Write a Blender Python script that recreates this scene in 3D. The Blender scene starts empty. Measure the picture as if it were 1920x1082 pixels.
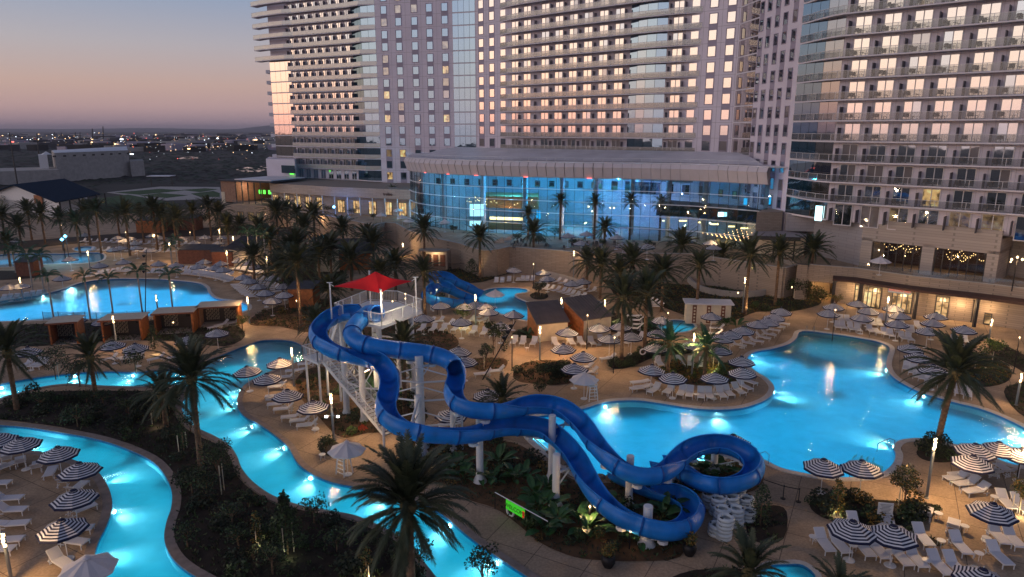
import bpy, bmesh, math, random
from mathutils import Vector, Matrix, geometry
random.seed(7)
scene = bpy.context.scene
C = scene.collection
PI = math.pi
rad = math.radians

# ------------------------------------------------------------------ camera
EYE = 26.0
PITCH = rad(13.1)
cam_d = bpy.data.cameras.new('camera')
cam_d.sensor_width = 36.0
cam_d.lens = 24.0
cam_d.clip_start = 0.5
cam_d.clip_end = 30000
cam = bpy.data.objects.new('camera', cam_d)
C.objects.link(cam)
cam.location = (0, 0, EYE)
cam.rotation_euler = (PI / 2 - PITCH, 0, 0)
scene.camera = cam
scene.view_settings.view_transform = 'Standard'
scene.view_settings.look = 'None'
scene.view_settings.gamma = 1
scene.view_settings.use_curve_mapping = False
scene.view_settings.exposure = 0.0
scene.render.engine = 'CYCLES'
cy = scene.cycles
cy.use_denoising = True
cy.max_bounces = 6
cy.diffuse_bounces = 2
cy.glossy_bounces = 3
cy.transmission_bounces = 3
cy.transparent_max_bounces = 12
cy.volume_bounces = 0
cy.sample_clamp_indirect = 3.0
cy.caustics_reflective = False
cy.caustics_refractive = False

# ------------------------------------------------------------------ sky: dusk, the sun just gone down to the left and slightly behind
GLOW_AZ = Vector((-0.98, -0.20, 0)).normalized()
world = bpy.data.worlds.new('World')
scene.world = world
world.use_nodes = True
nt = world.node_tree
nt.nodes.clear()
N = nt.nodes.new
L = nt.links.new


def ramp_node(nt, stops, interp='EASE'):
    r = nt.nodes.new('ShaderNodeValToRGB')
    r.color_ramp.interpolation = interp
    els = r.color_ramp.elements
    while len(els) < len(stops):
        els.new(0.5)
    for e, (p, c) in zip(els, stops):
        e.position = p
        e.color = (c[0], c[1], c[2], 1)
    return r


def math_node(nt, op, a, b=None, c=None, clamp=False):
    m = nt.nodes.new('ShaderNodeMath')
    m.operation = op
    m.use_clamp = clamp
    for i, v in enumerate((a, b, c)):
        if v is None:
            continue
        if isinstance(v, (int, float)):
            m.inputs[i].default_value = v
        else:
            nt.links.new(v, m.inputs[i])
    return m.outputs[0]


tc = N('ShaderNodeTexCoord')
sep = N('ShaderNodeSeparateXYZ')
L(tc.outputs['Generated'], sep.inputs[0])
dz = sep.outputs[2]
elev = math_node(nt, 'ARCSINE', dz)                       # radians
elev_t = math_node(nt, 'MULTIPLY_ADD', elev, 1 / rad(90), 0.1, clamp=True)   # 0.1 = horizon


def est(deg):
    return min(1.0, max(0.0, deg / 90 + 0.1))


anti = ramp_node(nt, [(0.0, (.03, .03, .045)), (est(-.3), (.24, .19, .26)), (est(.4), (.34, .26, .32)), (est(1.6), (.50, .35, .37)),
                      (est(3.2), (.55, .385, .365)), (est(6), (.44, .41, .47)), (est(10), (.25, .34, .52)), (est(28), (.095, .12, .22)),
                      (1.0, (.045, .052, .10))], 'LINEAR')
glow = ramp_node(nt, [(0.0, (.05, .04, .04)), (est(-.5), (.18, .11, .10)), (est(.8), (.56, .34, .31)), (est(2.5), (.74, .50, .38)),
                      (est(5.5), (.80, .67, .52)), (est(10), (.70, .66, .61)), (est(18), (.60, .58, .66)), (est(35), (.20, .20, .28)),
                      (1.0, (.045, .052, .10))], 'LINEAR')
L(elev_t, anti.inputs[0])
L(elev_t, glow.inputs[0])
vd = N('ShaderNodeVectorMath')
vd.operation = 'DOT_PRODUCT'
L(tc.outputs['Generated'], vd.inputs[0])
vd.inputs[1].default_value = GLOW_AZ
mr = N('ShaderNodeMapRange')
mr.interpolation_type = 'SMOOTHSTEP'
mr.inputs[1].default_value = 0.70
mr.inputs[2].default_value = 0.97
mr.inputs[4].default_value = 0.86
L(vd.outputs['Value'], mr.inputs[0])
mr2 = N('ShaderNodeMapRange')
mr2.interpolation_type = 'SMOOTHSTEP'
mr2.inputs[1].default_value = 0.0
mr2.inputs[2].default_value = 0.95
mr2.inputs[4].default_value = 0.14
L(vd.outputs['Value'], mr2.inputs[0])
glow_w = math_node(nt, 'ADD', mr.outputs[0], mr2.outputs[0])
mx = N('ShaderNodeMix')
mx.data_type = 'RGBA'
L(glow_w, mx.inputs[0])
L(anti.outputs[0], mx.inputs[6])
L(glow.outputs[0], mx.inputs[7])
sky = N('ShaderNodeTexSky')
sky.sky_type = 'NISHITA'
sky.sun_disc = False
sky.sun_elevation = rad(0.5)
sky.sun_rotation = math.atan2(GLOW_AZ.x, GLOW_AZ.y)
bg1 = N('ShaderNodeBackground')
bg1.inputs[1].default_value = 0.92
bg2 = N('ShaderNodeBackground')
bg2.inputs[1].default_value = 0.05
L(mx.outputs[2], bg1.inputs[0])
L(sky.outputs[0], bg2.inputs[0])
ad = N('ShaderNodeAddShader')
L(bg1.outputs[0], ad.inputs[0])
L(bg2.outputs[0], ad.inputs[1])
wo = N('ShaderNodeOutputWorld')
L(ad.outputs[0], wo.inputs[0])

sun_d = bpy.data.lights.new('sun', 'SUN')
sun_d.energy = 0.85
sun_d.angle = rad(75)
sun_d.color = (1.0, .84, .80)
sun_o = bpy.data.objects.new('afterglow_sun', sun_d)
C.objects.link(sun_o)
sun_o.rotation_euler = (-Vector((-.90, -.42, 0.10))).to_track_quat('-Z', 'Y').to_euler()


# ------------------------------------------------------------------ pixel -> world (only used to measure where things stand)
FPX = 1280.0
_f = Vector((0, math.cos(PITCH), -math.sin(PITCH)))
_u = Vector((0, math.sin(PITCH), math.cos(PITCH)))


def ray(px, py):
    return Vector((1, 0, 0)) * ((px - 960) / FPX) + _f + _u * (-(py - 541) / FPX)


def P(px, py, z=0.0):
    d = ray(px, py)
    t = (z - EYE) / d.z
    return Vector((d.x * t, d.y * t, z))


def PY(px, py, Y):
    d = ray(px, py)
    t = Y / d.y
    return Vector((d.x * t, Y, EYE + d.z * t))


def plan(px, Y):
    return Vector(((px - 960) / FPX * Y * math.cos(PITCH), Y))


def proj(v):
    r = Vector(v) - Vector((0, 0, EYE))
    k = r.dot(_f)
    return (960 + FPX * r.x / k, 541 - FPX * r.dot(_u) / k)


def height_at(base, py):
    """height above ground of the point straight above base that is seen at image row py"""
    d = ray(proj(base)[0], py)
    t = base.y / d.y
    return EYE + d.z * t


# ------------------------------------------------------------------ materials
MATS = {}


def srgb(h):
    h = h.lstrip('#')
    o = []
    for i in (0, 2, 4):
        c = int(h[i:i + 2], 16) / 255
        o.append(c / 12.92 if c <= .04045 else ((c + .055) / 1.055) ** 2.4)
    return tuple(o)


def mat(name, col, rough=.7, metal=0., var=0., scale=3., emit=None, es=1., bump=0., bscale=None, spec=.5, obj=False, vcol=None):
    m = bpy.data.materials.new(name)
    m.use_nodes = True
    t = m.node_tree
    b = t.nodes['Principled BSDF']
    b.inputs['Base Color'].default_value = (*col, 1)
    b.inputs['Roughness'].default_value = rough
    b.inputs['Metallic'].default_value = metal
    b.inputs['Specular IOR Level'].default_value = spec
    if var or bump:
        if obj:
            g = t.nodes.new('ShaderNodeTexCoord').outputs['Object']
        else:
            g = t.nodes.new('ShaderNodeNewGeometry').outputs['Position']
    if var:
        n = t.nodes.new('ShaderNodeTexNoise')
        n.inputs['Scale'].default_value = scale
        n.inputs['Detail'].default_value = 5
        t.links.new(g, n.inputs[0])
        c2 = vcol or tuple(min(1, c * (1 + var)) for c in col)
        c1 = tuple(c * (1 - var) for c in col)
        r = ramp_node(t, [(.3, c1), (.5, col), (.72, c2)], 'LINEAR')
        t.links.new(n.outputs[0], r.inputs[0])
        t.links.new(r.outputs[0], b.inputs['Base Color'])
    if bump:
        n2 = t.nodes.new('ShaderNodeTexNoise')
        n2.inputs['Scale'].default_value = bscale or scale * 4
        n2.inputs['Detail'].default_value = 4
        t.links.new(g, n2.inputs[0])
        bp = t.nodes.new('ShaderNodeBump')
        bp.inputs['Strength'].default_value = bump
        bp.inputs['Distance'].default_value = .05
        t.links.new(n2.outputs[0], bp.inputs['Height'])
        t.links.new(bp.outputs[0], b.inputs['Normal'])
    if emit:
        b.inputs['Emission Color'].default_value = (*emit, 1)
        b.inputs['Emission Strength'].default_value = es
    MATS[name] = m
    return m


def mat_glass(name, tint, refl=.6, rough=.03, inner=(.02, .025, .03), emit=None, es=0, wav=.15):
    """coated window glass: a mirror coat over a dark (or lit) room"""
    m = bpy.data.materials.new(name)
    m.use_nodes = True
    t = m.node_tree
    t.nodes.clear()
    g = t.nodes.new('ShaderNodeBsdfGlossy')
    g.inputs['Color'].default_value = (*tint, 1)
    g.inputs['Roughness'].default_value = rough
    d = t.nodes.new('ShaderNodeBsdfDiffuse')
    d.inputs['Color'].default_value = (*inner, 1)
    o = t.nodes.new('ShaderNodeOutputMaterial')
    mxs = t.nodes.new('ShaderNodeMixShader')
    fr = t.nodes.new('ShaderNodeFresnel')
    fr.inputs[0].default_value = 1.5
    f = math_node(t, 'MULTIPLY_ADD', fr.outputs[0], 1 - refl, refl, clamp=True)
    t.links.new(f, mxs.inputs[0])
    src = d.outputs[0]
    if emit:
        e = t.nodes.new('ShaderNodeEmission')
        pos = t.nodes.new('ShaderNodeNewGeometry')
        nz = t.nodes.new('ShaderNodeTexNoise')
        nz.inputs['Scale'].default_value = .9
        nz.inputs['Detail'].default_value = 3
        t.links.new(pos.outputs['Position'], nz.inputs[0])
        rr = ramp_node(t, [(.35, tuple(x * .15 for x in emit)), (.52, emit), (.7, tuple(min(1.2, x * 1.7 + .1) for x in emit))])
        t.links.new(nz.outputs[0], rr.inputs[0])
        t.links.new(rr.outputs[0], e.inputs[0])
        e.inputs[1].default_value = es
        a = t.nodes.new('ShaderNodeAddShader')
        t.links.new(d.outputs[0], a.inputs[0])
        t.links.new(e.outputs[0], a.inputs[1])
        src = a.outputs[0]
    if wav:
        pos2 = t.nodes.new('ShaderNodeNewGeometry')
        n3 = t.nodes.new('ShaderNodeTexNoise')
        n3.inputs['Scale'].default_value = .35
        t.links.new(pos2.outputs['Position'], n3.inputs[0])
        bp = t.nodes.new('ShaderNodeBump')
        bp.inputs['Strength'].default_value = wav
        bp.inputs['Distance'].default_value = .05
        t.links.new(n3.outputs[0], bp.inputs['Height'])
        t.links.new(bp.outputs[0], g.inputs['Normal'])
    t.links.new(src, mxs.inputs[1])
    t.links.new(g.outputs[0], mxs.inputs[2])
    t.links.new(mxs.outputs[0], o.inputs[0])
    MATS[name] = m
    return m


def mat_clear(name, tint=(.8, .9, .92), refl=.08, milk=0., milkcol=(.7, .7, .7), rough=.04):
    """clear glass that lets light through: transparent + mirror + a little frost"""
    m = bpy.data.materials.new(name)
    m.use_nodes = True
    t = m.node_tree
    t.nodes.clear()
    tr = t.nodes.new('ShaderNodeBsdfTransparent')
    tr.inputs[0].default_value = (*tint, 1)
    g = t.nodes.new('ShaderNodeBsdfGlossy')
    g.inputs['Roughness'].default_value = rough
    fr = t.nodes.new('ShaderNodeLayerWeight')
    fr.inputs[0].default_value = .5
    f = math_node(t, 'MULTIPLY_ADD', math_node(t, 'POWER', fr.outputs['Facing'], 4.5), .8, refl, clamp=True)
    m1 = t.nodes.new('ShaderNodeMixShader')
    t.links.new(f, m1.inputs[0])
    t.links.new(tr.outputs[0], m1.inputs[1])
    t.links.new(g.outputs[0], m1.inputs[2])
    d = t.nodes.new('ShaderNodeBsdfDiffuse')
    d.inputs[0].default_value = (*milkcol, 1)
    m2 = t.nodes.new('ShaderNodeMixShader')
    m2.inputs[0].default_value = milk
    t.links.new(m1.outputs[0], m2.inputs[1])
    t.links.new(d.outputs[0], m2.inputs[2])
    o = t.nodes.new('ShaderNodeOutputMaterial')
    t.links.new(m2.outputs[0], o.inputs[0])
    MATS[name] = m
    return m


def mat_emit(name, col, s):
    m = bpy.data.materials.new(name)
    m.use_nodes = True
    t = m.node_tree
    t.nodes.clear()
    e = t.nodes.new('ShaderNodeEmission')
    e.inputs[0].default_value = (*col, 1)
    e.inputs[1].default_value = s
    o = t.nodes.new('ShaderNodeOutputMaterial')
    t.links.new(e.outputs[0], o.inputs[0])
    MATS[name] = m
    return m


def mat_water():
    m = bpy.data.materials.new('water')
    m.use_nodes = True
    t = m.node_tree
    t.nodes.clear()
    tr = t.nodes.new('ShaderNodeBsdfTransparent')
    tr.inputs[0].default_value = (.66, 1, 1, 1)
    g = t.nodes.new('ShaderNodeBsdfGlossy')
    g.inputs['Roughness'].default_value = .05
    pos = t.nodes.new('ShaderNodeNewGeometry')
    n = t.nodes.new('ShaderNodeTexNoise')
    n.inputs['Scale'].default_value = 1.9
    n.inputs['Detail'].default_value = 4
    n.inputs['Distortion'].default_value = .8
    t.links.new(pos.outputs['Position'], n.inputs[0])
    bp = t.nodes.new('ShaderNodeBump')
    bp.inputs['Strength'].default_value = .38
    bp.inputs['Distance'].default_value = .12
    t.links.new(n.outputs[0], bp.inputs['Height'])
    t.links.new(bp.outputs[0], g.inputs['Normal'])
    fr = t.nodes.new('ShaderNodeFresnel')
    fr.inputs[0].default_value = 1.33
    t.links.new(bp.outputs[0], fr.inputs['Normal'])
    tl = t.nodes.new('ShaderNodeBsdfTranslucent')      # light scattered upwards by the water itself
    tl.inputs[0].default_value = (.60, 1, 1, 1)
    m0 = t.nodes.new('ShaderNodeMixShader')
    m0.inputs[0].default_value = .22
    t.links.new(tr.outputs[0], m0.inputs[1])
    t.links.new(tl.outputs[0], m0.inputs[2])
    m1 = t.nodes.new('ShaderNodeMixShader')
    t.links.new(fr.outputs[0], m1.inputs[0])
    t.links.new(m0.outputs[0], m1.inputs[1])
    t.links.new(g.outputs[0], m1.inputs[2])
    o = t.nodes.new('ShaderNodeOutputMaterial')
    t.links.new(m1.outputs[0], o.inputs[0])
    MATS['water'] = m


# setting
def mat_deck():
    m = mat('deck', (.45, .325, .22), .85, var=.28, scale=.35, bump=.15, bscale=30)
    t = m.node_tree
    b = t.nodes['Principled BSDF']
    src = b.inputs['Base Color'].links[0].from_socket
    pos = t.nodes.new('ShaderNodeNewGeometry')
    # saw-cut joints of the concrete
    mp = t.nodes.new('ShaderNodeMapping')
    mp.inputs['Rotation'].default_value[2] = .5
    t.links.new(pos.outputs['Position'], mp.inputs[0])
    br = t.nodes.new('ShaderNodeTexBrick')
    br.offset = 0
    br.inputs['Scale'].default_value = 1
    br.inputs['Brick Width'].default_value = 3.4
    br.inputs['Row Height'].default_value = 3.4
    br.inputs['Mortar Size'].default_value = .028
    br.inputs['Color1'].default_value = (1, 1, 1, 1)
    br.inputs['Color2'].default_value = (.90, .90, .90, 1)
    br.inputs['Mortar'].default_value = (.35, .35, .35, 1)
    t.links.new(mp.outputs[0], br.inputs[0])
    n = t.nodes.new('ShaderNodeTexNoise')
    n.inputs['Scale'].default_value = 6
    n.inputs['Detail'].default_value = 8
    t.links.new(pos.outputs['Position'], n.inputs[0])
    r = ramp_node(t, [(.3, (.8, .8, .8)), (.7, (1.1, 1.1, 1.1))])
    t.links.new(n.outputs[0], r.inputs[0])
    x = t.nodes.new('ShaderNodeMix')
    x.data_type = 'RGBA'
    x.blend_type = 'MULTIPLY'
    x.inputs[0].default_value = 1
    t.links.new(src, x.inputs[6])
    t.links.new(br.outputs[0], x.inputs[7])
    y = t.nodes.new('ShaderNodeMix')
    y.data_type = 'RGBA'
    y.blend_type = 'MULTIPLY'
    y.inputs[0].default_value = 1
    t.links.new(x.outputs[2], y.inputs[6])
    t.links.new(r.outputs[0], y.inputs[7])
    t.links.new(y.outputs[2], b.inputs['Base Color'])


def mat_stone(name, c1, c2, mort, w=.9, h=.28):
    m = mat(name, c1, .85, bump=.3, bscale=9)
    t = m.node_tree
    b = t.nodes['Principled BSDF']
    pos = t.nodes.new('ShaderNodeNewGeometry')
    s = t.nodes.new('ShaderNodeSeparateXYZ')
    t.links.new(pos.outputs['Position'], s.inputs[0])
    a = math_node(t, 'ADD', s.outputs[0], math_node(t, 'MULTIPLY', s.outputs[1], .77))
    cb = t.nodes.new('ShaderNodeCombineXYZ')
    t.links.new(a, cb.inputs[0])
    t.links.new(s.outputs[2], cb.inputs[1])
    br = t.nodes.new('ShaderNodeTexBrick')
    br.inputs['Scale'].default_value = 1
    br.inputs['Brick Width'].default_value = w
    br.inputs['Row Height'].default_value = h
    br.inputs['Mortar Size'].default_value = .02
    br.inputs['Color1'].default_value = (*c1, 1)
    br.inputs['Color2'].default_value = (*c2, 1)
    br.inputs['Mortar'].default_value = (*mort, 1)
    t.links.new(cb.outputs[0], br.inputs[0])
    t.links.new(br.outputs[0], b.inputs['Base Color'])


mat_deck()
mat_water()
mat('curb', (.30, .24, .21), .8, var=.2, scale=2, bump=.1)
mat('coping_white', (.62, .58, .54), .6, var=.12, scale=3)
mat('pool_plaster', (.20, .60, .76), .8, var=.12, scale=.8)
mat('pool_tile', (.035, .20, .45), .35, var=.3, scale=8)
mat('shallow', (.42, .52, .58), .8, var=.1, scale=1)
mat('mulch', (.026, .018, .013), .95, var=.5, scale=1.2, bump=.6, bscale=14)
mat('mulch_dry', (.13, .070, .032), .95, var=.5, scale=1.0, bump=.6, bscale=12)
mat('terrain', (.030, .028, .026), .95, var=.6, scale=.012, vcol=(.07, .06, .05))
mat('lawn', (.035, .085, .022), .95, var=.4, scale=.5, bump=.4)
mat('hill', (.05, .05, .06), 1, var=.2, scale=.002)
mat('bay', (.05, .06, .07), .08)
mat('concrete', (.42, .39, .37), .8, var=.15, scale=.6)
mat_stone('stone_wall', (.40, .32, .26), (.33, .265, .215), (.22, .18, .15))
mat_stone('stone_pale', (.50, .43, .38), (.43, .36, .32), (.30, .26, .23), 1.4, .4)
mat_stone('grey_block', (.40, .37, .39), (.36, .34, .36), (.27, .25, .26), 1.6, .5)
mat('facade_wall', (.76, .69, .78), .7, var=.06, scale=.3)
mat('facade_spandrel', (.38, .33, .42), .6, var=.08, scale=.5)
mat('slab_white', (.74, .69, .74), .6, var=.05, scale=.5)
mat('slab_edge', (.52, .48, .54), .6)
mat('joint', (.40, .36, .40), .7)
mat('frame_white', (.72, .68, .70), .5)
mat('frame_dark', (.05, .045, .045), .5)
mat('railing_cream', (.74, .68, .62), .35, var=.04, scale=1)
mat('divider', (.10, .09, .11), .5)
mat('divider_pale', (.30, .27, .30), .6)
mat('furniture_dark', (.09, .08, .08), .7)
mat('roof_metal', (.66, .66, .74), .45, metal=.15, var=.12, scale=.25)
mat('fascia', (.66, .61, .66), .5, var=.05, scale=.6)
mat('fascia_dark', (.34, .31, .34), .5, var=.06, scale=.6)
mat('brown_fascia', (.07, .03, .025), .6, var=.2, scale=2)
mat('roof_bronze', (.17, .14, .13), .45, metal=.35, var=.15, scale=1)
mat('dark_roof', (.05, .055, .07), .8, var=.3, scale=1)
mat('blue_roof', (.012, .03, .06), .9, var=.15, scale=1, spec=.1)
mat('brick_wall', (.33, .19, .13), .85, var=.2, scale=2)
mat('wood', (.34, .115, .035), .55, var=.35, scale=2.5, obj=True)
mat('wood_dark', (.16, .055, .03), .6, var=.3, scale=3, obj=True)
mat('cream_panel', (.62, .54, .42), .7, var=.08, scale=2)
mat('white_paint', (.78, .77, .78), .4)
mat('steel_white', (.74, .76, .80), .35, var=.04, scale=2)
mat('sling', (.66, .66, .72), .6, var=.05, scale=30, obj=True)
mat('canvas_white', (.72, .72, .76), .8)
mat('canvas_navy', (.012, .016, .055), .8)
mat('canvas_plain', (.70, .66, .68), .8, var=.04)
mat('slide_blue', (.012, .21, .68), .38, var=.22, scale=.9, spec=.4)
mat('slide_seam', (.006, .09, .38), .3)
mat('red_shade', (.80, .012, .02), .75, var=.1, scale=1)
mat('pole_metal', (.22, .25, .29), .4, metal=.5)
mat('black_metal', (.015, .015, .018), .5, metal=.3)
mat('ring_white', (.60, .66, .70), .3, var=.1, scale=4)
mat('trunk', (.17, .105, .065), .95, var=.5, scale=3, bump=.9, bscale=7, obj=True)
mat('trunk_pale', (.34, .32, .30), .9, var=.25, scale=2, obj=True)
mat('boot', (.13, .105, .045), .9, var=.4, scale=5, obj=True)
mat('frond', (.052, .070, .034), .55, var=.45, scale=.8, obj=True, vcol=(.12, .115, .05))
mat('frond_dry', (.16, .12, .06), .7, var=.3, scale=1, obj=True)
mat('frond_green', (.03, .10, .05), .5, var=.4, scale=.8, obj=True)
mat('leaf_dark', (.018, .032, .014), .7, var=.6, scale=2, obj=True, vcol=(.045, .06, .022))
mat('leaf_mid', (.045, .085, .022), .6, var=.5, scale=2, obj=True)
mat('leaf_bright', (.12, .18, .03), .6, var=.4, scale=2, obj=True)
mat('leaf_banana', (.035, .11, .03), .45, var=.4, scale=1.5, obj=True)
mat('leaf_red', (.40, .05, .02), .6, var=.4, scale=4, obj=True)
mat('leaf_gold', (.22, .13, .02), .6, var=.5, scale=4, obj=True)
mat('rock', (.22, .17, .14), .9, var=.3, scale=3, bump=.6, bscale=6)
mat('skin', (.42, .24, .16), .6)
mat('cloth_dark', (.03, .03, .05), .8)
mat('sign_blue', (.30, .45, .60), .5)
mat('sign_white', (.75, .75, .75), .5)
mat('sign_green', (.05, .5, .03), .5, emit=(.05, .6, .02), es=.6)
mat('sign_red', (.6, .03, .02), .5, emit=(.8, .05, .02), es=.5)
mat('text_dark', (.06, .03, .03), .6)
mat_glass('glass_window', (.80, .86, .95), .62, inner=(.03, .04, .055))
mat_glass('glass_blue', (.46, .60, .74), .62, inner=(.01, .05, .085), wav=.25)
mat_glass('glass_bright', (.90, .84, .80), .76, inner=(.10, .09, .09))
mat_glass('glass_curtain', (.75, .75, .8), .45, inner=(.30, .25, .24))
mat_glass('glass_lit', (.7, .7, .75), .25, inner=(.05, .04, .03), emit=(1.0, .62, .24), es=.75)
mat_glass('glass_litdim', (.7, .7, .75), .35, inner=(.05, .04, .03), emit=(.80, .50, .25), es=.28)
mat_glass('glass_shop', (.7, .7, .7), .08, inner=(.05, .04, .03), emit=(1.0, .60, .26), es=.85)
mat_clear('glass_clear', (.86, .92, .94), .06, rough=.02)
mat_clear('glass_atrium', (.70, .84, .90), .15, rough=.02)
mat_clear('railing_glass', (.86, .87, .87), .05, .07, (.62, .60, .62))
mat_clear('railing_tint', (.82, .80, .78), .14, .24, (.82, .78, .74), .08)
mat_clear('railing_frost', (.7, .68, .66), .38, .50, (.86, .82, .76), .12)
mat_emit('lamp_warm', (1.0, .66, .32), 6.5)
mat_emit('lamp_bulb', (1.0, .58, .22), 7)
mat_emit('lamp_white', (.85, .95, 1.0), 16)
mat_emit('lamp_pool', (.75, .97, 1.0), 22)
mat_emit('screen_white', (.55, .92, 1.0), 2.6)
mat_emit('screen_cyan', (.02, .55, 1.0), 1.5)
mat_emit('screen_green', (.15, 1.0, .1), 1.6)
mat_emit('flood_blue', (.12, .42, 1.0), 30)
mat_emit('flood_cyan', (.16, .66, 1.0), 7)
mat_emit('city_warm', (1.0, .62, .30), 5)
mat_emit('city_white', (.80, .90, 1.0), 5)
mat_emit('city_red', (1.0, .15, .12), 4)
mat('blue_interior', (.42, .52, .60), .7)
mat('orange_interior', (.60, .30, .12), .7)


hz = bpy.data.materials.new('hazeair')
hz.use_nodes = True
hz.node_tree.nodes.clear()
_v = hz.node_tree.nodes.new('ShaderNodeVolumePrincipled')
_v.inputs['Color'].default_value = (.80, .78, .90, 1)
_v.inputs['Density'].default_value = .00009
_o = hz.node_tree.nodes.new('ShaderNodeOutputMaterial')
hz.node_tree.links.new(_v.outputs[0], _o.inputs['Volume'])
MATS['hazeair'] = hz


# ------------------------------------------------------------------ object helpers
def ob(name, me, parent=None, loc=None, rz=None):
    o = bpy.data.objects.new(name, me)
    C.objects.link(o)
    if parent is not None:
        o.parent = parent
    if loc is not None:
        o.location = loc
    if rz is not None:
        o.rotation_euler[2] = rz
    return o


def thing(name, label, cat, loc=(0, 0, 0), rz=0, group=None):
    o = bpy.data.objects.new(name, None)
    o.empty_display_size = .2
    C.objects.link(o)
    o.location = loc
    o.rotation_euler = (0, 0, rz)
    return tag(o, label, cat, group)


def tag(o, label=None, cat=None, group=None, kind=None):
    if label:
        o['label'] = label
    if cat:
        o['category'] = cat
    if group:
        o['group'] = group
    if kind:
        o['kind'] = kind
    return o


def copy_tree(o, parent=None):
    c = o.copy()
    C.objects.link(c)
    if parent is not None:
        c.parent = parent
    for ch in KIDS.get(o, ()):
        k = copy_tree(ch, c)
        KIDS.setdefault(c, []).append(k)
    return c


KIDS = {}


def register(o, *ch):
    KIDS.setdefault(o, []).extend(ch)


ORD = ['first', 'second', 'third', 'fourth', 'fifth', 'sixth', 'seventh', 'eighth', 'ninth', 'tenth', 'eleventh', 'twelfth', 'thirteenth',
       'fourteenth', 'fifteenth', 'sixteenth', 'seventeenth', 'eighteenth', 'nineteenth', 'twentieth']


class MB:
    """collects shapes, links them as ONE mesh object"""

    def __init__(self):
        self.v = []
        self.f = []
        self.m = []
        self.mats = []
        self.mi = 0

    def use(self, name):
        if name not in self.mats:
            self.mats.append(name)
        self.mi = self.mats.index(name)
        return self

    def face(self, pts):
        n = len(self.v)
        self.v.extend([tuple(p) for p in pts])
        self.f.append(tuple(range(n, n + len(pts))))
        self.m.append(self.mi)

    def add(self, vs, fs):
        n = len(self.v)
        self.v.extend([tuple(p) for p in vs])
        for f in fs:
            self.f.append(tuple(i + n for i in f))
            self.m.append(self.mi)

    def box(self, c, s, rz=0., M=None):
        x, y, z = (k / 2 for k in s)
        vs = [Vector((a * x, b * y, d * z)) for d in (-1, 1) for b in (-1, 1) for a in (-1, 1)]
        if rz:
            R = Matrix.Rotation(rz, 3, 'Z')
            vs = [R @ v for v in vs]
        if M is not None:
            vs = [M @ v for v in vs]
        c = Vector(c)
        vs = [v + c for v in vs]
        self.add(vs, [(0, 2, 3, 1), (4, 5, 7, 6), (0, 1, 5, 4), (2, 6, 7, 3), (0, 4, 6, 2), (1, 3, 7, 5)])
        return self

    def rod(self, a, b, r0, r1=None, n=8, cap=True):
        a = Vector(a)
        b = Vector(b)
        r1 = r0 if r1 is None else r1
        d = (b - a)
        if d.length < 1e-6:
            return self
        d.normalize()
        s = d.orthogonal().normalized()
        t = d.cross(s)
        vs = []
        for p, r in ((a, r0), (b, r1)):
            for i in range(n):
                an = 2 * PI * i / n
                vs.append(p + s * (math.cos(an) * r) + t * (math.sin(an) * r))
        fs = [(i, (i + 1) % n, n + (i + 1) % n, n + i) for i in range(n)]
        if cap:
            fs.append(tuple(reversed(range(n))))
            fs.append(tuple(range(n, 2 * n)))
        self.add(vs, fs)
        return self

    def tube(self, pts, r, n=6):
        for i in range(len(pts) - 1):
            self.rod(pts[i], pts[i + 1], r, r, n)
        return self

    def lathe(self, prof, n=12, c=(0, 0, 0)):
        vs = []
        for r, z in prof:
            for i in range(n):
                a = 2 * PI * i / n
                vs.append((c[0] + r * math.cos(a), c[1] + r * math.sin(a), c[2] + z))
        fs = []
        for k in range(len(prof) - 1):
            for i in range(n):
                j = (i + 1) % n
                fs.append((k * n + i, k * n + j, (k + 1) * n + j, (k + 1) * n + i))
        self.add(vs, fs)
        return self

    def prism(self, poly, z0, z1, caps=True):
        poly = [Vector((p[0], p[1])) for p in poly]
        n = len(poly)
        area = sum(poly[i].x * poly[(i + 1) % n].y - poly[(i + 1) % n].x * poly[i].y for i in range(n))
        if area < 0:
            poly.reverse()
        vs = [(p.x, p.y, z0) for p in poly] + [(p.x, p.y, z1) for p in poly]
        fs = [(i, (i + 1) % n, n + (i + 1) % n, n + i) for i in range(n)]
        self.add(vs, fs)
        if caps:
            tris = geometry.tessellate_polygon([[Vector((p.x, p.y, 0)) for p in poly]])
            self.add(vs[n:], [tuple(t) for t in tris])
            self.add(vs[:n], [tuple(reversed(t)) for t in tris])
        return self

    def mesh(self, name, smooth=False):
        me = bpy.data.meshes.new(name)
        me.from_pydata(self.v, [], self.f)
        for m in self.mats:
            me.materials.append(MATS[m])
        if self.mats:
            me.polygons.foreach_set('material_index', self.m)
        if smooth:
            me.polygons.foreach_set('use_smooth', [True] * len(self.f))
        me.update()
        return me

    def build(self, name, parent=None, smooth=False, loc=None, rz=None):
        return ob(name, self.mesh(name, smooth), parent, loc, rz)


def in_poly(x, y, poly):
    c = False
    n = len(poly)
    j = n - 1
    for i in range(n):
        xi, yi = poly[i][0], poly[i][1]
        xj, yj = poly[j][0], poly[j][1]
        if (yi > y) != (yj > y) and x < (xj - xi) * (y - yi) / (yj - yi) + xi:
            c = not c
        j = i
    return c


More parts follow.
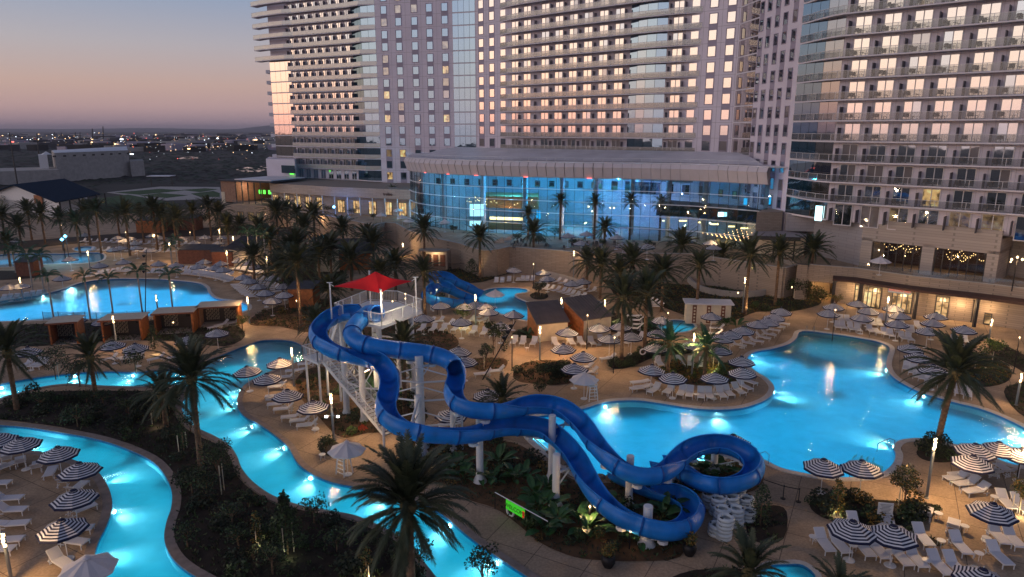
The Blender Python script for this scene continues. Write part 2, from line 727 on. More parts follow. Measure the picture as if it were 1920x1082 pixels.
def spline(pts, closed=True, sub=4):
    """Catmull-Rom through 2D/3D points"""
    n = len(pts)
    pts = [Vector(p) for p in pts]
    out = []
    rng = range(n) if closed else range(n - 1)
    for i in rng:
        if closed:
            p0, p1, p2, p3 = pts[(i - 1) % n], pts[i], pts[(i + 1) % n], pts[(i + 2) % n]
        else:
            p0, p1, p2, p3 = pts[max(0, i - 1)], pts[i], pts[i + 1], pts[min(n - 1, i + 2)]
        for k in range(sub):
            t = k / sub
            out.append(.5 * ((2 * p1) + (p2 - p0) * t + (2 * p0 - 5 * p1 + 4 * p2 - p3) * t * t + (3 * p1 - p0 - 3 * p2 + p3) * t ** 3))
    if not closed:
        out.append(pts[-1])
    return out


def offset(poly, d):
    """offset a closed 2D polygon outwards by d"""
    n = len(poly)
    area = sum(poly[i].x * poly[(i + 1) % n].y - poly[(i + 1) % n].x * poly[i].y for i in range(n))
    s = 1 if area > 0 else -1
    out = []
    for i in range(n):
        a, b, c = poly[i - 1], poly[i], poly[(i + 1) % n]
        t = (b - a).normalized() + (c - b).normalized()
        if t.length < 1e-5:
            t = (c - b)
        t.normalize()
        out.append(b + Vector((t.y, -t.x)) * d * s)
    return out


def cut_sheet(name, inc, exc, z, material, parent=None, kind='structure', build=True):
    """flat sheet covering the polygons inc and not the polygons exc"""
    vs, es = [], []
    for poly in list(inc) + list(exc):
        n0 = len(vs)
        vs.extend(Vector((p[0], p[1])) for p in poly)
        es.extend((n0 + i, n0 + (i + 1) % len(poly)) for i in range(len(poly)))
    r = geometry.delaunay_2d_cdt(vs, es, [], 0, 1e-4)
    V, F = r[0], r[2]
    keep = []
    for f in F:
        x = sum(V[i].x for i in f) / len(f)
        y = sum(V[i].y for i in f) / len(f)
        if any(in_poly(x, y, p) for p in inc) and not any(in_poly(x, y, p) for p in exc):
            keep.append(f)
    mb = MB().use(material)
    mb.add([(v.x, v.y, z) for v in V], keep)
    me = mb.mesh(name)
    bm = bmesh.new()
    bm.from_mesh(me)
    bmesh.ops.delete(bm, geom=[v for v in bm.verts if not v.link_faces], context='VERTS')
    bmesh.ops.recalc_face_normals(bm, faces=bm.faces)
    for f in bm.faces:
        if f.normal.z < 0:
            f.normal_flip()
    bm.to_mesh(me)
    bm.free()
    o = ob(name, me, parent)
    if kind:
        o['kind'] = kind
    return o


def gp(pts, z=0.0):
    return [P(x, y, z).xy for x, y in pts]


def letters(body, size, m, parent, loc, rz=0, ext=.01, name='sign_letters'):
    c = bpy.data.curves.new(name, 'FONT')
    c.body, c.size, c.align_x, c.extrude = body, size, 'CENTER', ext
    t = bpy.data.objects.new(name, c)
    C.objects.link(t)
    me = bpy.data.meshes.new_from_object(t.evaluated_get(bpy.context.evaluated_depsgraph_get()))
    bpy.data.objects.remove(t)
    me.materials.clear()
    me.materials.append(MATS[m])
    o = ob(name, me, parent, loc)
    o.rotation_euler = (PI / 2, 0, rz)
    return o


LIGHTS = []


def lamp(kind, loc, power, col, r=.15, aim=None, angle=120, blend=.6, name='light', falloff=None, gobo=0, parent=None):
    d = bpy.data.lights.new(name, kind)
    d.energy = power
    d.color = col
    if kind in ('POINT', 'SPOT'):
        d.shadow_soft_size = r
    if kind == 'SPOT':
        d.spot_size = rad(angle)
        d.spot_blend = blend
    o = bpy.data.objects.new(name, d)
    C.objects.link(o)
    o.location = loc
    if aim is not None:
        o.rotation_euler = (Vector(aim) - Vector(loc)).to_track_quat('-Z', 'Y').to_euler()
    if falloff or gobo:
        d.use_nodes = True
        t = d.node_tree
        e = [n for n in t.nodes if n.type == 'EMISSION'][0]
        src = None
        if falloff:
            f = t.nodes.new('ShaderNodeLightFalloff')
            f.inputs[0].default_value = 1
            f.inputs[1].default_value = 0
            src = f.outputs[falloff]
        if gobo:
            g = t.nodes.new('ShaderNodeTexCoord')
            n = t.nodes.new('ShaderNodeTexNoise')
            n.inputs['Scale'].default_value = 5
            n.inputs['Detail'].default_value = 4
            n.inputs['Distortion'].default_value = 1.5
            t.links.new(g.outputs['Normal'], n.inputs[0])
            k = math_node(t, 'MULTIPLY_ADD', n.outputs[0], gobo * 2, 1 - gobo, clamp=False)
            k = math_node(t, 'MAXIMUM', k, 0.05)
            src = math_node(t, 'MULTIPLY', k, src) if src is not None else k
        t.links.new(src, e.inputs[1])
    return o
# ================================================================== GROUND, POOLS, BEDS
MAIN = [(1504, 621), (1559, 626), (1618, 635), (1650, 642), (1668, 652), (1664, 670), (1662, 685), (1669, 701), (1689, 717), (1725, 735),
        (1760, 746), (1796, 756), (1837, 766), (1879, 782), (1925, 805), (1965, 835), (1950, 868), (1900, 872), (1850, 852), (1788, 833),
        (1735, 823), (1707, 823), (1685, 827), (1675, 838), (1679, 852), (1674, 870), (1655, 886), (1625, 894), (1585, 896), (1540, 893),
        (1498, 886), (1462, 877), (1431, 862), (1385, 850), (1330, 862), (1270, 880), (1200, 893), (1128, 894), (1090, 893), (1050, 865),
        (1010, 835), (988, 812), (985, 795), (1006, 782), (1055, 775), (1097, 766), (1124, 757), (1153, 752), (1198, 751), (1242, 757),
        (1287, 764), (1331, 768), (1375, 767), (1405, 762), (1434, 751), (1449, 738), (1451, 724), (1437, 709), (1420, 699), (1404, 684),
        (1402, 670), (1416, 660), (1449, 654), (1479, 645), (1493, 635)]
RIVER_N = [(-60, 742), (0, 721), (39, 713), (78, 707), (130, 701), (182, 697), (221, 697), (250, 698), (300, 694), (350, 688), (400, 672),
           (440, 656), (470, 645), (498, 638), (547, 640), (574, 655), (570, 676), (533, 684), (505, 698), (463, 719), (447, 740), (446, 764),
           (460, 782), (488, 797), (516, 817), (540, 838), (556, 866), (580, 886), (618, 903), (660, 912), (707, 920), (763, 934), (805, 950),
           (840, 973), (875, 1003), (920, 1036), (965, 1066), (1010, 1095), (1060, 1130), (880, 1130), (830, 1095), (799, 1059), (777, 1031),
           (749, 1006), (707, 984), (665, 967), (623, 959), (567, 949), (526, 936), (498, 922), (470, 900), (453, 878), (445, 857),
           (431, 837), (404, 819), (370, 803), (349, 787), (341, 766), (344, 749), (353, 733), (344, 722), (299, 724), (234, 725),
           (182, 723), (130, 720), (78, 726), (26, 740), (0, 748), (-60, 778)]
RIVER_S = [(-60, 794), (0, 797), (56, 802), (112, 811), (167, 820), (223, 836), (279, 861), (308, 889), (322, 922), (321, 953), (313, 977),
           (308, 1003), (311, 1024), (326, 1050), (352, 1072), (400, 1100), (430, 1125), (215, 1125), (184, 1085), (177, 1050), (184, 1017),
           (198, 989), (209, 959), (209, 931), (196, 901), (173, 878), (120, 857), (70, 847), (0, 842), (-60, 840)]
LEFT = [(-60, 572), (0, 565), (39, 559), (80, 552), (117, 543), (150, 531), (185, 525), (221, 523), (260, 523), (300, 524), (339, 527),
        (372, 531), (387, 539), (391, 549), (406, 560), (443, 565), (464, 572), (462, 582), (430, 588), (365, 589), (286, 593), (182, 598),
        (86, 600), (0, 603), (-60, 606)]
KIDS_A = [(-50, 488), (0, 478), (50, 475), (110, 476), (150, 474), (190, 475), (191, 488), (150, 494), (90, 495), (40, 499), (-50, 502)]
KIDS_B = [(138, 466), (160, 462), (178, 464), (172, 470), (148, 471)]
LAGOON = [(890, 562), (900, 550), (913, 543), (935, 540), (965, 540), (987, 543), (986, 548), (968, 551), (966, 557), (985, 566), (1010, 573),
          (1050, 577), (1110, 583), (1130, 590), (1100, 600), (1040, 606), (985, 601), (950, 592), (915, 580), (895, 572)]
KIDS_C = [(1236, 606), (1262, 600), (1290, 603), (1303, 612), (1290, 621), (1258, 624), (1238, 617)]
SPA = [(1440, 1062), (1475, 1058), (1507, 1060), (1530, 1085), (1500, 1120), (1440, 1120), (1420, 1085)]

RAW_POOLS = {'MAIN': MAIN, 'RIVER_N': RIVER_N, 'RIVER_S': RIVER_S, 'LEFT': LEFT, 'KIDS_A': KIDS_A, 'KIDS_B': KIDS_B, 'LAGOON': LAGOON,
             'KIDS_C': KIDS_C, 'SPA': SPA}
POOLS = {k: spline(gp(v), True, 4) for k, v in RAW_POOLS.items()}
COPE_W = {'MAIN': .55, 'RIVER_N': .5, 'RIVER_S': .6, 'LEFT': .5, 'KIDS_A': .4, 'KIDS_B': .3, 'LAGOON': .35, 'KIDS_C': .3, 'SPA': .35}
COPE = {k: offset(v, COPE_W[k]) for k, v in POOLS.items()}
EXCL = list(COPE.values())


def pool(key, depth, cmat, emat):
    outl = POOLS[key]
    cop = COPE[key]
    # basin
    b = MB().use('pool_plaster')
    n = len(outl)
    wz = -.12
    for i in range(n):
        p, q = outl[i], outl[(i + 1) % n]
        b.use('pool_tile').face([(p.x, p.y, .0), (q.x, q.y, .0), (q.x, q.y, -.22), (p.x, p.y, -.22)])
        b.use('pool_plaster').face([(p.x, p.y, -.22), (q.x, q.y, -.22), (q.x, q.y, -depth), (p.x, p.y, -depth)])
    o = b.build('pool_wall')
    tag(o, kind='structure')
    cut_sheet('pool_floor', [outl], [], -depth, 'pool_plaster')
    w = cut_sheet('pool_water', [outl], [], wz, 'water')
    # coping ring, raised a little
    c = MB().use(cmat)
    h = .06
    for i in range(n):
        j = (i + 1) % n
        p, q, r, s = outl[i], outl[j], cop[j], cop[i]
        c.face([(p.x, p.y, h), (q.x, q.y, h), (r.x, r.y, h), (s.x, s.y, h)])
        c.face([(s.x, s.y, h), (r.x, r.y, h), (r.x, r.y, -.05), (s.x, s.y, -.05)])
        c.face([(p.x, p.y, h), (q.x, q.y, h), (q.x, q.y, 0), (p.x, p.y, 0)])
    o = c.build('pool_kerb')
    tag(o, kind='structure')


pool('MAIN', .72, 'coping_white', 'x')
pool('RIVER_N', .62, 'curb', 'x')
pool('RIVER_S', .62, 'curb', 'x')
pool('LEFT', .55, 'coping_white', 'x')
pool('KIDS_A', .4, 'coping_white', 'x')
pool('KIDS_B', .4, 'coping_white', 'x')
pool('LAGOON', .5, 'coping_white', 'x')
pool('KIDS_C', .4, 'coping_white', 'x')
pool('SPA', .5, 'coping_white', 'x')

DECK = [Vector((-62, 18)), Vector((130, 18)), Vector((130, 230)), Vector((-210, 230))]
cut_sheet('deck_pavement', [DECK], EXCL, 0.0, 'deck')
TER = [Vector((-9000, -600)), Vector((9000, -600)), Vector((9000, 14000)), Vector((-9000, 14000))]
cut_sheet('terrain', [TER], [DECK], -.02, 'terrain')

# beds (mulch), pixel outlines at ground level
BEDS = {
    'isle': [(-60, 788), (0, 758), (78, 736), (182, 733), (299, 734), (338, 732), (330, 750), (328, 775), (340, 797), (372, 818), (415, 838),
             (433, 862), (440, 885), (460, 910), (500, 938), (540, 952), (600, 962), (660, 978), (720, 1003), (760, 1030), (785, 1065),
             (810, 1110), (460, 1125), (400, 1092), (340, 1058), (322, 1030), (320, 1003), (330, 965), (335, 925), (322, 885), (285, 852),
             (223, 826), (112, 801), (0, 787), (-60, 786)],
    'stairs': [(555, 712), (585, 690), (640, 690), (700, 700), (770, 735), (800, 770), (790, 800), (740, 812), (690, 812), (650, 822),
               (625, 812), (600, 785), (575, 760), (560, 740)],
    'bush_small': [(600, 838), (620, 826), (640, 835), (648, 850), (625, 857), (603, 850)],
    'slide': [(760, 842), (800, 822), (880, 822), (960, 830), (1000, 850), (1040, 880), (1090, 906), (1130, 906), (1180, 905), (1260, 893),
              (1330, 876), (1385, 862), (1425, 880), (1430, 905), (1400, 925), (1330, 925), (1300, 930), (1305, 960), (1290, 1000),
              (1275, 1045), (1195, 1053), (1108, 1050), (1061, 1040), (1011, 1017), (970, 983), (927, 953), (880, 938), (820, 905), (775, 880)],
    'tubes_b': [(1408, 960), (1450, 948), (1475, 960), (1470, 1010), (1430, 1020), (1400, 1000)],
    'sign': [(1518, 950), (1530, 933), (1560, 925), (1620, 935), (1680, 940), (1745, 945), (1760, 965), (1700, 985), (1750, 1010),
             (1765, 1025), (1730, 1018), (1690, 990), (1640, 985), (1590, 985), (1540, 970)],
    'palm_r': [(1718, 848), (1735, 836), (1770, 836), (1800, 845), (1800, 862), (1765, 868), (1730, 862)],
    'island_c': [(1222, 705), (1240, 690), (1290, 682), (1350, 680), (1385, 690), (1398, 705), (1385, 718), (1340, 722), (1280, 722), (1240, 716)],
    'palms_mid': [(1143, 688), (1148, 675), (1180, 668), (1200, 658), (1260, 655), (1300, 652), (1300, 662), (1230, 670), (1190, 686), (1160, 692)],
    'ball': [(962, 700), (985, 680), (1040, 676), (1080, 690), (1085, 712), (1050, 722), (1000, 720), (970, 715)],
    'tree_c': [(878, 680), (890, 672), (940, 672), (952, 680), (940, 695), (900, 696)],
    'lagoon_tree': [(993, 553), (1010, 549), (1028, 554), (1022, 561), (1002, 561)],
    'cabana_c': [(960, 628), (985, 615), (1030, 600), (1130, 588), (1180, 590), (1235, 600), (1232, 625), (1190, 628), (1130, 622), (1060, 628), (1000, 635)],
    'right_isle': [(1783, 690), (1800, 672), (1850, 665), (1880, 680), (1897, 700), (1885, 718), (1840, 726), (1800, 714)],
    'right_edge': [(1855, 640), (1885, 648), (1960, 690), (1960, 720), (1905, 690), (1860, 665)],
    'right_edge_b': [(1882, 735), (1905, 720), (1960, 715), (1960, 790), (1910, 775)],
    'top_right': [(1380, 600), (1420, 585), (1480, 585), (1535, 572), (1535, 560), (1500, 548), (1420, 540), (1300, 535), (1230, 530),
                  (1180, 520), (1010, 500), (950, 500), (850, 505), (800, 515), (800, 530), (900, 530), (960, 512), (1050, 512), (1130, 528),
                  (1160, 560), (1220, 568), (1280, 590), (1340, 600)],
    'left_mid': [(470, 610), (480, 590), (540, 570), (620, 560), (650, 575), (640, 605), (590, 625), (520, 612)],
    'under_tower': [(600, 640), (640, 620), (760, 610), (830, 620), (860, 640), (840, 660), (760, 690), (700, 680), (640, 670), (610, 655)],
    'left_bed': [(20, 612), (180, 605), (300, 600), (365, 596), (400, 620), (440, 610), (460, 630), (420, 650), (330, 640), (200, 640), (60, 650), (0, 640)],
    'far_mid': [(470, 480), (520, 470), (600, 470), (640, 500), (640, 540), (560, 545), (500, 520), (470, 500)],
    'far_left': [(-40, 460), (200, 440), (420, 425), (560, 420), (620, 430), (560, 440), (400, 442), (200, 452), (0, 470)],
    'far_left_b': [(-60, 510), (40, 508), (100, 512), (60, 522), (-60, 526)],
    'bottom_mid': [(1240, 1095), (1300, 1070), (1400, 1068), (1435, 1085), (1420, 1125), (1240, 1125)],
}
BEDP = {k: spline(gp(v), True, 3) for k, v in BEDS.items()}
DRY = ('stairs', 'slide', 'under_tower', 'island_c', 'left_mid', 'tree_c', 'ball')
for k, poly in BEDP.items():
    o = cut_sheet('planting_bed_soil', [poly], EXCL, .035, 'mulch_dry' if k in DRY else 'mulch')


def in_bed(k, x, y):
    if not in_poly(x, y, BEDP[k]):
        return False
    return not any(in_poly(x, y, e) for e in EXCL)


# ------------------------------------------------------------------ underwater lamps: wall fixtures with a bright lens, each with its beam
def pool_light(px, py, aim, power=260, depth=.30, spread=105):
    """fixture at the wall seen at px,py; aim: pixel the beam points to"""
    a = P(px, py, 0)
    a.z = -depth
    b = P(aim[0], aim[1], 0)
    d = (b - a)
    d.z = 0
    d.normalize()
    a = a + d * .12
    root = thing('pool_light', 'round white underwater lamp glowing in the pool wall', 'pool light', a, 0, 'underwater lamps along the pool walls')
    m = MB().use('lamp_pool')
    q = d.to_track_quat('Z', 'Y').to_matrix()
    m.add([q @ Vector((.14 * math.cos(i * PI / 5), .14 * math.sin(i * PI / 5), 0)) for i in range(10)], [tuple(range(10))])
    m.build('lens', root)
    r = MB().use('white_paint')
    for i in range(10):
        t0, t1 = i * PI / 5, (i + 1) * PI / 5
        r.face([q @ Vector((c * math.cos(t), c * math.sin(t), -.02)) for c, t in ((.14, t0), (.14, t1), (.19, t1), (.19, t0))])
    r.build('rim', root)
    lamp('SPOT', a + d * .1, power * 3.2, (.62, .97, 1.0), .10, a + d * 2.2 + Vector((0, 0, -.42)), 84, 1.0, 'pool_beam', gobo=.5)


def pool_glow(px, py, power, z=-.30, col=(.03, .60, 1.0), r=7.0):
    p = P(px, py, 0)
    o = lamp('AREA', (p.x, p.y, -.15), power * 1.25, col, name='scatter_fill')
    o.data.shape = 'DISK'
    o.data.size = r


for a in [((1135, 757), (1138, 790)), ((1345, 767), (1352, 800)), ((1450, 731), (1510, 742)), ((1408, 662), (1440, 680)),
          ((1664, 690), (1610, 690)), ((1734, 738), (1700, 745)), ((1678, 832), (1630, 815)), ((1925, 806), (1880, 835)),
          ((990, 800), (1030, 812)), ((1330, 862), (1290, 820)), ((1850, 852), (1870, 835))]:
    pool_light(a[0][0], a[0][1], a[1], 380)
for a in [((447, 752), (405, 762)), ((452, 728), (410, 742)), ((474, 794), (440, 806)), ((534, 834), (500, 846)), ((583, 889), (565, 912)),
          ((721, 924), (700, 945)), ((845, 977), (815, 1000)), ((935, 1047), (900, 1062)), ((560, 670), (520, 680)), ((140, 700), (135, 715)),
          ((250, 699), (225, 712)), ((2, 722), (10, 737))]:
    pool_light(a[0][0], a[0][1], a[1], 230)
for a in [((211, 952), (240, 957)), ((194, 893), (225, 886)), ((179, 1040), (212, 1035)), ((60, 846), (75, 828))]:
    pool_light(a[0][0], a[0][1], a[1], 210)
for a in [((133, 538), (150, 548)), ((80, 552), (95, 572)), ((165, 527), (185, 540))]:
    pool_light(a[0][0], a[0][1], a[1], 450)
# added disc lamps under the surface, standing in for light scattered through the basin
for px, py in [(1060, 800), (1130, 850), (1200, 800), (1270, 790), (1340, 810), (1420, 800), (1480, 720), (1450, 675), (1540, 700), (1600, 760),
               (1560, 840), (1460, 850), (1690, 790), (1780, 790), (1870, 820), (1240, 850), (1640, 850), (1520, 780), (1600, 700), (1650, 730), (1720, 770), (1480, 780), (1360, 840), (1120, 790), (1180, 870), (1560, 790), (1820, 800), (1920, 835), (1580, 870)]:
    pool_glow(px, py, 88)
for px, py in [(1560, 650), (1620, 665)]:
    pool_glow(px, py, 36)
for px, py in [(20, 732), (110, 712), (200, 710), (300, 709), (390, 705), (440, 690), (400, 740), (400, 790), (455, 830), (490, 870), (540, 915),
               (620, 930), (700, 950), (790, 985), (850, 1040), (900, 1090)]:
    pool_glow(px, py, 46, col=(.07, .82, 1.0), r=5.5)
for px, py in [(505, 665)]:
    pool_glow(px, py, 16, col=(.2, .7, 1.0), r=5.5)
for px, py in [(10, 820), (90, 828), (170, 850), (240, 885), (265, 935), (260, 990), (240, 1040), (280, 1085)]:
    pool_glow(px, py, 46, col=(.07, .82, 1.0), r=5.5)
for px, py in [(20, 585), (90, 575), (160, 565), (220, 545), (290, 550), (350, 560), (220, 580), (300, 575), (410, 575)]:
    pool_glow(px, py, 300, col=(.10, .58, 1.0), r=10)
for px, py in [(10, 488), (60, 485), (140, 484), (158, 467)]:
    pool_glow(px, py, 50, -.2, (.05, .6, 1.0), 6)
for px, py in [(925, 555), (960, 545), (1000, 585), (950, 580), (1080, 592)]:
    pool_glow(px, py, 40, -.28, (.06, .65, 1.0), 5)
pool_glow(1270, 612, 22, -.25, (.1, .8, 1.0), 4)
pool_glow(1475, 1085, 10, -.28, (.1, .8, 1.0), 3)
# ================================================================== HOTEL TOWERS
def FZ(k):
    return 21.2 + 3.1 * k


COSP = math.cos(PITCH)


def seg_at(px, A, B):
    """point of the plan segment A-B seen at column px"""
    s = (px - 960) / FPX * COSP
    # A.x + u*(dx) = s*(A.y+u*dy)
    dx, dy = B.x - A.x, B.y - A.y
    u = (s * A.y - A.x) / (dx - s * dy)
    return A + (B - A) * u


def yaw(A, B):
    return math.atan2(B.y - A.y, B.x - A.x)


def win_mesh(w, h, fr='frame_white', t=.09, mull=0, pane='glass_window'):
    f = MB().use(fr)
    f.box((-(w / 2 - t / 2), -.04, h / 2), (t, .12, h))
    f.box(((w / 2 - t / 2), -.04, h / 2), (t, .12, h))
    f.box((0, -.04, t / 2), (w - 2 * t, .12, t))
    f.box((0, -.04, h - t / 2), (w - 2 * t, .12, t))
    for k in range(mull):
        x = -w / 2 + w * (k + 1) / (mull + 1)
        f.box((x, -.035, h / 2), (t * .9, .10, h - 2 * t))
    return f.mesh('window_frame')


def pane_mesh(w, h, m):
    b = MB().use(m)
    b.box((0, -.012, h / 2), (w - .12, .02, h - .12))
    return b.mesh('pane')


GL = ['glass_blue', 'glass_window', 'glass_bright', 'glass_curtain', 'glass_lit', 'glass_litdim']
WIN = {}
for key, (w, h, fr, mull, t) in {'square': (1.85, 2.15, 'facade_spandrel', 0, .14), 'wide': (1.9, 2.2, 'facade_wall', 0, .1), 'door': (2.4, 2.65, 'frame_white', 1, .13),
                                 'door_s': (1.9, 2.6, 'frame_white', 1, .1), 'tall': (2.7, 3.4, 'frame_white', 1, .13), 'slim': (1.5, 2.1, 'facade_spandrel', 0, .12),
                                 'low': (1.3, 1.5, 'frame_dark', 0, .1)}.items():
    WIN[key] = (win_mesh(w, h, fr, t, mull), {g: pane_mesh(w, h, g) for g in GL})


HALF = {}
for key, w, h in (('door', 2.4, 2.65), ('door_s', 1.9, 2.6), ('tall', 2.7, 3.4)):
    HALF[key] = ({g: pane_mesh(w / 2 + .02, h, g) for g in GL}, w / 4)


def put_window(root, key, x, y, z, rz, glass):
    w = ob('window', WIN[key][0], root, (x, y, z), rz)
    if key in HALF:
        m, q = HALF[key]
        for s in (-1, 1):
            g = glass
            if random.random() < .22:
                g = random.choice(['glass_curtain', 'glass_window', glass]) if glass != 'glass_lit' else 'glass_litdim'
            ob('pane', m[g], w, (s * q, 0, 0))
    else:
        ob('pane', WIN[key][1][glass], w)
    return w


def wall_strip(root, pts, z0, z1, material='facade_wall', name='wall', depth=.3):
    """front wall following plan points, with thin panel joints left open"""
    m = MB().use(material)
    for a, b in zip(pts[:-1], pts[1:]):
        t = (b - a).normalized()
        n = Vector((-t.y, t.x))
        m.prism([a, b, b + n * depth, a + n * depth], z0, z1)
    return m.build(name, root)


def glass_strip(root, pts, k0, k1, material, panel=2.0, spandrel=True):
    """curtain wall: each storey-high panel a piece of its own, white floor edges between"""
    fr = MB().use('slab_white')
    cache = {}
    for a, b in zip(pts[:-1], pts[1:]):
        ln = (b - a).length
        n = max(1, round(ln / panel))
        rz = yaw(a, b)
        key = round(ln / n, 2)
        if key not in cache:
            cache[key] = MB().use(material).box((0, 0, 1.40), (ln / n - .07, .05, 2.78)).mesh('glass_panel')
        for i in range(n):
            c = a + (b - a) * ((i + .5) / n)
            for k in range(k0, k1):
                ob('glass_panel', cache[key], root, (c.x, c.y, FZ(k) + .16), rz)
        t = (b - a).normalized()
        nn = Vector((-t.y, t.x))
        fr.prism([a - nn * .08, b - nn * .08, b + nn * .3, a + nn * .3], -.14, .12)
    fe = fr.mesh('floor_edge')
    for k in range(k0, k1 + 1):
        ob('floor_edge', fe, root, (0, 0, FZ(k)))
    bk = MB().use('frame_dark')
    for a, b in zip(pts[:-1], pts[1:]):
        t = (b - a).normalized()
        n = Vector((-t.y, t.x))
        bk.prism([a + n * .06, b + n * .06, b + n * .35, a + n * .35], FZ(k0), FZ(k1))
    bk.build('mullion_backing', root)


def arc_between(A, tA, B, n=5):
    """smooth plan curve from A leaving along tA to B"""
    ln = (B - A).length
    c = A + tA.normalized() * ln * .5
    return [(A * (1 - t) ** 2 + c * 2 * t * (1 - t) + B * t * t) for t in [i / n for i in range(n + 1)]]


def balcony(root, inner, outer, ks, rail, dz=0., slab_h=.20, name='balcony_slab'):
    """slab between inner wall line and outer line, with a railing; shared mesh for every storey"""
    n = len(inner)
    s = MB().use('slab_white')
    top, bot = 0.0, -slab_h
    for i in range(n - 1):
        a, b, c, d = inner[i], inner[i + 1], outer[i + 1], outer[i]
        s.use('slab_white')
        s.face([(d.x, d.y, top), (c.x, c.y, top), (b.x, b.y, top), (a.x, a.y, top)])
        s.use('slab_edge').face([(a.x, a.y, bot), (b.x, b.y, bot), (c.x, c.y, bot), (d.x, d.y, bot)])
        s.use('slab_white').face([(d.x, d.y, bot), (c.x, c.y, bot), (c.x, c.y, top), (d.x, d.y, top)])
    e0, e1 = (inner[0], outer[0]), (inner[-1], outer[-1])
    s.face([(e0[0].x, e0[0].y, bot), (e0[1].x, e0[1].y, bot), (e0[1].x, e0[1].y, top), (e0[0].x, e0[0].y, top)])
    s.face([(e1[0].x, e1[0].y, bot), (e1[0].x, e1[0].y, top), (e1[1].x, e1[1].y, top), (e1[1].x, e1[1].y, bot)])
    sm = s.mesh(name)
    g = MB().use(rail)
    q = []
    for i in range(n):
        v = (inner[i] - outer[i])
        q.append(outer[i] + (v.normalized() * .08 if v.length > .1 else v * 0))
    for i in range(n - 1):
        a, b = q[i], q[i + 1]
        if (b - a).length < .01:
            continue
        t = (b - a).normalized()
        nn = Vector((-t.y, t.x)) * .02
        g.use(rail).prism([a - nn, b - nn, b + nn, a + nn], .06, 1.05, True)
        g.use('frame_white').prism([a - nn * 2, b - nn * 2, b + nn * 2, a + nn * 2], 1.052, 1.10)
        k = max(1, int((b - a).length / 2.6))
        for j in range(k):
            p = a + (b - a) * (j / k)
            g.box((p.x, p.y, .53), (.05, .05, 1.04), yaw(a, b))
    gm = g.mesh('railing')
    for k in ks:
        so = ob(name, sm, root, (0, 0, FZ(k) + dz))
        ob('railing', gm, so)


# plan points
L0, L1, L2, L3, L4 = plan(515, 214), plan(553, 209.5), plan(668, 198.3), plan(712, 193.3), plan(852, 187.5)
W0, W1 = plan(893, 185.5), plan(1374, 141.2)
S0, S1 = plan(1408, 133), plan(1486, 118.5)
F0, F1 = plan(1566, 109.5), plan(1900, 94)
F2 = F0 + (F1 - F0) * 2.0
TOPK = 14


def pick(rows, probs):
    r = random.random()
    s = 0
    for g, p in probs:
        s += p
        if r < s:
            return g
    return probs[-1][0]


# ---- left tower
TL = thing('hotel_tower', 'left hotel tower with stacked cream balconies and a blue glass corner', 'building', (0, 0, 0))
LU = plan(499, 217)
backL = [plan(852, 215), plan(560, 245), plan(505, 240)]
core = MB().use('facade_wall')
inset = lambda a, b, d: [a + Vector((-(b - a).normalized().y, (b - a).normalized().x)) * d, b + Vector((-(b - a).normalized().y, (b - a).normalized().x)) * d]
lp = inset(L0, L2, .6) + inset(L3, L4, .6) + [plan(870, 200), plan(860, 222), plan(560, 250), plan(520, 232)]
core.prism(lp, 4.4, FZ(TOPK))
core.build('tower_core', TL)
wall_strip(TL, [L1, L2], FZ(-3), FZ(TOPK))
wall_strip(TL, [L3, L4], 4.5, FZ(TOPK))
jl = MB().use('joint')
for k in range(-3, TOPK):
    t = (L4 - L3).normalized()
    n = Vector((-t.y, t.x))
    jl.prism([L3 - n * .012, L4 - n * .012, L4, L3], FZ(k) - .03, FZ(k) + .03)
for i in range(1, 10):
    p = L3 + (L4 - L3) * (i / 10)
    jl.box((p.x, p.y, (FZ(-3) + FZ(TOPK)) / 2), (.05, .03, FZ(TOPK) - FZ(-3)), yaw(L3, L4))
jl.build('panel_joint', TL)
glass_strip(TL, [L0, L1], -3, 8, 'glass_bright', 2.2)
glass_strip(TL, [L2, (L2 + L3) / 2 + Vector((-.4, -1.0)), L3], -3, TOPK, 'glass_blue', 1.8)
glass_strip(TL, arc_between(L4, (L4 - L3), W0, 4), -3, TOPK, 'glass_blue', 2.0)
rz = yaw(L3, L4)
sp = MB().use('facade_spandrel').box((0, -.02, .45), (1.85, .06, .90)).mesh('spandrel_panel')
for px in (728, 754, 783, 810, 838):
    p = seg_at(px, L3, L4)
    for k in range(-4, TOPK):
        g = pick(k, [('glass_lit', .06 if k > -2 else .2), ('glass_litdim', .07), ('glass_curtain', .05), ('glass_window', .82)])
        if px in (783, 810) and k < -2:
            continue
        put_window(TL, 'square', p.x, p.y, FZ(k) + .48, rz, 'glass_blue' if g == 'glass_window' else g)
        if (k + int(px)) % 2:
            ob('spandrel_panel', sp, TL, (p.x, p.y, FZ(k) - .44), rz)
# balcony doors of the left tower
rz = yaw(L1, L2)
nb = 8
for i in range(nb):
    u = (i + .5) / nb
    p = L1 + (L2 - L1) * u
    for k in range(-3, TOPK):
        put_window(TL, 'door_s', p.x, p.y, FZ(k) + .02, rz, random.choice(['glass_bright', 'glass_bright', 'glass_curtain', 'glass_window']) if k > -3 else 'glass_window')
dv = MB().use('divider_pale').box((0, -.5, 1.1), (.10, 1.0, 2.2)).mesh('divider')
for i in range(nb + 1):
    p = L1 + (L2 - L1) * (i / nb)
    for k in range(-2, TOPK):
        ob('divider', dv, TL, (p.x, p.y, FZ(k)), rz)
n = Vector((math.sin(rz), -math.cos(rz)))
inn = [L1 + (L2 - L1) * (i / 8) for i in range(9)] + [(L2 + L3) / 2 + Vector((-.3, -.8)), L3]
out = [p + n * 1.35 for p in inn[:9]] + [inn[9] + Vector((-.5, -.9)), inn[10] + Vector((0, -.1))]
balcony(TL, inn, out, range(-2, 8), 'railing_frost')
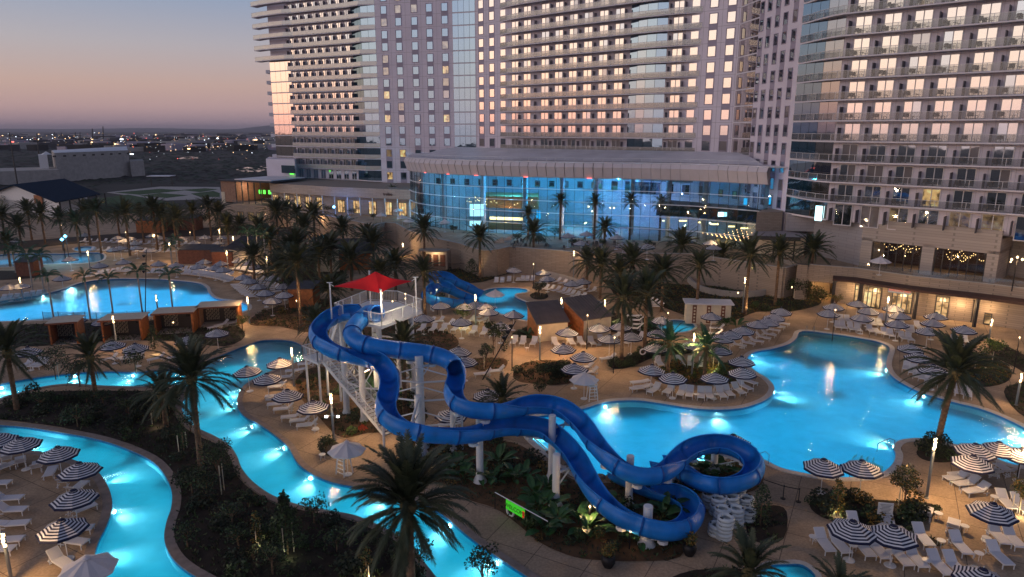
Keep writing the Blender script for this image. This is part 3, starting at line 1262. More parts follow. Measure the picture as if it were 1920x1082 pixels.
inn2 = [LU + n * -.3, L0 + n * -.1] + inn
out2 = [LU + n * 2.2, L0 + n * 2.2, L1 + n * 2.2] + [p + n * 1.5 for p in inn[1:9]] + out[9:]
balcony(TL, inn2, out2, range(8, TOPK), 'railing_frost')
m = MB().use('facade_wall')
for k in range(8, TOPK):
    a = L0 + Vector((1.2, .5))
    m.box((a.x, a.y, FZ(k) + 1.4), (.5, .5, 2.8))
m.build('column', TL)
wall_strip(TL, [L0 + Vector((2, 1.5)), L1 + Vector((.5, .8))], FZ(8), FZ(TOPK))
# stubs of the balconies round the left side
m = MB().use('slab_white')
for k in range(-1, 8):
    m.box((L0.x - .7, L0.y + 1.5, FZ(k)), (1.3, 3, 1.0))
m.build('side_balcony', TL)

# ---- centre tower
TC = thing('hotel_tower', 'middle hotel tower with long curved balconies behind the atrium roof', 'building')
tW = (W1 - W0).normalized()
nW = Vector((tW.y, -tW.x))   # towards the camera
nWi = -nW
core = MB().use('facade_wall')
core.prism([W0 + nWi * .5, W1 + nWi * .5, S0 + Vector((1.0, .5)), S0 + Vector((10, 22)), W0 + nWi * 30], 4.4, FZ(TOPK))
core.build('tower_core', TC)
B0, B1 = seg_at(1176, W0, W1), seg_at(1243, W0, W1)
wall_strip(TC, [W0, B0], FZ(-4), FZ(TOPK))
wall_strip(TC, [B1, W1], FZ(-4), FZ(TOPK))
jl = MB().use('joint')
for k in range(-3, TOPK):
    for a, b in ((W0, B0), (B1, W1)):
        jl.prism([a + nW * .012, b + nW * .012, b, a], FZ(k) - .03, FZ(k) + .03)
for px in (894.5, 913, 933, 953, 1275, 1308, 1341, 1371):
    p = seg_at(px, W0, W1)
    jl.box((p.x, p.y, (FZ(-3) + FZ(TOPK)) / 2), (.06, .03, FZ(TOPK) - FZ(-3)), yaw(W0, W1))
jl.build('panel_joint', TC)
gm = (B0 + B1) / 2 + nW * .7
glass_strip(TC, [B0, (B0 + gm) / 2 + nW * .2, gm, (B1 + gm) / 2 + nW * .2, B1], -3, TOPK, 'glass_blue', 1.6)
glass_strip(TC, [W1, (W1 + S0) / 2 + Vector((-.1, -.15)), S0], -3, TOPK, 'glass_bright', 2.2)
rz = yaw(W0, W1)
for px in (903.6, 923, 943.5, 1292.5, 1325, 1357.5):
    p = seg_at(px, W0, W1)
    for k in range(-3, TOPK):
        g = 'glass_bright' if k > 0 else pick(k, [('glass_window', .6), ('glass_curtain', .4)])
        put_window(TC, 'square' if px not in (943.5, 1292.5) else 'wide', p.x, p.y, FZ(k) + .48, rz, g)
        if px in (903.6, 923, 1325, 1357.5) and (k + int(px) // 7) % 3:
            ob('spandrel_panel', sp, TC, (p.x, p.y, FZ(k) - .44), rz)
doors = [966, 988, 1021, 1046, 1072, 1099, 1127, 1156, 1262]
for px in doors:
    p = seg_at(px, W0, W1)
    for k in range(-3, TOPK):
        if k == -3:
            put_window(TC, 'wide', p.x, p.y, FZ(k) + .5, rz, 'glass_window')
            continue
        g = 'glass_bright' if k > 0 else random.choice(['glass_curtain', 'glass_window', 'glass_window'])
        if random.random() < .03:
            g = 'glass_window'
        put_window(TC, 'door', p.x, p.y, FZ(k) + .02, rz, g)
for i, px in enumerate([976, 1005, 1034, 1059, 1086, 1113, 1141, 1168, 1249, 1276]):
    p = seg_at(px, W0, W1)
    for k in range(-2, TOPK):
        ob('divider', dv, TC, (p.x, p.y, FZ(k)), rz)
# lens-shaped balconies
pxs = [938, 955, 975, 1000, 1030, 1070, 1110, 1150, 1180, 1210, 1240, 1265, 1285, 1305]
offs = [.05, .9, 1.6, 1.9, 2.0, 2.1, 2.2, 2.2, 2.2, 2.1, 1.9, 1.5, .8, .05]
inn = [seg_at(px, W0, W1) for px in pxs]
out = [p + nW * o for p, o in zip(inn, offs)]
balcony(TC, inn, out, range(-2, TOPK), 'railing_tint')

# ---- right tower
TR = thing('hotel_tower', 'nearest right hotel tower with glass-railed balconies and furniture', 'building')
tF = (F1 - F0).normalized()
nF = Vector((tF.y, -tF.x))
core = MB().use('facade_wall')
core.prism([S0 + Vector((.6, 0)), S1 + Vector((.6, 0)), F0 - nF * 1.2, F2 - nF * .6, F2 - nF * 25, S0 + Vector((25, 8))], FZ(-3) - .3, FZ(TOPK))
core.prism([S0 + Vector((.6, 0)), S1 + Vector((.6, 0)), S1 + Vector((12, 8)), S0 + Vector((25, 8))], 4.4, FZ(-3) - .3)
core.build('tower_core', TR)
wall_strip(TR, [S0, S1], 4.5, FZ(TOPK))
wall_strip(TR, [F0, F2], FZ(-3), FZ(TOPK))
cg = arc_between(S1, Vector((.35, -1)), F0, 5)
glass_strip(TR, cg[:4], -3, TOPK, 'glass_blue', 1.9)
glass_strip(TR, cg[3:], -3, TOPK, 'glass_bright', 1.9)  # one corner glass: its dark and cream reflections put into two tints
rz = yaw(S0, S1)
SP2 = MB().use('facade_spandrel').box((0, -.02, .45), (1.5, .06, .95)).mesh('spandrel_panel')
for px in (1413, 1426, 1441, 1456, 1473):
    p = seg_at(px, S0, S1)
    for k in range(-4, TOPK):
        put_window(TR, 'slim', p.x, p.y, FZ(k) + .5, rz, 'glass_window' if random.random() < .9 else 'glass_curtain')
        if (k + int(px)) % 2:
            ob('spandrel_panel', SP2, TR, (p.x, p.y, FZ(k) - .46), rz)
jl = MB().use('joint')
for k in range(-3, TOPK, 1):
    jl.prism([F0 + nF * .012, F2 + nF * .012, F2, F0], FZ(k) + 2.6, FZ(k) + 2.64)
for i in range(40):
    p = F0 + tF * (.8 + i * 1.05)
    jl.box((p.x, p.y, (FZ(-3) + FZ(TOPK)) / 2), (.03, .03, FZ(TOPK) - FZ(-3)), yaw(F0, F2))
jl.build('panel_joint', TR)
rz = yaw(F0, F1)
dpx = [1598, 1650.5, 1705, 1764, 1825, 1889]
dp = [seg_at(px, F0, F1) for px in dpx]
step = (dp[-1] - dp[0]) / 5
dp = [dp[0] + step * i for i in range(8)]
vp = [dp[0] + step * (i - .5) + step * .08 for i in range(9)]
dv2 = MB().use('divider').box((0, -.8, 1.0), (.10, 1.45, 2.0)).mesh('divider')
CH = None
for i, p in enumerate(dp):
    for k in range(-3, 10):
        if k == -3:
            put_window(TR, 'tall', p.x, p.y, FZ(k) - .7, rz, 'glass_window' if i not in (5, 2, 4) else 'glass_litdim')
            continue
        if k > 3:
            g = 'glass_bright' if random.random() < .9 else 'glass_curtain'
        elif k > 0:
            g = 'glass_bright'
        else:
            g = pick(k, [('glass_window', .72), ('glass_curtain', .16), ('glass_litdim', .12)])
        if k == -2 and i == 3:
            g = 'glass_lit'
        if k == 7 and i == 2:
            g = 'glass_litdim'
        put_window(TR, 'door', p.x, p.y, FZ(k) + .02, rz, g)
for p in vp:
    for k in range(-3, 10):
        ob('divider', dv2, TR, (p.x, p.y, FZ(k)), rz)
inn = cg[1:] + [F0 + (F2 - F0) * (i / 6) for i in range(1, 7)]
out = [cg[1] + Vector((-.4, -.1)), cg[2] + Vector((-.9, -.5)), cg[3] + Vector((-1.2, -.9)), cg[4] + Vector((-1.3, -1.3)), F0 + nF * 1.75] + \
      [F0 + (F2 - F0) * (i / 6) + nF * 1.75 for i in range(1, 7)]
inn = [cg[0]] + inn
out = [cg[0] + Vector((-.05, 0))] + out
balcony(TR, inn, out, range(-2, TOPK), 'railing_glass')
# balcony furniture: a chair and a little table outside every room
ch = MB().use('furniture_dark')
ch.box((0, 0, .42), (.55, .5, .06))
ch.box((0, .24, .7), (.55, .06, .5))
for a in (-.25, .25):
    for b in (-.22, .22):
        ch.box((a, b, .2), (.04, .04, .38))
    ch.box((a, 0, .62), (.05, .5, .04))
chm = ch.mesh('balcony_chair')
tb = MB().use('furniture_dark').lathe([(.0, .50), (.30, .50), (.30, .46), (.04, .46), (.04, .03), (.22, .03), (.22, 0)], 10)
tbm = tb.mesh('balcony_table')
for i, p in enumerate(dp):
    for k in range(-2, 9):
        for du, me, nm in ((-.9, chm, 'balcony_chair'), (.2, tbm, 'balcony_table')):
            q = p + tF * (du + random.uniform(-.1, .3)) + nF * random.uniform(.7, 1.1)
            o = ob(nm, me, None, (q.x, q.y, FZ(k)), rz + random.uniform(-.5, .5) + (PI if random.random() < .3 else 0))
            tag(o, ('dark chair' if me is chm else 'small dark table') + f' on the {ORD[i]} balcony from left, {ORD[k + 2]} storey up, nearest tower',
                'chair' if nm == 'balcony_chair' else 'table', 'chairs on the balconies of the right tower' if nm == 'balcony_chair' else 'tables on the balconies of the right tower')

# ================================================================== PODIUMS
POD = thing('hotel_podium', 'pale low podium with lit shop windows at the foot of the left tower', 'building')
q0, q1, q2 = plan(497, 190), plan(612, 178), plan(775, 168)
m = MB().use('stone_pale')
m.prism([q0, q1, q2, plan(780, 190), plan(560, 215), plan(500, 208)], 9.2, 11.6)
m.build('parapet', POD)
m = MB().use('facade_wall')
m.prism([plan(494, 205), plan(548, 201), plan(556, 215), plan(500, 220)], 11.6, 17.6)
m.build('upper_block', POD)
m = MB().use('glass_blue')
m.box(((plan(535, 200.6)).x, plan(535, 200.6).y, 14.8), (5.5, .2, 2.2), yaw(L0, L1))
m.build('window_band', POD)
m = MB().use('screen_green').box((plan(541, 200.3).x, plan(541, 200.3).y, 13.8), (1.6, .1, 1.0), yaw(L0, L1))
m.build('screen', POD)
i0, i1, i2 = plan(500, 192), plan(614, 181), plan(778, 171)
wall_strip(POD, [i0, i1, i2], 1.0, 9.15, 'stone_pale')
wn = win_mesh(2.4, 3.4, 'frame_dark', .12, 2)
pn = pane_mesh(2.4, 3.4, 'glass_shop')
for px in (507, 528, 549, 570, 591):
    p = seg_at(px, i0, i1)
    w = ob('window', wn, POD, (p.x, p.y, 5.0), yaw(i0, i1))
    ob('pane', pn, w)
for px in (632, 662, 692, 722, 750):
    p = seg_at(px, i1, i2)
    w = ob('window', wn, POD, (p.x, p.y, 4.7), yaw(i1, i2))
    ob('pane', pn, w)
m = MB().use('steel_white')
for px in range(500, 775, 24):
    p = seg_at(px, q0, q1) if px < 612 else seg_at(px, q1, q2)
    m.box((p.x, p.y, 6.9), (.25, .25, 4.6))
m.build('column', POD)
# lettering over the door
p = seg_at(722, q1, q2)
letters('trelise', 1.1, 'text_dark', POD, (p.x, p.y - .12, 10.0), yaw(q1, q2), .04)

# left restaurant wing with terrace and green screens
RW = thing('restaurant_wing', 'brick restaurant pavilion with flat roof, open terrace and green screens', 'building')
a0, a1 = plan(404, 193), plan(500, 186)
tt = (a1 - a0).normalized()
nn = Vector((-tt.y, tt.x))
m = MB().use('brick_wall')
m.prism([a0, a0 + tt * 5.2, a0 + tt * 5.2 + nn * 14, a0 + nn * 14], 6.3, 12.0)
m.build('brick_block', RW)
m = MB().use('cream_panel')
m.prism([a0 - nn * .1, a0 + tt * 1.2 - nn * .1, a0 + tt * 1.2 + nn * 3, a0 + nn * 3], 1.0, 9.0)
m.build('end_wall', RW)
m = MB().use('stone_wall')
m.prism([a0 + tt * .8 - nn * 1.5, a1 - nn * 1.5, a1 + nn * 14, a0 + tt * .8 + nn * 14], .0, 5.9)
m.build('terrace_base', RW)
m = MB().use('dark_roof')
m.prism([a0 - tt * .4 - nn * .6, a1 + tt * .5 - nn * .6, a1 + nn * 15, a0 + nn * 15], 12.02, 12.4)
m.build('roof', RW)
m = MB().use('roof_metal')
m.prism([a0 + tt * 5 + nn * .2, a1 + nn * .2, a1 + nn * 14, a0 + tt * 5 + nn * 14], 12.42, 12.7)
m.build('roof_sheet', RW)
m = MB().use('frame_dark')
for i in range(5):
    p = a0 + tt * (5.4 + i * 2.2)
    m.box((p.x, p.y, 9.0), (.25, .25, 5.9))
m.build('post', RW)
m = MB().use('railing_glass')
m.prism([a0 + tt * 5 - nn * 1.4, a1 - nn * 1.4, a1 - nn * 1.36, a0 + tt * 5 - nn * 1.36], 5.95, 7.0)
m.build('railing', RW)
for px, w in ((453, 1.0), (461, .8), (473, 1.6)):
    p = seg_at(px, a0, a1) + nn * 5
    MB().use('screen_green').box((p.x, p.y, 8.9), (w, .1, 1.1), yaw(a0, a1)).build('screen', RW)
for px in (437, 457, 474):
    p = seg_at(px, a0 - nn * 1.5, a1 - nn * 1.5)
    w = ob('window', win_mesh(2.2, 2.6, 'frame_dark', .12, 2), RW, (p.x, p.y, 1.4), yaw(a0, a1))
    ob('pane', pane_mesh(2.2, 2.6, 'glass_litdim'), w)
p = plan(455, 190)
lamp('POINT', (p.x, p.y + 3, 10.5), 500, (1, .65, .4), .4)

# ================================================================== ATRIUM
AT = thing('glass_atrium', 'wide curved glass atrium lit blue inside under a white roof rim', 'building')
acp = [(766, 166), (774, 160.5), (795, 155.5), (840, 150), (905, 145), (1000, 140.5), (1100, 137), (1200, 134.5), (1300, 130.5), (1380, 125.5), (1452, 120.5)]
ac = [plan(a, b) for a, b in acp]
acs = spline(ac, False, 5)
# resample at even steps
ln = [0]
for a, b in zip(acs[:-1], acs[1:]):
    ln.append(ln[-1] + (b - a).length)


def at_len(s):
    for i in range(len(ln) - 1):
        if s <= ln[i + 1] + 1e-6:
            u = (s - ln[i]) / (ln[i + 1] - ln[i])
            return acs[i] * (1 - u) + acs[i + 1] * u
    return acs[-1]


NP_ = 46
stp = ln[-1] / NP_
apt = [at_len(i * stp) for i in range(NP_ + 1)]
Z0, ZG, ZF, ZR = 4.6, 16.7, 19.6, 20.0
fpm = {}
fr = MB().use('frame_dark')
for i in range(NP_):
    a, b = apt[i], apt[i + 1]
    t = (b - a).normalized()
    n = Vector((t.y, -t.x))
    rzz = yaw(a, b)
    w = (b - a).length
    c = (a + b) / 2
    # fascia panels lean outwards a little towards the top
    m = MB().use('fascia')
    aa, bb = a + t * .05, b - t * .05
    vs = [aa + n * .6, bb + n * .6, bb + n * 1.4, aa + n * 1.4]
    z0, z1, z2 = ZG, ZG + (ZF - ZG) * .72, ZF
    m.use('fascia').face([(vs[0].x, vs[0].y, z0), (vs[1].x, vs[1].y, z0), (vs[2].x, vs[2].y, z1), (vs[3].x, vs[3].y, z1)])
    v4, v5 = bb + n * .9, aa + n * .9
    m.face([(vs[3].x, vs[3].y, z1), (vs[2].x, vs[2].y, z1), (v4.x, v4.y, z2), (v5.x, v5.y, z2)])
    m.build('fascia_panel', AT)
    for r in range(5):
        h = (ZG - Z0) / 5
        if round(w, 2) not in fpm:
            fpm[round(w, 2)] = MB().use('glass_atrium').box((0, 0, h / 2), (w - .05, .03, h - .06)).mesh('glass_panel')
        ob('glass_panel', fpm[round(w, 2)], AT, (c.x, c.y, Z0 + r * h + .02), rzz)
    fr.use('frame_dark').box((a.x, a.y, (Z0 + ZG) / 2), (.06, .12, ZG - Z0), rzz)
fr.build('mullion', AT)
for r in range(1, 5):
    lines = MB().use('steel_white')
    z = Z0 + r * (ZG - Z0) / 5
    for a, b in zip(apt[:-1], apt[1:]):
        t = (b - a).normalized()
        n = Vector((t.y, -t.x))
        lines.prism([a + n * .35, b + n * .35, b + n * .05, a + n * .05], z - .05, z + .05)
    lines.build('ledge', AT)
m = MB().use('fascia_dark')
for a, b in zip(apt[:-1], apt[1:]):
    t = (b - a).normalized()
    n = Vector((t.y, -t.x))
    m.prism([a + n * .55, b + n * .55, b - n * .5, a - n * .5], ZG - .12, ZG + .1)
    m.prism([a + n * .5, b + n * .5, b + n * .1, a + n * .1], ZG + .12, ZF - .05)
m.build('soffit', AT)
m = MB().use('roof_metal')
bk = [plan(1482, 118.6), plan(1409, 132.8), W1 + nW * .3, W0 + nW * .3 + tW * .5, plan(852, 186.9), plan(772, 188)]
rim = []
for i, p in enumerate(apt):
    t = (apt[min(i + 1, NP_)] - apt[max(i - 1, 0)]).normalized()
    rim.append(p + Vector((t.y, -t.x)) * .88)
m.prism(rim + bk, ZF + .02, ZF + .2)
m.build('roof', AT)
# raised roof swell and ribs
m = MB().use('roof_metal')
mid = [p * .55 + (W0 + (W1 - W0) * (i / NP_) + nW * 2) * .45 for i, p in enumerate(apt)]
hi = [p * .25 + (W0 + (W1 - W0) * (i / NP_) + nW * 2) * .75 for i, p in enumerate(apt)]
lo_ = [p * .85 + (W0 + (W1 - W0) * (i / NP_) + nW * 2) * .15 for i, p in enumerate(apt)]
for i in range(NP_):
    for (A, za), (B, zb) in (((lo_, ZF + .25), (mid, ZF + 1.5)), ((mid, ZF + 1.5), (hi, ZF + 2.1))):
        m.face([(A[i].x, A[i].y, za), (A[i + 1].x, A[i + 1].y, za), (B[i + 1].x, B[i + 1].y, zb), (B[i].x, B[i].y, zb)])
m.build('roof_swell', AT)
rl = MB().use('steel_white')
for i in range(0, NP_ + 1):
    p = rim[i] * .995
    rl.box((p.x, p.y + .3, ZF + .6), (.04, .04, .8))
    if i < NP_:
        rl.rod((rim[i].x * .995, rim[i].y * .995 + .3, ZF + 1.0), (rim[i + 1].x * .995, rim[i + 1].y * .995 + .3, ZF + 1.0), .025, n=4)
rl.build('roof_railing', AT)
# interior
bi = [plan(1452, 124.3), plan(1425, 129.8), plan(1410, 133.4), plan(1330, 145), plan(1200, 158), plan(1080, 163), plan(960, 168), plan(860, 172), plan(790, 176)]
m = MB().use('blue_interior')
for a, b in zip(bi[:-1], bi[1:]):
    t = (b - a).normalized()
    n = Vector((t.y, -t.x))
    m.prism([a, b, b + n * .3, a + n * .3], Z0, ZG)
m.build('inner_wall', AT)
wm, wp = WIN['low'][0], WIN['low'][1]['glass_window']
for row, z in ((0, 12.6), (1, 9.0)):
    for px in range(820, 1430, 27):
        for a, b in zip(bi[:-1], bi[1:]):
            q = seg_at(px, b, a)
            if min(a.x, b.x) <= q.x < max(a.x, b.x):
                if row == 1 and px < 1180:
                    continue
                t = (a - b).normalized()
                n = Vector((t.y, -t.x))
                w = ob('inner_window', wm, AT, (q.x + n.x * .05, q.y + n.y * .05, z), yaw(b, a))
                ob('pane', WIN['low'][1]['glass_litdim'] if px in (1117,) else wp, w)
m = MB().use('concrete')
m.prism(list(reversed([p + Vector((0, .3)) for p in apt])) + list(reversed(bi)), Z0 - .05, Z0)
m.build('inner_floor', AT)
m = MB().use('slab_white')
for px, Y in ((830, 158), (905, 152), (985, 148), (1055, 146), (1120, 144), (1190, 142), (1260, 140), (1330, 136)):
    p = plan(px, Y)
    m.lathe([(.55, Z0), (.55, ZG)], 14, (p.x, p.y, 0))
m.build('inner_column', AT, smooth=True)
# dark mezzanine on the right, warm bar counter and light strings
m = MB().use('frame_dark')
m.prism([plan(1238, 134), plan(1300, 131.2), plan(1380, 126.4), plan(1448, 121.4), plan(1450, 124), plan(1410, 132), plan(1240, 146)], 9.6, 11.6)
m.build('mezzanine', AT)
m = MB().use('lamp_bulb')
for i in range(60):
    px = random.uniform(872, 1012)
    p = plan(px, random.uniform(150, 158))
    m.lathe([(.0, .12), (.12, 0), (.0, -.12)], 6, (p.x, p.y, random.gauss(10.3, .5)))
m.build('string_light', AT)
MB().use('orange_interior').prism([plan(905, 153), plan(1010, 150), plan(1012, 160), plan(910, 163)], 9.0, 11.6).build('ceiling_canopy', AT)
MB().use('orange_interior').prism([plan(915, 150), plan(985, 148), plan(986, 150), plan(917, 152)], Z0, 6.0).build('bar_counter', AT)
MB().use('lamp_bulb').prism([plan(917, 152.5), plan(984, 150.5), plan(984, 150.7), plan(917, 152.7)], 6.4, 7.0).build('bar_back_light', AT)
MB().use('screen_white').box((plan(893, 150).x, 148, 9.0), (3.0, .2, 2.6)).build('screen', AT)
MB().use('screen_white').box((plan(891, 150).x, 147.6, 6.2), (2.6, .2, 1.0)).build('screen', AT)
MB().use('screen_cyan').box((plan(1010, 150).x, 147, 8.0), (.9, .2, 2.0)).build('screen', AT)
MB().use('screen_white').box((plan(1367, 126).x, 126.4, 10.7), (1.6, .2, .8)).build('screen', AT)
MB().use('screen_cyan').box((plan(1408, 128).x, 128.0, 12.9), (.6, .2, 1.2)).build('screen', AT)
for px, w in ((1255, 1.0), (1290, 1.6), (1325, 1.2), (1352, 1.5), (1385, 1.2), (1410, 1.4)):
    p = plan(px, 141 - max(0, px - 1300) * .1)
    MB().use('lamp_bulb').box((p.x, p.y, 7.6), (w, .2, .25)).build('ceiling_strip', AT)
for px, Y, z, pw, col in ((960, 152, 14, 2600, (.05, .55, 1.0)), (1040, 150, 14, 3200, (.05, .62, 1.0)), (1110, 148, 14, 2600, (.06, .55, 1.0)), (1170, 147, 13, 1100, (.2, .25, 1.0)),
                          (1240, 145, 12, 350, (.6, .7, 1.0)), (1330, 136, 12, 260, (.8, .8, 1.0)), (1400, 129, 14, 200, (.8, .8, 1.0)), (850, 160, 13, 700, (.2, .6, 1.0)), (805, 166, 12, 1400, (.15, .65, 1.0)), (795, 166, 7, 300, (1, .7, .5)),
                          (900, 152, 7.4, 500, (.5, .8, 1.0)), (950, 150, 7.5, 700, (1, .5, .25)), (1080, 145, 7.5, 900, (1, .6, .4)), (1150, 144, 7.5, 600, (1, .65, .4)),
                          (1290, 137, 7.8, 500, (1, .65, .35)), (1380, 131, 7.8, 300, (1, .65, .35))):
    p = plan(px, Y)
    lamp('POINT', (p.x, p.y, z), pw * 1.5 * (1 if col[2] > col[0] * 2 else .45), col, .10, name='atrium_lamp')
# small warm spots along the fascia
m = MB().use('city_red')
for px in (795, 838, 898, 987, 1098):
    p = plan(px, 1)
    s = (px - 960) / FPX * COSP
    for a, b in zip(apt[:-1], apt[1:]):
        if a.x / a.y <= s < b.x / b.y:
            m.box(((a.x + b.x) / 2, (a.y + b.y) / 2 - .75, ZG - .08), (.9, .2, .08))
m.build('canopy_spot', AT)

# ================================================================== PLAZA TERRACE AND RETAINING WALLS
pz = [(545, 396), (640, 412), (700, 425), (722, 420), (745, 422), (770, 436), (812, 449), (862, 460), (905, 474), (930, 472), (954, 466), (1098, 478), (1200, 479), (1295, 480), (1360, 490),
      (1434, 501), (1470, 507), (1508, 497), (1560, 499)]
pzp = [P(x, y, 4.5).xy for x, y in pz]
PLAZA = pzp + [Vector((60, 112)), Vector((75, 150)), Vector((75, 232)), Vector((-90, 232)), Vector((-90, 200))]
m = MB().use('deck')
m.prism(PLAZA, -.5, 4.5)
o = m.build('terrace_ground')
tag(o, kind='structure')
RWALL = thing('retaining_wall', 'long pale stone retaining wall below the upper terrace', 'wall')
m = MB().use('stone_wall')
m2 = MB().use('concrete')
for a, b in zip(pzp[:-1], pzp[1:]):
    t = (b - a).normalized()
    n = Vector((t.y, -t.x))
    m.prism([a + n * .3, b + n * .3, b + n * .004, a + n * .004], -.5, 4.9)
    m2.prism([a + n * .36, b + n * .36, b - n * .05, a - n * .05], 4.903, 5.02)
m.build('wall_face', RWALL)
m2.build('coping', RWALL)
# doorway in the wall
a = P(817, 473, 1.5)
dr = thing('service_doorway', 'lit doorway opening in the stone wall with brown doors', 'doorway', (P(828, 471, 1.2).x, 126.6, 0.6), -.25)
MB().use('cream_panel').box((0, 1.2, 1.6), (5.2, .1, 3.0)).build('back_wall', dr)
for x in (-1.4, 0, 1.4):
    MB().use('wood_dark').box((x, 1.05, 1.2), (1.0, .08, 2.2)).build('door', dr)
MB().use('stone_wall').box((0, .5, 3.25), (5.8, 2.2, .3)).build('lintel', dr)
MB().use('stone_wall').box((-2.75, .5, 1.5), (.3, 2.2, 3.2)).build('jamb', dr)
MB().use('stone_wall').box((2.75, .5, 1.5), (.3, 2.2, 3.2)).build('jamb', dr)
lamp('POINT', (dr.location.x, dr.location.y + .2, 3.2), 120, (1, .7, .4), .2)

# stair ramp with step lights from the plaza down to the pool level
ST = thing('stone_stair', 'stone staircase with small warm lights descending from the terrace', 'stairs')
s0, s1 = P(952, 452, 4.6), P(880, 486, 0)
m = MB().use('stone_wall')
for k in range(16):
    u = k / 16
    c = s0.xy * (1 - u) + s1.xy * u
    z = 4.6 * (1 - u)
    m.box((c.x, c.y, z / 2), (1.4, 2.6, max(.1, z)), yaw(s1.xy, s0.xy))
m.build('step', ST)
m = MB().use('stone_pale')
d = (s1.xy - s0.xy).normalized()
nn = Vector((-d.y, d.x))
for sg in (-1.6, 1.6):
    A, B = s0.xy + nn * sg, s1.xy + nn * sg
    vs = [(A.x, A.y, 0), (B.x, B.y, 0), (B.x, B.y, 1.0), (A.x, A.y, 5.6)]
    w = nn * .15
    vs2 = [(v[0] + w.x, v[1] + w.y, v[2]) for v in vs]
    m.add(vs + vs2, [(0, 1, 2, 3), (7, 6, 5, 4), (3, 2, 6, 7), (0, 4, 5, 1), (1, 5, 6, 2), (0, 3, 7, 4)])
m.build('parapet', ST)
m = MB().use('lamp_bulb')
for k in range(9):
    u = (k + .5) / 9
    c = s0.xy * (1 - u) + s1.xy * u - nn * -1.35
    m.box((c.x, c.y, 4.6 * (1 - u) + .6), (.2, .2, .12))
m.build('step_light', ST)
p = (s0 + s1) / 2
lamp('POINT', (p.x, p.y - 1.5, 3.8), 120, (1, .65, .35), .2)

# ================================================================== RIGHT WING (pool level shops under a terrace)
RB = thing('poolside_wing', 'stone poolside building with lit shopfronts under a brown canopy', 'building')
base = [(1508, 562), (1600, 571), (1655, 581), (1700, 589), (1760, 597), (1830, 606), (1920, 620), (2020, 640)]
bp = [P(x, y, 0).xy for x, y in base]
ZT = 5.6
# the warm passage opening between px 1520 and 1597
oa, ob_ = seg_at(1520, bp[0], bp[1]), seg_at(1597, bp[0], bp[1])
m = MB().use('stone_wall')


def wseg(m, a, b, z0, z1, d=.35):
    t = (b - a).normalized()
    n = Vector((-t.y, t.x))
    m.prism([a, b, b + n * d, a + n * d], z0, z1)


wseg(m, bp[0], oa, 0, ZT)
wseg(m, oa, ob_, 3.0, ZT)
wseg(m, ob_, bp[1], 0, ZT)
for a, b in zip(bp[1:-1], bp[2:]):
    wseg(m, a, b, 0, ZT)
cn = P(1470, 545, 0).xy
wseg(m, cn, bp[0], 0, ZT - .4)
wseg(m, P(1434, 530, 0).xy, cn, 0, ZT - .5)
m.build('wall', RB)
m = MB().use('cream_panel')
t = (ob_ - oa).normalized()
n = Vector((-t.y, t.x))
for A, B in ((oa + n * .36, oa + n * 9), (ob_ + n * 9, ob_ + n * .36), (oa + n * 9, ob_ + n * 9)):
    wseg(m, A, B, 0, 3.0, .2)
m.build('passage_wall', RB)
m = MB().use('cream_panel')
m.prism([oa + n * .4, ob_ + n * .4, ob_ + n * 9, oa + n * 9], 3.01, 3.2)
m.build('passage_ceiling', RB)
c = (oa + ob_) / 2 + n * 3
lamp('POINT', (c.x, c.y, 2.6), 420, (1, .58, .22), .3)
c = (oa + ob_) / 2 + n * 7
lamp('POINT', (c.x, c.y, 2.6), 420, (1, .66, .30), .3)
MB().use('wood').box((c.x - 2, c.y + 1.5, 1.2), (1.6, .1, 2.4)).build('passage_door', RB)
# body + terrace on top
top = [bp[0], *bp[1:], Vector((110, 80)), Vector((110, 125)), Vector((60, 125)), Vector((50, 116))]
m = MB().use('deck')
inset_bp = [p + Vector((.3, .35)) for p in bp]
m.prism([inset_bp[0], *inset_bp[1:], Vector((110, 80)), Vector((110, 125)), Vector((60, 125)), Vector((46.5, 113))], ZT - .9, ZT - .5)
m.build('terrace_floor', RB)
m = MB().use('concrete')
for a, b in zip(bp[:-1], bp[1:]):
    t = (b - a).normalized()
    n = Vector((-t.y, t.x))
    m.prism([a - n * .06, b - n * .06, b + n * .42, a + n * .42], ZT + .003, ZT + .12)
m.build('coping', RB)
m = MB().use('railing_glass')
for a, b in zip(bp[1:-1], bp[2:]):
    t = (b - a).normalized()
    n = Vector((-t.y, t.x))
    m.prism([a + n * .15, b + n * .15, b + n * .18, a + n * .18], ZT + .12, ZT + .95)
m.build('glass_railing', RB)
# canopy
m = MB().use('brown_fascia')
cpts = [seg_at(1592, bp[0], bp[1])] + bp[1:7]
cq = []
for i, p in enumerate(cpts):
    a = cpts[max(0, i - 1)]
    b = cpts[min(len(cpts) - 1, i + 1)]
    t = (b - a).normalized()
    cq.append(p + Vector((t.y, -t.x)) * 2.6)
for i in range(len(cpts) - 1):
    m.prism([cq[i], cq[i + 1], cpts[i + 1], cpts[i]], 3.9, 4.25)
m.build('canopy', RB)
m = MB().use('frame_dark')
for px in (1598, 1652, 1765, 1888):
    for a, b, u, v in zip(cpts[:-1], cpts[1:], cq[:-1], cq[1:]):
        q = seg_at(px, u, v)
        if min(u.x, v.x) <= q.x < max(u.x, v.x):
            MB().use('frame_dark').box((q.x, q.y + .3, 1.95), (.35, .35, 3.9)).box((q.x + .6, q.y + .9, 3.75), (.25, 2.4, .3), -.7).build('canopy_post', RB)



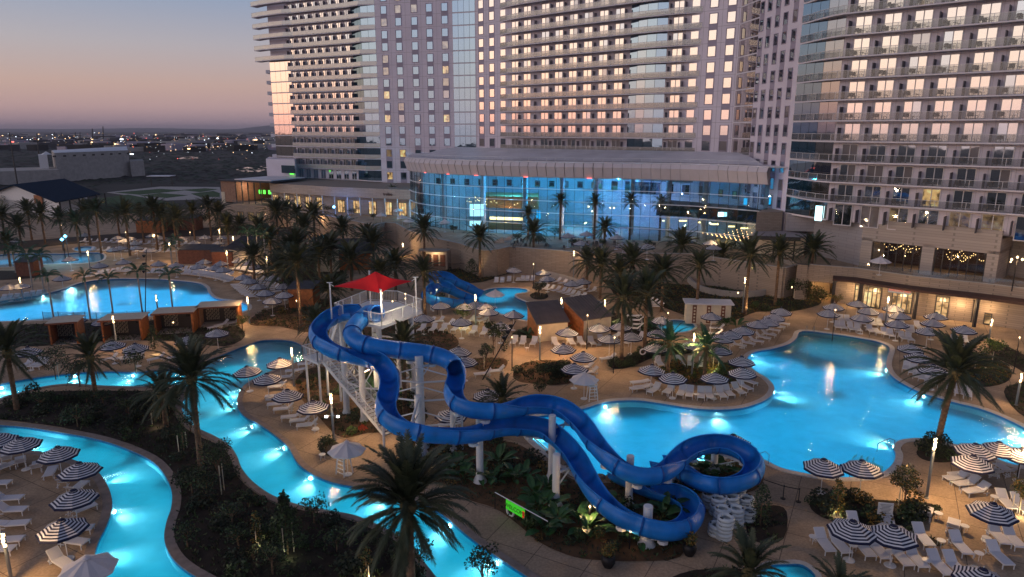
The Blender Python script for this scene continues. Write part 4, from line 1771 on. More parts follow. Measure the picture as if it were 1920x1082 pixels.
def shopfront(px0, px1, seg, h=3.0, n=4):
    a, b = bp[seg], bp[seg + 1]
    A, B = seg_at(px0, a, b), seg_at(px1, a, b)
    w = (B - A).length
    f = win_mesh(w, h, 'frame_dark', .14, n - 1)
    fo = ob('shop_window', f, RB, ((A.x + B.x) / 2, (A.y + B.y) / 2, .05), yaw(A, B))
    pw = w / n
    pm = MB().use('glass_shop').box((0, -.012, h / 2), (pw - .16, .02, h - .3)).mesh('pane')
    for i in range(n):
        ob('pane', pm, fo, (-w / 2 + pw * (i + .5), 0, 0))
    bar = MB().use('frame_dark').box((0, -.05, h * .74), (w - .3, .08, .10))
    bar.build('transom', fo)
    c = (A + B) / 2
    t = (B - A).normalized()
    o = c + Vector((t.y, -t.x)) * 1.2
    lamp('POINT', (o.x, o.y, 2.4), 160, (1, .62, .3), .4)


shopfront(1638, 1654, 1, 3.2, 2)
shopfront(1656, 1692, 2, 3.2, 4)
shopfront(1713, 1755, 3, 3.2, 4)
shopfront(1801, 1829, 4, 3.2, 2)
shopfront(1831, 1879, 5, 3.2, 4)
shopfront(1902, 1918, 5, 1.6, 1)
# shop sign
q = seg_at(1728, bp[3], bp[4])
sg = thing('shop_sign', 'pale blue sign with red lettering over the middle shopfront', 'sign', (q.x - .9, q.y - 1.4, 3.25), yaw(bp[3], bp[4]))
MB().use('sign_blue').box((0, .05, .4), (2.9, .1, .8)).build('board', sg)
MB().use('sign_white').box((0, -.012, .4), (2.7, .02, .62)).build('panel', sg)
letters('SHALLOW END', .40, 'sign_red', sg, (0, -.04, .26))

# upper stone podium of the right tower with restaurant windows
UP = thing('tower_podium', 'stone podium of the right tower with dark restaurant windows and light strings', 'building')
g0, g1 = plan(1640, 105.8), plan(1912, 92.8)
gz = plan(1545, 116)
m = MB().use('stone_pale')
tt = (g1 - g0).normalized()
nn = Vector((-tt.y, tt.x))
m.prism([g0, g1, g1 + nn * .4, g0 + nn * .4], 9.2, 12.5)
m.prism([g0 + nn * .4, g1 + nn * .4, g1 + nn * 8, g0 + nn * 8], 9.2, 11.3)
m.prism([g0, g0 + tt * 1.6, g0 + tt * 1.6 + nn * 6, g0 + nn * 6], 4.6, 9.6)
m.prism([g1 - tt * 1.4, g1, g1 + nn * 8, g1 - tt * 1.4 + nn * 8], 4.6, 9.6)
mid_ = seg_at(1772, g0, g1)
m.prism([mid_ - tt * .8, mid_ + tt * .8, mid_ + tt * .8 + nn * 1, mid_ - tt * .8 + nn * 1], 4.6, 9.6)
m.build('wall', UP)
m = MB().use('stone_pale')
g2 = g1 + nn * 8
m.prism([g1 + nn * 8.1, g1 + nn * 8 + tt * 12 - nn * 6, g1 + nn * 16 + tt * 12, g1 + nn * 16], 4.6, 11.4)
m.build('return_wall', UP)
m = MB().use('grey_block')
m.prism([gz, g0 - nn * -.02, g0 + nn * 8, gz + Vector((2, 8))], 4.6, 11.6)
m.prism([plan(1490, 117), plan(1482, 121), gz + Vector((2, 8.1)), gz], 9.0, 11.9)
m.build('blank_wall', UP)
for A, B in ((g0 + tt * 1.65, mid_ - tt * .85), (mid_ + tt * .85, g1 - tt * 1.45)):
    w = (B - A).length
    c = (A + B) / 2 + nn * .3
    n = 6
    f = ob('restaurant_window', win_mesh(w, 4.4, 'frame_dark', .14, n - 1), UP, (c.x, c.y, 4.9), yaw(A, B))
    pm = MB().use('glass_clear').box((0, -.012, 2.2), (w / n - .16, .02, 4.1)).mesh('pane')
    for i in range(n):
        ob('pane', pm, f, (-w / 2 + w / n * (i + .5), 0, 0))
m = MB().use('brown_fascia')
m.prism([g0 + nn * 6.5, g1 + nn * 6.5, g1 + nn * 7, g0 + nn * 7], 4.6, 9.5)
m.build('back_wall', UP)
m = MB().use('lamp_bulb')
for k, (u0, u1, z) in enumerate(((.18, .45, 9.1), (.15, .40, 8.6), (.25, .55, 8.9), (.62, .80, 8.7), (.7, .9, 8.3), (.6, .75, 7.8))):
    for i in range(14):
        u = u0 + (u1 - u0) * i / 13
        p = g0 + (g1 - g0) * u + nn * (1.5 + k * .5)
        m.lathe([(0, .06), (.055, 0), (0, -.06)], 6, (p.x, p.y, z - .8 * math.sin(PI * ((i % 7) / 6.5))))
m.build('string_light', UP)
lamp('POINT', ((g0 + nn * 3 + tt * 7).x, (g0 + nn * 3 + tt * 7).y, 7.5), 60, (1, .55, .3), .4)
lamp('POINT', ((g1 + nn * 3 - tt * 5).x, (g1 + nn * 3 - tt * 5).y, 7.5), 60, (1, .55, .3), .4)
# bright screen at the tower corner
q = plan(1551, 110.5)
sc_ = thing('screen_board', 'tall glowing white screen at the glass corner of the right tower', 'screen', (q.x, q.y, 11.6), yaw(F0, F1))
MB().use('screen_white').box((0, 0, 1.2), (1.1, .1, 2.4)).build('display', sc_)
MB().use('frame_dark').box((0, .1, 1.2), (1.2, .08, 2.5)).build('housing', sc_)
# sloped roof pavilion by the atrium end
PV = thing('terrace_pavilion', 'stone corner pavilion with a flat dark projecting roof at the atrium end', 'building')
m = MB().use('stone_wall')
a, b = plan(1443, 118), plan(1482, 119)
m.prism([plan(1432, 117), plan(1482, 118), plan(1482, 124), plan(1450, 124)], 8.2, 12.2)
m.build('parapet', PV)
m = MB().use('fascia_dark')
m.prism([plan(1425, 112), plan(1520, 110), plan(1535, 113), plan(1484, 117.5), plan(1432, 116.5)], 8.7, 8.95)
m.build('roof', PV)
m = MB().use('frame_dark')
m.prism([plan(1423, 111.8), plan(1521, 109.8), plan(1521, 110), plan(1424, 112)], 8.3, 8.95)
for px, Y in ((1432, 112.8), (1470, 112), (1510, 111)):
    p = plan(px, Y)
    m.box((p.x, p.y, 6.5), (.2, .2, 3.9))
m.build('frame', PV)
m = MB().use('cream_panel')
m.prism([plan(1434, 116.8), plan(1530, 114.5), plan(1530, 115), plan(1434, 117.2)], 4.6, 8.2)
m.build('inner_wall', PV)
# ================================================================== WATER SLIDES
def resample(ctrl, step=.45):
    """ctrl: (px, py, z or None). heights are filled along the run, the path smoothed and resampled evenly"""
    d = [0]
    for a, b in zip(ctrl[:-1], ctrl[1:]):
        d.append(d[-1] + math.hypot(b[0] - a[0], (b[1] - a[1]) * 1.6))
    zs = [c[2] for c in ctrl]
    known = [i for i, z in enumerate(zs) if z is not None]
    for a, b in zip(known[:-1], known[1:]):
        for i in range(a + 1, b):
            u = (d[i] - d[a]) / (d[b] - d[a])
            zs[i] = zs[a] * (1 - u) + zs[b] * u
    pts = [P(c[0], c[1], z) for c, z in zip(ctrl, zs)]
    s = spline(pts, False, 14)
    for _ in range(14):
        s = [s[0]] + [(s[i - 1] + s[i] * 2 + s[i + 1]) / 4 for i in range(1, len(s) - 1)] + [s[-1]]
    out = [s[0]]
    acc = 0
    for a, b in zip(s[:-1], s[1:]):
        l = (b - a).length
        while acc + l >= step:
            u = (step - acc) / l
            a = a + (b - a) * u
            out.append(a.copy())
            l = (b - a).length
            acc = 0
        acc += l
    return out


def flume(root, pts, R, closed_until=0, sec=6, mat_='slide_blue', hi=1.0):
    """open half-pipe (or closed tube for the first samples) built section by section between flanges"""
    n = len(pts)
    frames = []
    kap = []
    for i in range(n):
        a, b = pts[max(0, i - 2)], pts[min(n - 1, i + 2)]
        t = (b - a).normalized()
        th = Vector((t.x, t.y, 0)).normalized()
        side = Vector((th.y, -th.x, 0))     # to the right of travel
        up = side.cross(t).normalized()
        frames.append((t, side, up))
    for i in range(n):
        a, b = frames[max(0, i - 3)][0], frames[min(n - 1, i + 3)][0]
        kap.append((a.x * b.y - a.y * b.x))    # + turning left
    kap = [sum(kap[max(0, i - 3):i + 4]) / len(kap[max(0, i - 3):i + 4]) for i in range(n)]

    def ring(i, r, closed, grow=0):
        t, side, up = frames[i]
        k = max(-1, min(1, kap[i] * 1.6))
        if closed:
            angs = [2 * PI * j / 20 for j in range(20)]
        else:
            # a0.. a1 measured from straight down; the outer wall of a bend climbs higher
            right = rad(104 + 34 * max(0, k) * hi)
            left = rad(104 + 34 * max(0, -k) * hi)
            angs = [-left + (left + right) * j / 18 for j in range(19)]
        roll = k * rad(12)
        return [pts[i] + (side * math.sin(a + roll) - up * math.cos(a + roll)) * r for a in angs]

    i = 0
    while i < n - 1:
        j = min(n - 1, i + sec)
        if n - 1 - j < 2:
            j = n - 1
        closed = j <= closed_until
        m = MB().use(mat_)
        outer = [ring(k, R, closed) for k in range(i, j + 1)]
        inner = [ring(k, R - .05, closed) for k in range(i, j + 1)]
        w = len(outer[0])
        vs = [v for r in outer for v in r] + [v for r in inner for v in r]
        off = w * (j - i + 1)
        fs = []
        for a in range(j - i):
            rng = range(w) if closed else range(w - 1)
            for b in rng:
                c = (b + 1) % w
                fs.append((a * w + b, (a + 1) * w + b, (a + 1) * w + c, a * w + c))
                fs.append((off + a * w + b, off + a * w + c, off + (a + 1) * w + c, off + (a + 1) * w + b))
            if not closed:
                for b in (0, w - 1):
                    fs.append((a * w + b, off + a * w + b, off + (a + 1) * w + b, (a + 1) * w + b))
        for a in (0, j - i):
            for b in (range(w) if closed else range(w - 1)):
                c = (b + 1) % w
                fs.append((a * w + b, a * w + c, off + a * w + c, off + a * w + b))
        m.add(vs, fs)
        # rolled lip on open runs
        if not closed:
            for e in (0, w - 1):
                for a in range(j - i):
                    m.rod(outer[a][e], outer[a + 1][e], .055, n=5, cap=False)
        so = m.build('flume_section', root, smooth=True)
        # flange
        f = MB().use('slide_seam')
        k1 = min(i + 1, n - 1)
        d = (pts[k1] - pts[i]).normalized() * .05
        ra, rb = ring(i, R + .06, closed), ring(i, R - .055, closed)
        w = len(ra)
        vs = [v - d for v in ra] + [v + d for v in ra] + [v - d for v in rb] + [v + d for v in rb]
        fs = []
        for b in (range(w) if closed else range(w - 1)):
            c = (b + 1) % w
            fs += [(b, c, w + c, w + b), (b, 2 * w + b, 2 * w + c, c), (w + b, w + c, 3 * w + c, 3 * w + b)]
        f.add(vs, fs)
        f.build('flange', so)
        i = j
    return frames


SLA = [(668, 586, 10.0), (642, 587, None), (614, 599, None), (596, 619, 9.2), (600, 638, None), (621, 653, None), (653, 664, 8.4), (688, 671, None),
       (716, 683, None), (731, 706, 7.4), (730, 733, None), (722, 757, None), (727, 779, 6.3), (750, 797, None), (786, 808, None), (839, 813, 5.2),
       (877, 812, None), (910, 806, None), (944, 799, None), (994, 799, 4.2), (1027, 807, None), (1054, 828, None), (1078, 856, 3.4),
       (1096, 888, None), (1113, 917, None), (1138, 945, 2.3), (1168, 967, None), (1211, 984, 1.7), (1255, 992, None), (1286, 983, 1.4),
       (1300, 962, None), (1294, 943, 1.2), (1268, 928, None), (1238, 920, None), (1208, 910, .9), (1180, 897, None), (1150, 884, .5)]
SLB = [(706, 588, 10.2), (692, 586, None), (676, 599, None), (662, 617, 9.4), (661, 632, None), (674, 643, None), (698, 649, 8.8), (734, 655, None), (772, 659, None),
       (811, 665, 7.9), (840, 675, None), (856, 692, 7.2), (856, 713, None), (849, 733, 6.6), (857, 753, None), (882, 765, 6.2), (908, 768, None), (937, 768, None), (967, 763, None),
       (1000, 758, 5.6), (1034, 760, None), (1064, 771, None), (1091, 795, None), (1112, 824, 4.4), (1134, 850, None), (1161, 873, None), (1191, 887, 3.4),
       (1225, 889, None), (1254, 877, None), (1275, 857, 3.0), (1298, 841, None), (1328, 833, None), (1362, 834, 2.7), (1395, 847, None), (1414, 867, None),
       (1411, 887, 2.2), (1389, 901, None), (1355, 907, None), (1318, 902, 1.9), (1292, 890, None), (1262, 872, 1.3), (1230, 864, .8)]
PA, PB = resample(SLA), resample(SLB)
WSA = thing('water_slide', 'lower open blue water slide swinging round in a bend beside the tube stacks', 'water slide')
flume(WSA, PA, .75)
WSB = thing('water_slide', 'upper blue water slide, a closed tube first, ending in a loop by the big pool', 'water slide')
# closed until about the mouth by the posts
mi = min(range(len(PB)), key=lambda i: (Vector(proj(PB[i])) - Vector((858, 700))).length)
flume(WSB, PB, .73, closed_until=mi // 6 * 6)


def nearest_on(path, px, py=None):
    c = []
    for p in path:
        q = proj(p)
        c.append((abs(q[0] - px) + (abs(q[1] - py) if py else 0), p))
    return min(c, key=lambda k: k[0])[1]


SUP = thing('slide_support_frame', 'white steel posts, arms and braces carrying the blue water slides', 'steel frame')


def slide_post(px, base_y, top_y, arms, r=.26):
    b = P(px, base_y, 0)
    h = height_at(b, top_y)
    m = MB().use('steel_white')
    m.lathe([(r * 2.0, 0), (r * 2.0, .06), (r * 1.2, .5), (r, .9), (r, h), (r * .9, h + .03), (0, h + .03)], 18, b)
    po = m.build('post', SUP, smooth=False)
    a = MB().use('steel_white')
    for (ax, ay, path) in arms:
        q = nearest_on(path, ax, ay) - Vector((0, 0, .9))
        z = min(h - .3, max(.6, q.z + .1))
        a.rod((b.x, b.y, z), q, .12, .09, 8)
        a.rod((b.x, b.y, max(.4, z - 1.2)), q - (q - Vector((b.x, b.y, z))) * .2, .06, .06, 6)
        a.rod(q - Vector((0, 0, .1)), q + Vector((0, 0, .12)), .35, .35, 8)
    a.build('arm', po)


slide_post(791, 838, 668, [(772, 659, PB), (811, 666, PB)], .34)
slide_post(788, 850, 742, [(760, 800, PA)], .34)
slide_post(900, 903, 783, [(884, 812, PA), (908, 768, PB)], .27)
slide_post(1034, 900, 779, [(1064, 771, PB), (994, 799, PA)], .27)
slide_post(1042, 950, 852, [(1078, 854, PA)], .27)
slide_post(1178, 952, 855, [(1134, 850, PB), (1191, 887, PB)], .27)
slide_post(1212, 1021, 949, [(1168, 967, PA), (1250, 990, PA)], .30)
slide_post(1262, 918, 866, [(1255, 877, PB)], .24)
slide_post(1338, 884, 834, [(1298, 841, PB), (1395, 847, PB)], .27)
slide_post(850, 850, 770, [(857, 753, PB)], .22)
slide_post(1108, 925, 876, [(1091, 880, PA)], .18)
# braced frames round the tall posts
m = MB().use('steel_white')


def brace(x0, y0, z0, x1, y1, z1, r=.085):
    m.rod(P(x0, y0, z0), P(x1, y1, z1), r, n=8)


for z in (2.2, 4.4, 6.0):
    for dx, dy in ((-3.2, .6), (3.4, .2)):
        b = P(790, 845, 0)
        m.rod((b.x, b.y, z), (b.x + dx, b.y + dy, z + .15), .08, n=8)
        m.rod((b.x, b.y, z + 1.3), (b.x + dx, b.y + dy, z + .2), .06, n=8)
b = P(790, 845, 0)
for dx, dy in ((-3.2, .6), (3.4, .2)):
    m.rod((b.x + dx, b.y + dy, 0), (b.x + dx, b.y + dy, 6.4), .10, n=8)
m.build('brace', SUP)

# ================================================================== SLIDE TOWER
TW = thing('slide_tower', 'white steel slide tower platform with railings and zigzag stairs', 'tower', (0, 0, 0))
ZD = 9.4
dpx = [(628, 590), (668, 603), (716, 612), (792, 583), (746, 566), (690, 564)]
dk = [P(x, y, ZD).xy for x, y in dpx]
m = MB().use('steel_white')
m.prism(dk, ZD - .25, ZD)
m.build('deck', TW)


def railing(root, pts, h=1.1, posts=1.4, bars=.16, solid=()):
    """posts, rails and thin bars along a 3D polyline"""
    m = MB().use('steel_white')
    for i, (a, b) in enumerate(zip(pts[:-1], pts[1:])):
        a, b = Vector(a), Vector(b)
        ln = (b - a).length
        n = max(1, round(ln / posts))
        u = Vector((0, 0, 1))
        for k in range(n + 1):
            p = a + (b - a) * (k / n)
            m.rod(p, p + u * h, .045, n=4)
        m.rod(a + u * h, b + u * h, .04, n=4)
        m.rod(a + u * .12, b + u * .12, .03, n=4)
        n = max(1, round(ln / bars))
        for k in range(n):
            p = a + (b - a) * (k / n)
            m.rod(p + u * .12, p + u * h, .014, n=3, cap=False)
    return m.build('railing', root)


d3 = [Vector((p.x, p.y, ZD)) for p in dk]
railing(TW, [d3[5], d3[0]])
railing(TW, [d3[0], d3[0] + (d3[1] - d3[0]) * .4])
railing(TW, [d3[1] + (d3[2] - d3[1]) * .3, d3[2], d3[3]])
railing(TW, [d3[3], d3[4], d3[5]])
g = (d3[2] + d3[1]) / 2
railing(TW, [g, g + (d3[5] - d3[1]) * .45])
# columns
for x, y in ((640, 594), (673, 604), (709, 606), (700, 572), (770, 586), (745, 575)):
    p = P(x, y, ZD)
    m = MB().use('steel_white')
    m.lathe([(.42, 0), (.42, .08), (.30, .45), (.26, ZD - .3)], 16, (p.x, p.y, 0))
    m.build('column', TW, smooth=False)
# under-deck bracing
m = MB().use('steel_white')
cs = [P(x, y, ZD).xy for x, y in ((640, 594), (673, 604), (709, 606), (770, 586), (745, 575), (700, 572))]
for i in range(6):
    a, b = cs[i], cs[(i + 1) % 6]
    for z in (3.2, 6.3):
        m.rod((a.x, a.y, z), (b.x, b.y, z), .09, n=8)
    m.rod((a.x, a.y, 3.2), (b.x, b.y, 6.3), .05, n=6)
m.build('brace', TW)
# stairs: ground -> landing -> deck
land = P(604, 668, 4.7)
foot = P(735, 812, 0.0)
lz = 4.7
d = Vector((foot.x - land.x, foot.y - land.y, 0)).normalized()
nr = Vector((-d.y, d.x, 0))
m = MB().use('steel_white')
m.box((land.x, land.y, lz - .12), (2.6, 2.6, .24), math.atan2(d.y, d.x))
m.build('landing', TW)
stl = land + d * 1.3
n = 26
stairm = MB().use('steel_white').box((0, 0, 0), (.42, 1.5, .06)).mesh('step')
for k in range(n):
    u = (k + .5) / n
    p = stl * (1 - u) + foot * u
    ob('step', stairm, TW, (p.x, p.y, lz * (1 - u)), math.atan2(d.y, d.x))
m = MB().use('steel_white')
for s in (-.8, .8):
    a = Vector((stl.x, stl.y, lz)) + nr * s
    b = Vector((foot.x, foot.y, .05)) + nr * s
    q = (b - a)
    M = q.to_track_quat('X', 'Z').to_matrix()
    m.box((a + b) / 2 - Vector((0, 0, .05)), (q.length, .08, .34), M=M)
m.build('stringer', TW)
for s in (-.8, .8):
    a = Vector((stl.x, stl.y, lz)) + nr * s
    b = Vector((foot.x, foot.y, .05)) + nr * s
    railing(TW, [a, b])
c0 = Vector((land.x, land.y, lz))
railing(TW, [c0 + d * 1.3 + nr * -.8, c0 + d * 1.3 + nr * -1.3, c0 - d * 1.3 + nr * -1.3, c0 - d * 1.3 + nr * 1.3])
# upper flight, back towards the platform
up0 = c0 + nr * 1.3
up1 = Vector((d3[0].x + .8, d3[0].y + 1.0, ZD))
n = 24
st2 = MB().use('steel_white').box((0, 0, 0), (.36, 1.4, .06)).mesh('step')
dd = (up1 - up0)
for k in range(n):
    p = up0 + dd * ((k + .5) / n)
    ob('step', st2, TW, p, math.atan2(dd.y, dd.x))
nr2 = Vector((-dd.y, dd.x, 0)).normalized()
m = MB().use('steel_white')
for s in (-.72, .72):
    q = dd
    m.box((up0 + up1) / 2 + nr2 * s - Vector((0, 0, .05)), (q.length, .08, .34), M=q.to_track_quat('X', 'Z').to_matrix())
m.build('stringer', TW)
for s in (-.72, .72):
    railing(TW, [up0 + nr2 * s, up1 + nr2 * s])
m = MB().use('steel_white')
for q in ((1, 1), (1, -1), (-1, 1), (-1, -1)):
    p = c0 + d * q[0] * 1.1 + nr * q[1] * 1.1
    m.rod((p.x, p.y, 0), (p.x, p.y, lz - .2), .11, n=10)
m.build('landing_post', TW)
# little lamps on the railing
for x, y, z in ((716, 550, 11.6), (760, 551, 11.0), (736, 565, 10.6), (760, 560, 10.4)):
    p = P(x, y, z)
    l = MB().use('lamp_warm').lathe([(0, .08), (.07, 0), (0, -.08)], 8)
    l.build('rail_lamp', TW, loc=p)
lamp('POINT', P(716, 566, ZD + 2.0), 160, (1, .78, .5), .15)
lamp('POINT', P(756, 572, ZD + 1.6), 110, (1, .78, .5), .15)
lamp('POINT', P(690, 700, 3.0), 160, (1, .7, .4), .2)
lamp('POINT', P(640, 700, 2.4), 120, (1, .7, .4), .2)

# red sun shade on four posts
SH = thing('fabric_roof', 'red pointed fabric sun shade on slim white posts over the slide tower', 'sun shade')
cr = [P(626, 537, 12.4), P(712, 549, 12.0), P(772, 527, 12.7), P(694, 517, 12.8)]
ap = P(704, 509, 13.7)
m = MB().use('red_shade')
G = 8
for i in range(4):
    a, b = cr[i], cr[(i + 1) % 4]
    grid = []
    for r in range(G + 1):
        row = []
        for k in range(G + 1):
            s = k / G
            e = a * (1 - s) + b * s
            inw = (ap - e)
            e = e + inw * (.10 * 4 * s * (1 - s)) * .5      # scalloped edge
            u = r / G
            p = ap * (1 - u) + e * u
            p = p.copy()
            p.z -= .5 * math.sin(PI * u) * (.5)
            row.append(p)
        grid.append(row)
    vs = [p for row in grid for p in row]
    fs = [(r * (G + 1) + k, (r + 1) * (G + 1) + k, (r + 1) * (G + 1) + k + 1, r * (G + 1) + k + 1) for r in range(G) for k in range(G)]
    m.add(vs, fs)
    m.add([v - Vector((0, 0, .03)) for v in vs], [tuple(reversed(f)) for f in fs])
m.build('fabric', SH, smooth=False)
for c in cr:
    m = MB().use('steel_white')
    o = (c - ap)
    o.z = 0
    o.normalize()
    q = c + o * .35
    m.rod((q.x, q.y, ZD), (q.x, q.y, c.z + .3), .07, n=8)
    m.rod((q.x, q.y, c.z + .25), c, .03, n=6)
    m.box((q.x, q.y, c.z + .35), (.5, .12, .06), math.atan2(o.y, o.x))
    m.build('post', SH)

# back blue slides falling into the lagoon
WS3 = thing('water_slide', 'low double blue water slide dropping into the small lagoon pool', 'water slide')
flume(WS3, resample([(812, 520, 3.6), (830, 519, None), (850, 524, 2.9), (872, 533, None), (893, 543, 1.2), (905, 550, .5)]), .95, sec=5)
flume(WS3, resample([(806, 545, 3.4), (822, 536, None), (842, 539, 2.7), (862, 548, None), (882, 556, 1.1), (897, 562, .5)]), .95, sec=5)
flume(WS3, resample([(800, 552, 2.6), (812, 562, None), (835, 567, 1.6), (862, 566, None), (884, 563, .7)]), .85, sec=5)
m = MB().use('steel_white')
for x, y, z in ((812, 524, 3.0), (850, 530, 2.2), (808, 548, 2.7), (842, 545, 2.0), (812, 565, 1.5)):
    p = P(x, y, z)
    m.rod((p.x, p.y, 0), p, .15, n=10)
m.build('post', WS3)

# ================================================================== UMBRELLAS
def umbrella_meshes(stripe=True):
    R, H, n = 1.46, .68, 8
    rings = 15 if stripe else 4
    zt = 2.72
    c = MB()
    vs = []

    def pt(k, i, frac=0.):
        r = R * k / rings
        z = zt - H * (k / rings) ** 1.15
        a = PI / 8 + 2 * PI * i / n
        b = PI / 8 + 2 * PI * (i + 1) / n
        p = Vector((r * math.cos(a), r * math.sin(a), z))
        q = Vector((r * math.cos(b), r * math.sin(b), z))
        m = p * (1 - frac) + q * frac
        m.z -= .05 * math.sin(PI * frac) * (k / rings)
        if frac:
            m.x *= 1 - .03 * math.sin(PI * frac)
            m.y *= 1 - .03 * math.sin(PI * frac)
        return m

    for k in range(rings):
        if stripe:
            c.use('canvas_navy' if k % 2 == 0 else 'canvas_white')
        else:
            c.use('canvas_plain')
        for i in range(n):
            for f0, f1 in ((0, .5), (.5, 1)):
                pts = [pt(k, i, f0), pt(k + 1, i, f0), pt(k + 1, i, f1), pt(k, i, f1)]
                if k == 0:
                    pts = pts[:3]
                c.face(pts)
    # valance
    for i in range(n):
        for f0, f1 in ((0, .5), (.5, 1)):
            a, b = pt(rings, i, f0), pt(rings, i, f1)
            c.use('canvas_navy' if stripe else 'canvas_plain').face([a, a - Vector((0, 0, .08)), b - Vector((0, 0, .08)), b])
    can = c.mesh('canopy')
    t = MB().use('canvas_navy' if stripe else 'canvas_plain').lathe([(0, .12), (.20, .04), (.22, 0)], 8, (0, 0, zt - .015)).mesh('top_cap')
    fin = MB().use('white_paint').lathe([(0, .10), (.03, .06), (.015, 0)], 6, (0, 0, zt + .1)).mesh('finial')
    pole = MB().use('white_paint').rod((0, 0, .05), (0, 0, zt), .028, n=8).mesh('pole')
    base = MB().use('white_paint').lathe([(0, .10), (.06, .10), (.07, .065), (.33, .05), (.35, .03), (.35, 0)], 20).mesh('base')
    rb = MB().use('white_paint')
    for i in range(n):
        p = pt(rings * .97, i)
        rb.rod((0, 0, zt - .05), p - Vector((0, 0, .03)), .012, n=3, cap=False)
        q = pt(rings * .5, i)
        rb.rod((0, 0, zt - .75), q - Vector((0, 0, .03)), .010, n=3, cap=False)
    ribs = rb.mesh('ribs')
    return can, t, fin, pole, base, ribs


UM = umbrella_meshes(True)
UMP = umbrella_meshes(False)
NUM_U = 0


def umbrella(px, py, label, group, plain=False, zc=0, sc=1.0):
    """px,py: the middle of the canopy as seen"""
    global NUM_U
    NUM_U += 1
    p = P(px, py, zc + 2.45)
    r = thing('parasol', label, 'umbrella', (p.x, p.y, zc), random.uniform(-.5, .5), group)
    r.scale = (sc, sc, 1)
    r.rotation_euler[0] = rad(random.uniform(-2, 2))
    r.rotation_euler[1] = rad(random.uniform(-2, 2))
    can, t, fin, pole, base, ribs = UMP if plain else UM
    co = ob('canopy', can, r)
    ob('top_cap', t, co)
    ob('finial', fin, co)
    ob('pole', pole, r)
    ob('base', base, r)
    ob('ribs', ribs, r)
    return r


def ugroup(desc, pts, group, what='striped parasol', zc=0, plain=False, sc=1.0):
    pts = sorted(pts, key=lambda p: p[0])
    n = len(pts)
    for i, p in enumerate(pts):
        if n == 1:
            l = f'{what} {desc}'
        else:
            l = f'{what}, {ORD[i]} from left {desc}'
        umbrella(p[0], p[1], l, group, plain, zc, sc)


G1 = 'striped parasols'
ugroup('round the palm island by the big pool', [(1221, 689), (1263, 703), (1341, 704), (1393, 694), (1392, 673)], G1)
ugroup('along the curving upper edge of the big pool', [(1300, 643), (1349, 652), (1352, 631), (1371, 624), (1394, 616), (1420, 605), (1440, 600), (1452, 592), (1465, 581)], G1)
ugroup('on the tan deck in front of the wood cabins', [(1057, 649), (1094, 664), (1077, 686), (1063, 619), (1124, 611), (1143, 632), (1164, 609), (1184, 627), (1230, 649)], G1)
ugroup('round the small kids pool among the banana plants', [(1233, 622), (1241, 597), (1334, 590)], G1)
ugroup('on the deck before the shopfronts', [(1564, 572), (1554, 584), (1608, 567), (1629, 580), (1676, 575), (1688, 589), (1617, 592), (1683, 604), (1757, 590), (1750, 602), (1741, 617), (1808, 614)], G1)
ugroup('behind the leaning palm by the pool bay', [(1707, 649), (1723, 666), (1751, 688)], G1)
ugroup('seen just over the far rim of the slide loop', [(1374, 821)], G1)
ugroup('at the near edge of the big pool', [(1545, 867), (1619, 871)], G1)
ugroup('clustered beyond the tall palm at right', [(1827, 838), (1874, 836), (1824, 860), (1918, 846)], G1)
ugroup('alone above the loungers at the right frame side', [(1862, 950)], G1)
ugroup('over the front row of white loungers', [(1600, 984), (1678, 993)], G1)
ugroup('cut off by the bottom frame edge', [(1840, 1075)], G1)
ugroup('round the curved lagoon deck', [(963, 504), (1019, 509), (1027, 520), (1073, 529), (1094, 525), (1112, 563)], G1)
ugroup('between the slide tower and the lagoon', [(794, 593), (827, 570), (871, 572), (892, 568), (910, 572), (865, 600), (917, 582), (938, 608), (962, 586)], G1)
ugroup('right of the closed slide tube', [(859, 655), (871, 673)], G1)
ugroup('beneath the slide behind the dense palm', [(915, 735), (845, 772)], G1)
ugroup('on the river deck left of the stairs', [(465, 691), (525, 676), (501, 705), (539, 736), (588, 757)], G1)
ugroup('along the inside of the front river bend', [(-6, 818), (40, 826), (109, 844), (148, 875), (137, 927), (117, 982)], G1)
ugroup('before the row of open cabanas', [(51, 655), (211, 643), (254, 648), (350, 635), (406, 621), (193, 599), (139, 596)], G1)
ugroup('at the left shore of the far pool', [(16, 536), (38, 534), (115, 519), (186, 495), (232, 489)], G1)
ugroup('on the far shore of the far pool', [(297, 492), (329, 495), (372, 497), (381, 489), (414, 492), (419, 503), (402, 500), (448, 487), (467, 491), (479, 498)], G1)
ugroup('on the right shore of the far pool', [(456, 517), (467, 524), (484, 535), (509, 561), (533, 550), (497, 546), (533, 534), (512, 519)], G1)
ugroup('among the loungers of the distant children pool', [(131, 484), (221, 444), (233, 450), (244, 446), (285, 440), (213, 466), (226, 463), (253, 454), (256, 463), (282, 467), (299, 444), (31, 449), (159, 439)], G1)
ugroup('on the distant deck left of the cream cabin', [(351, 467), (364, 453), (384, 443), (417, 444), (409, 454), (371, 463), (393, 462), (340, 446), (398, 467)], G1)
ugroup('on the upper terrace before the atrium', [(1089, 454), (1156, 443), (1214, 460), (1065, 440), (1100, 436), (1168, 458)], G1, zc=4.5)
ugroup('on the terrace under the string lights', [(1339, 462), (1333, 453)], G1, zc=4.5)
ugroup('', [(1652, 485)], G1, what='pale parasol on the restaurant terrace above the canopy', zc=5.2, plain=True)
G2 = 'plain parasols'
ugroup('', [(649, 835)], G2, what='plain white parasol over the lifeguard chair by the river', plain=True)
ugroup('', [(1096, 704)], G2, what='plain white parasol beside the lifeguard chair on the tan deck', plain=True)
ugroup('', [(163, 1053)], G2, what='plain white parasol at the lower left river bank', plain=True, sc=1.05)
ugroup('', [(928, 547)], G2, what='plain pale parasol standing over the lagoon water', plain=True)
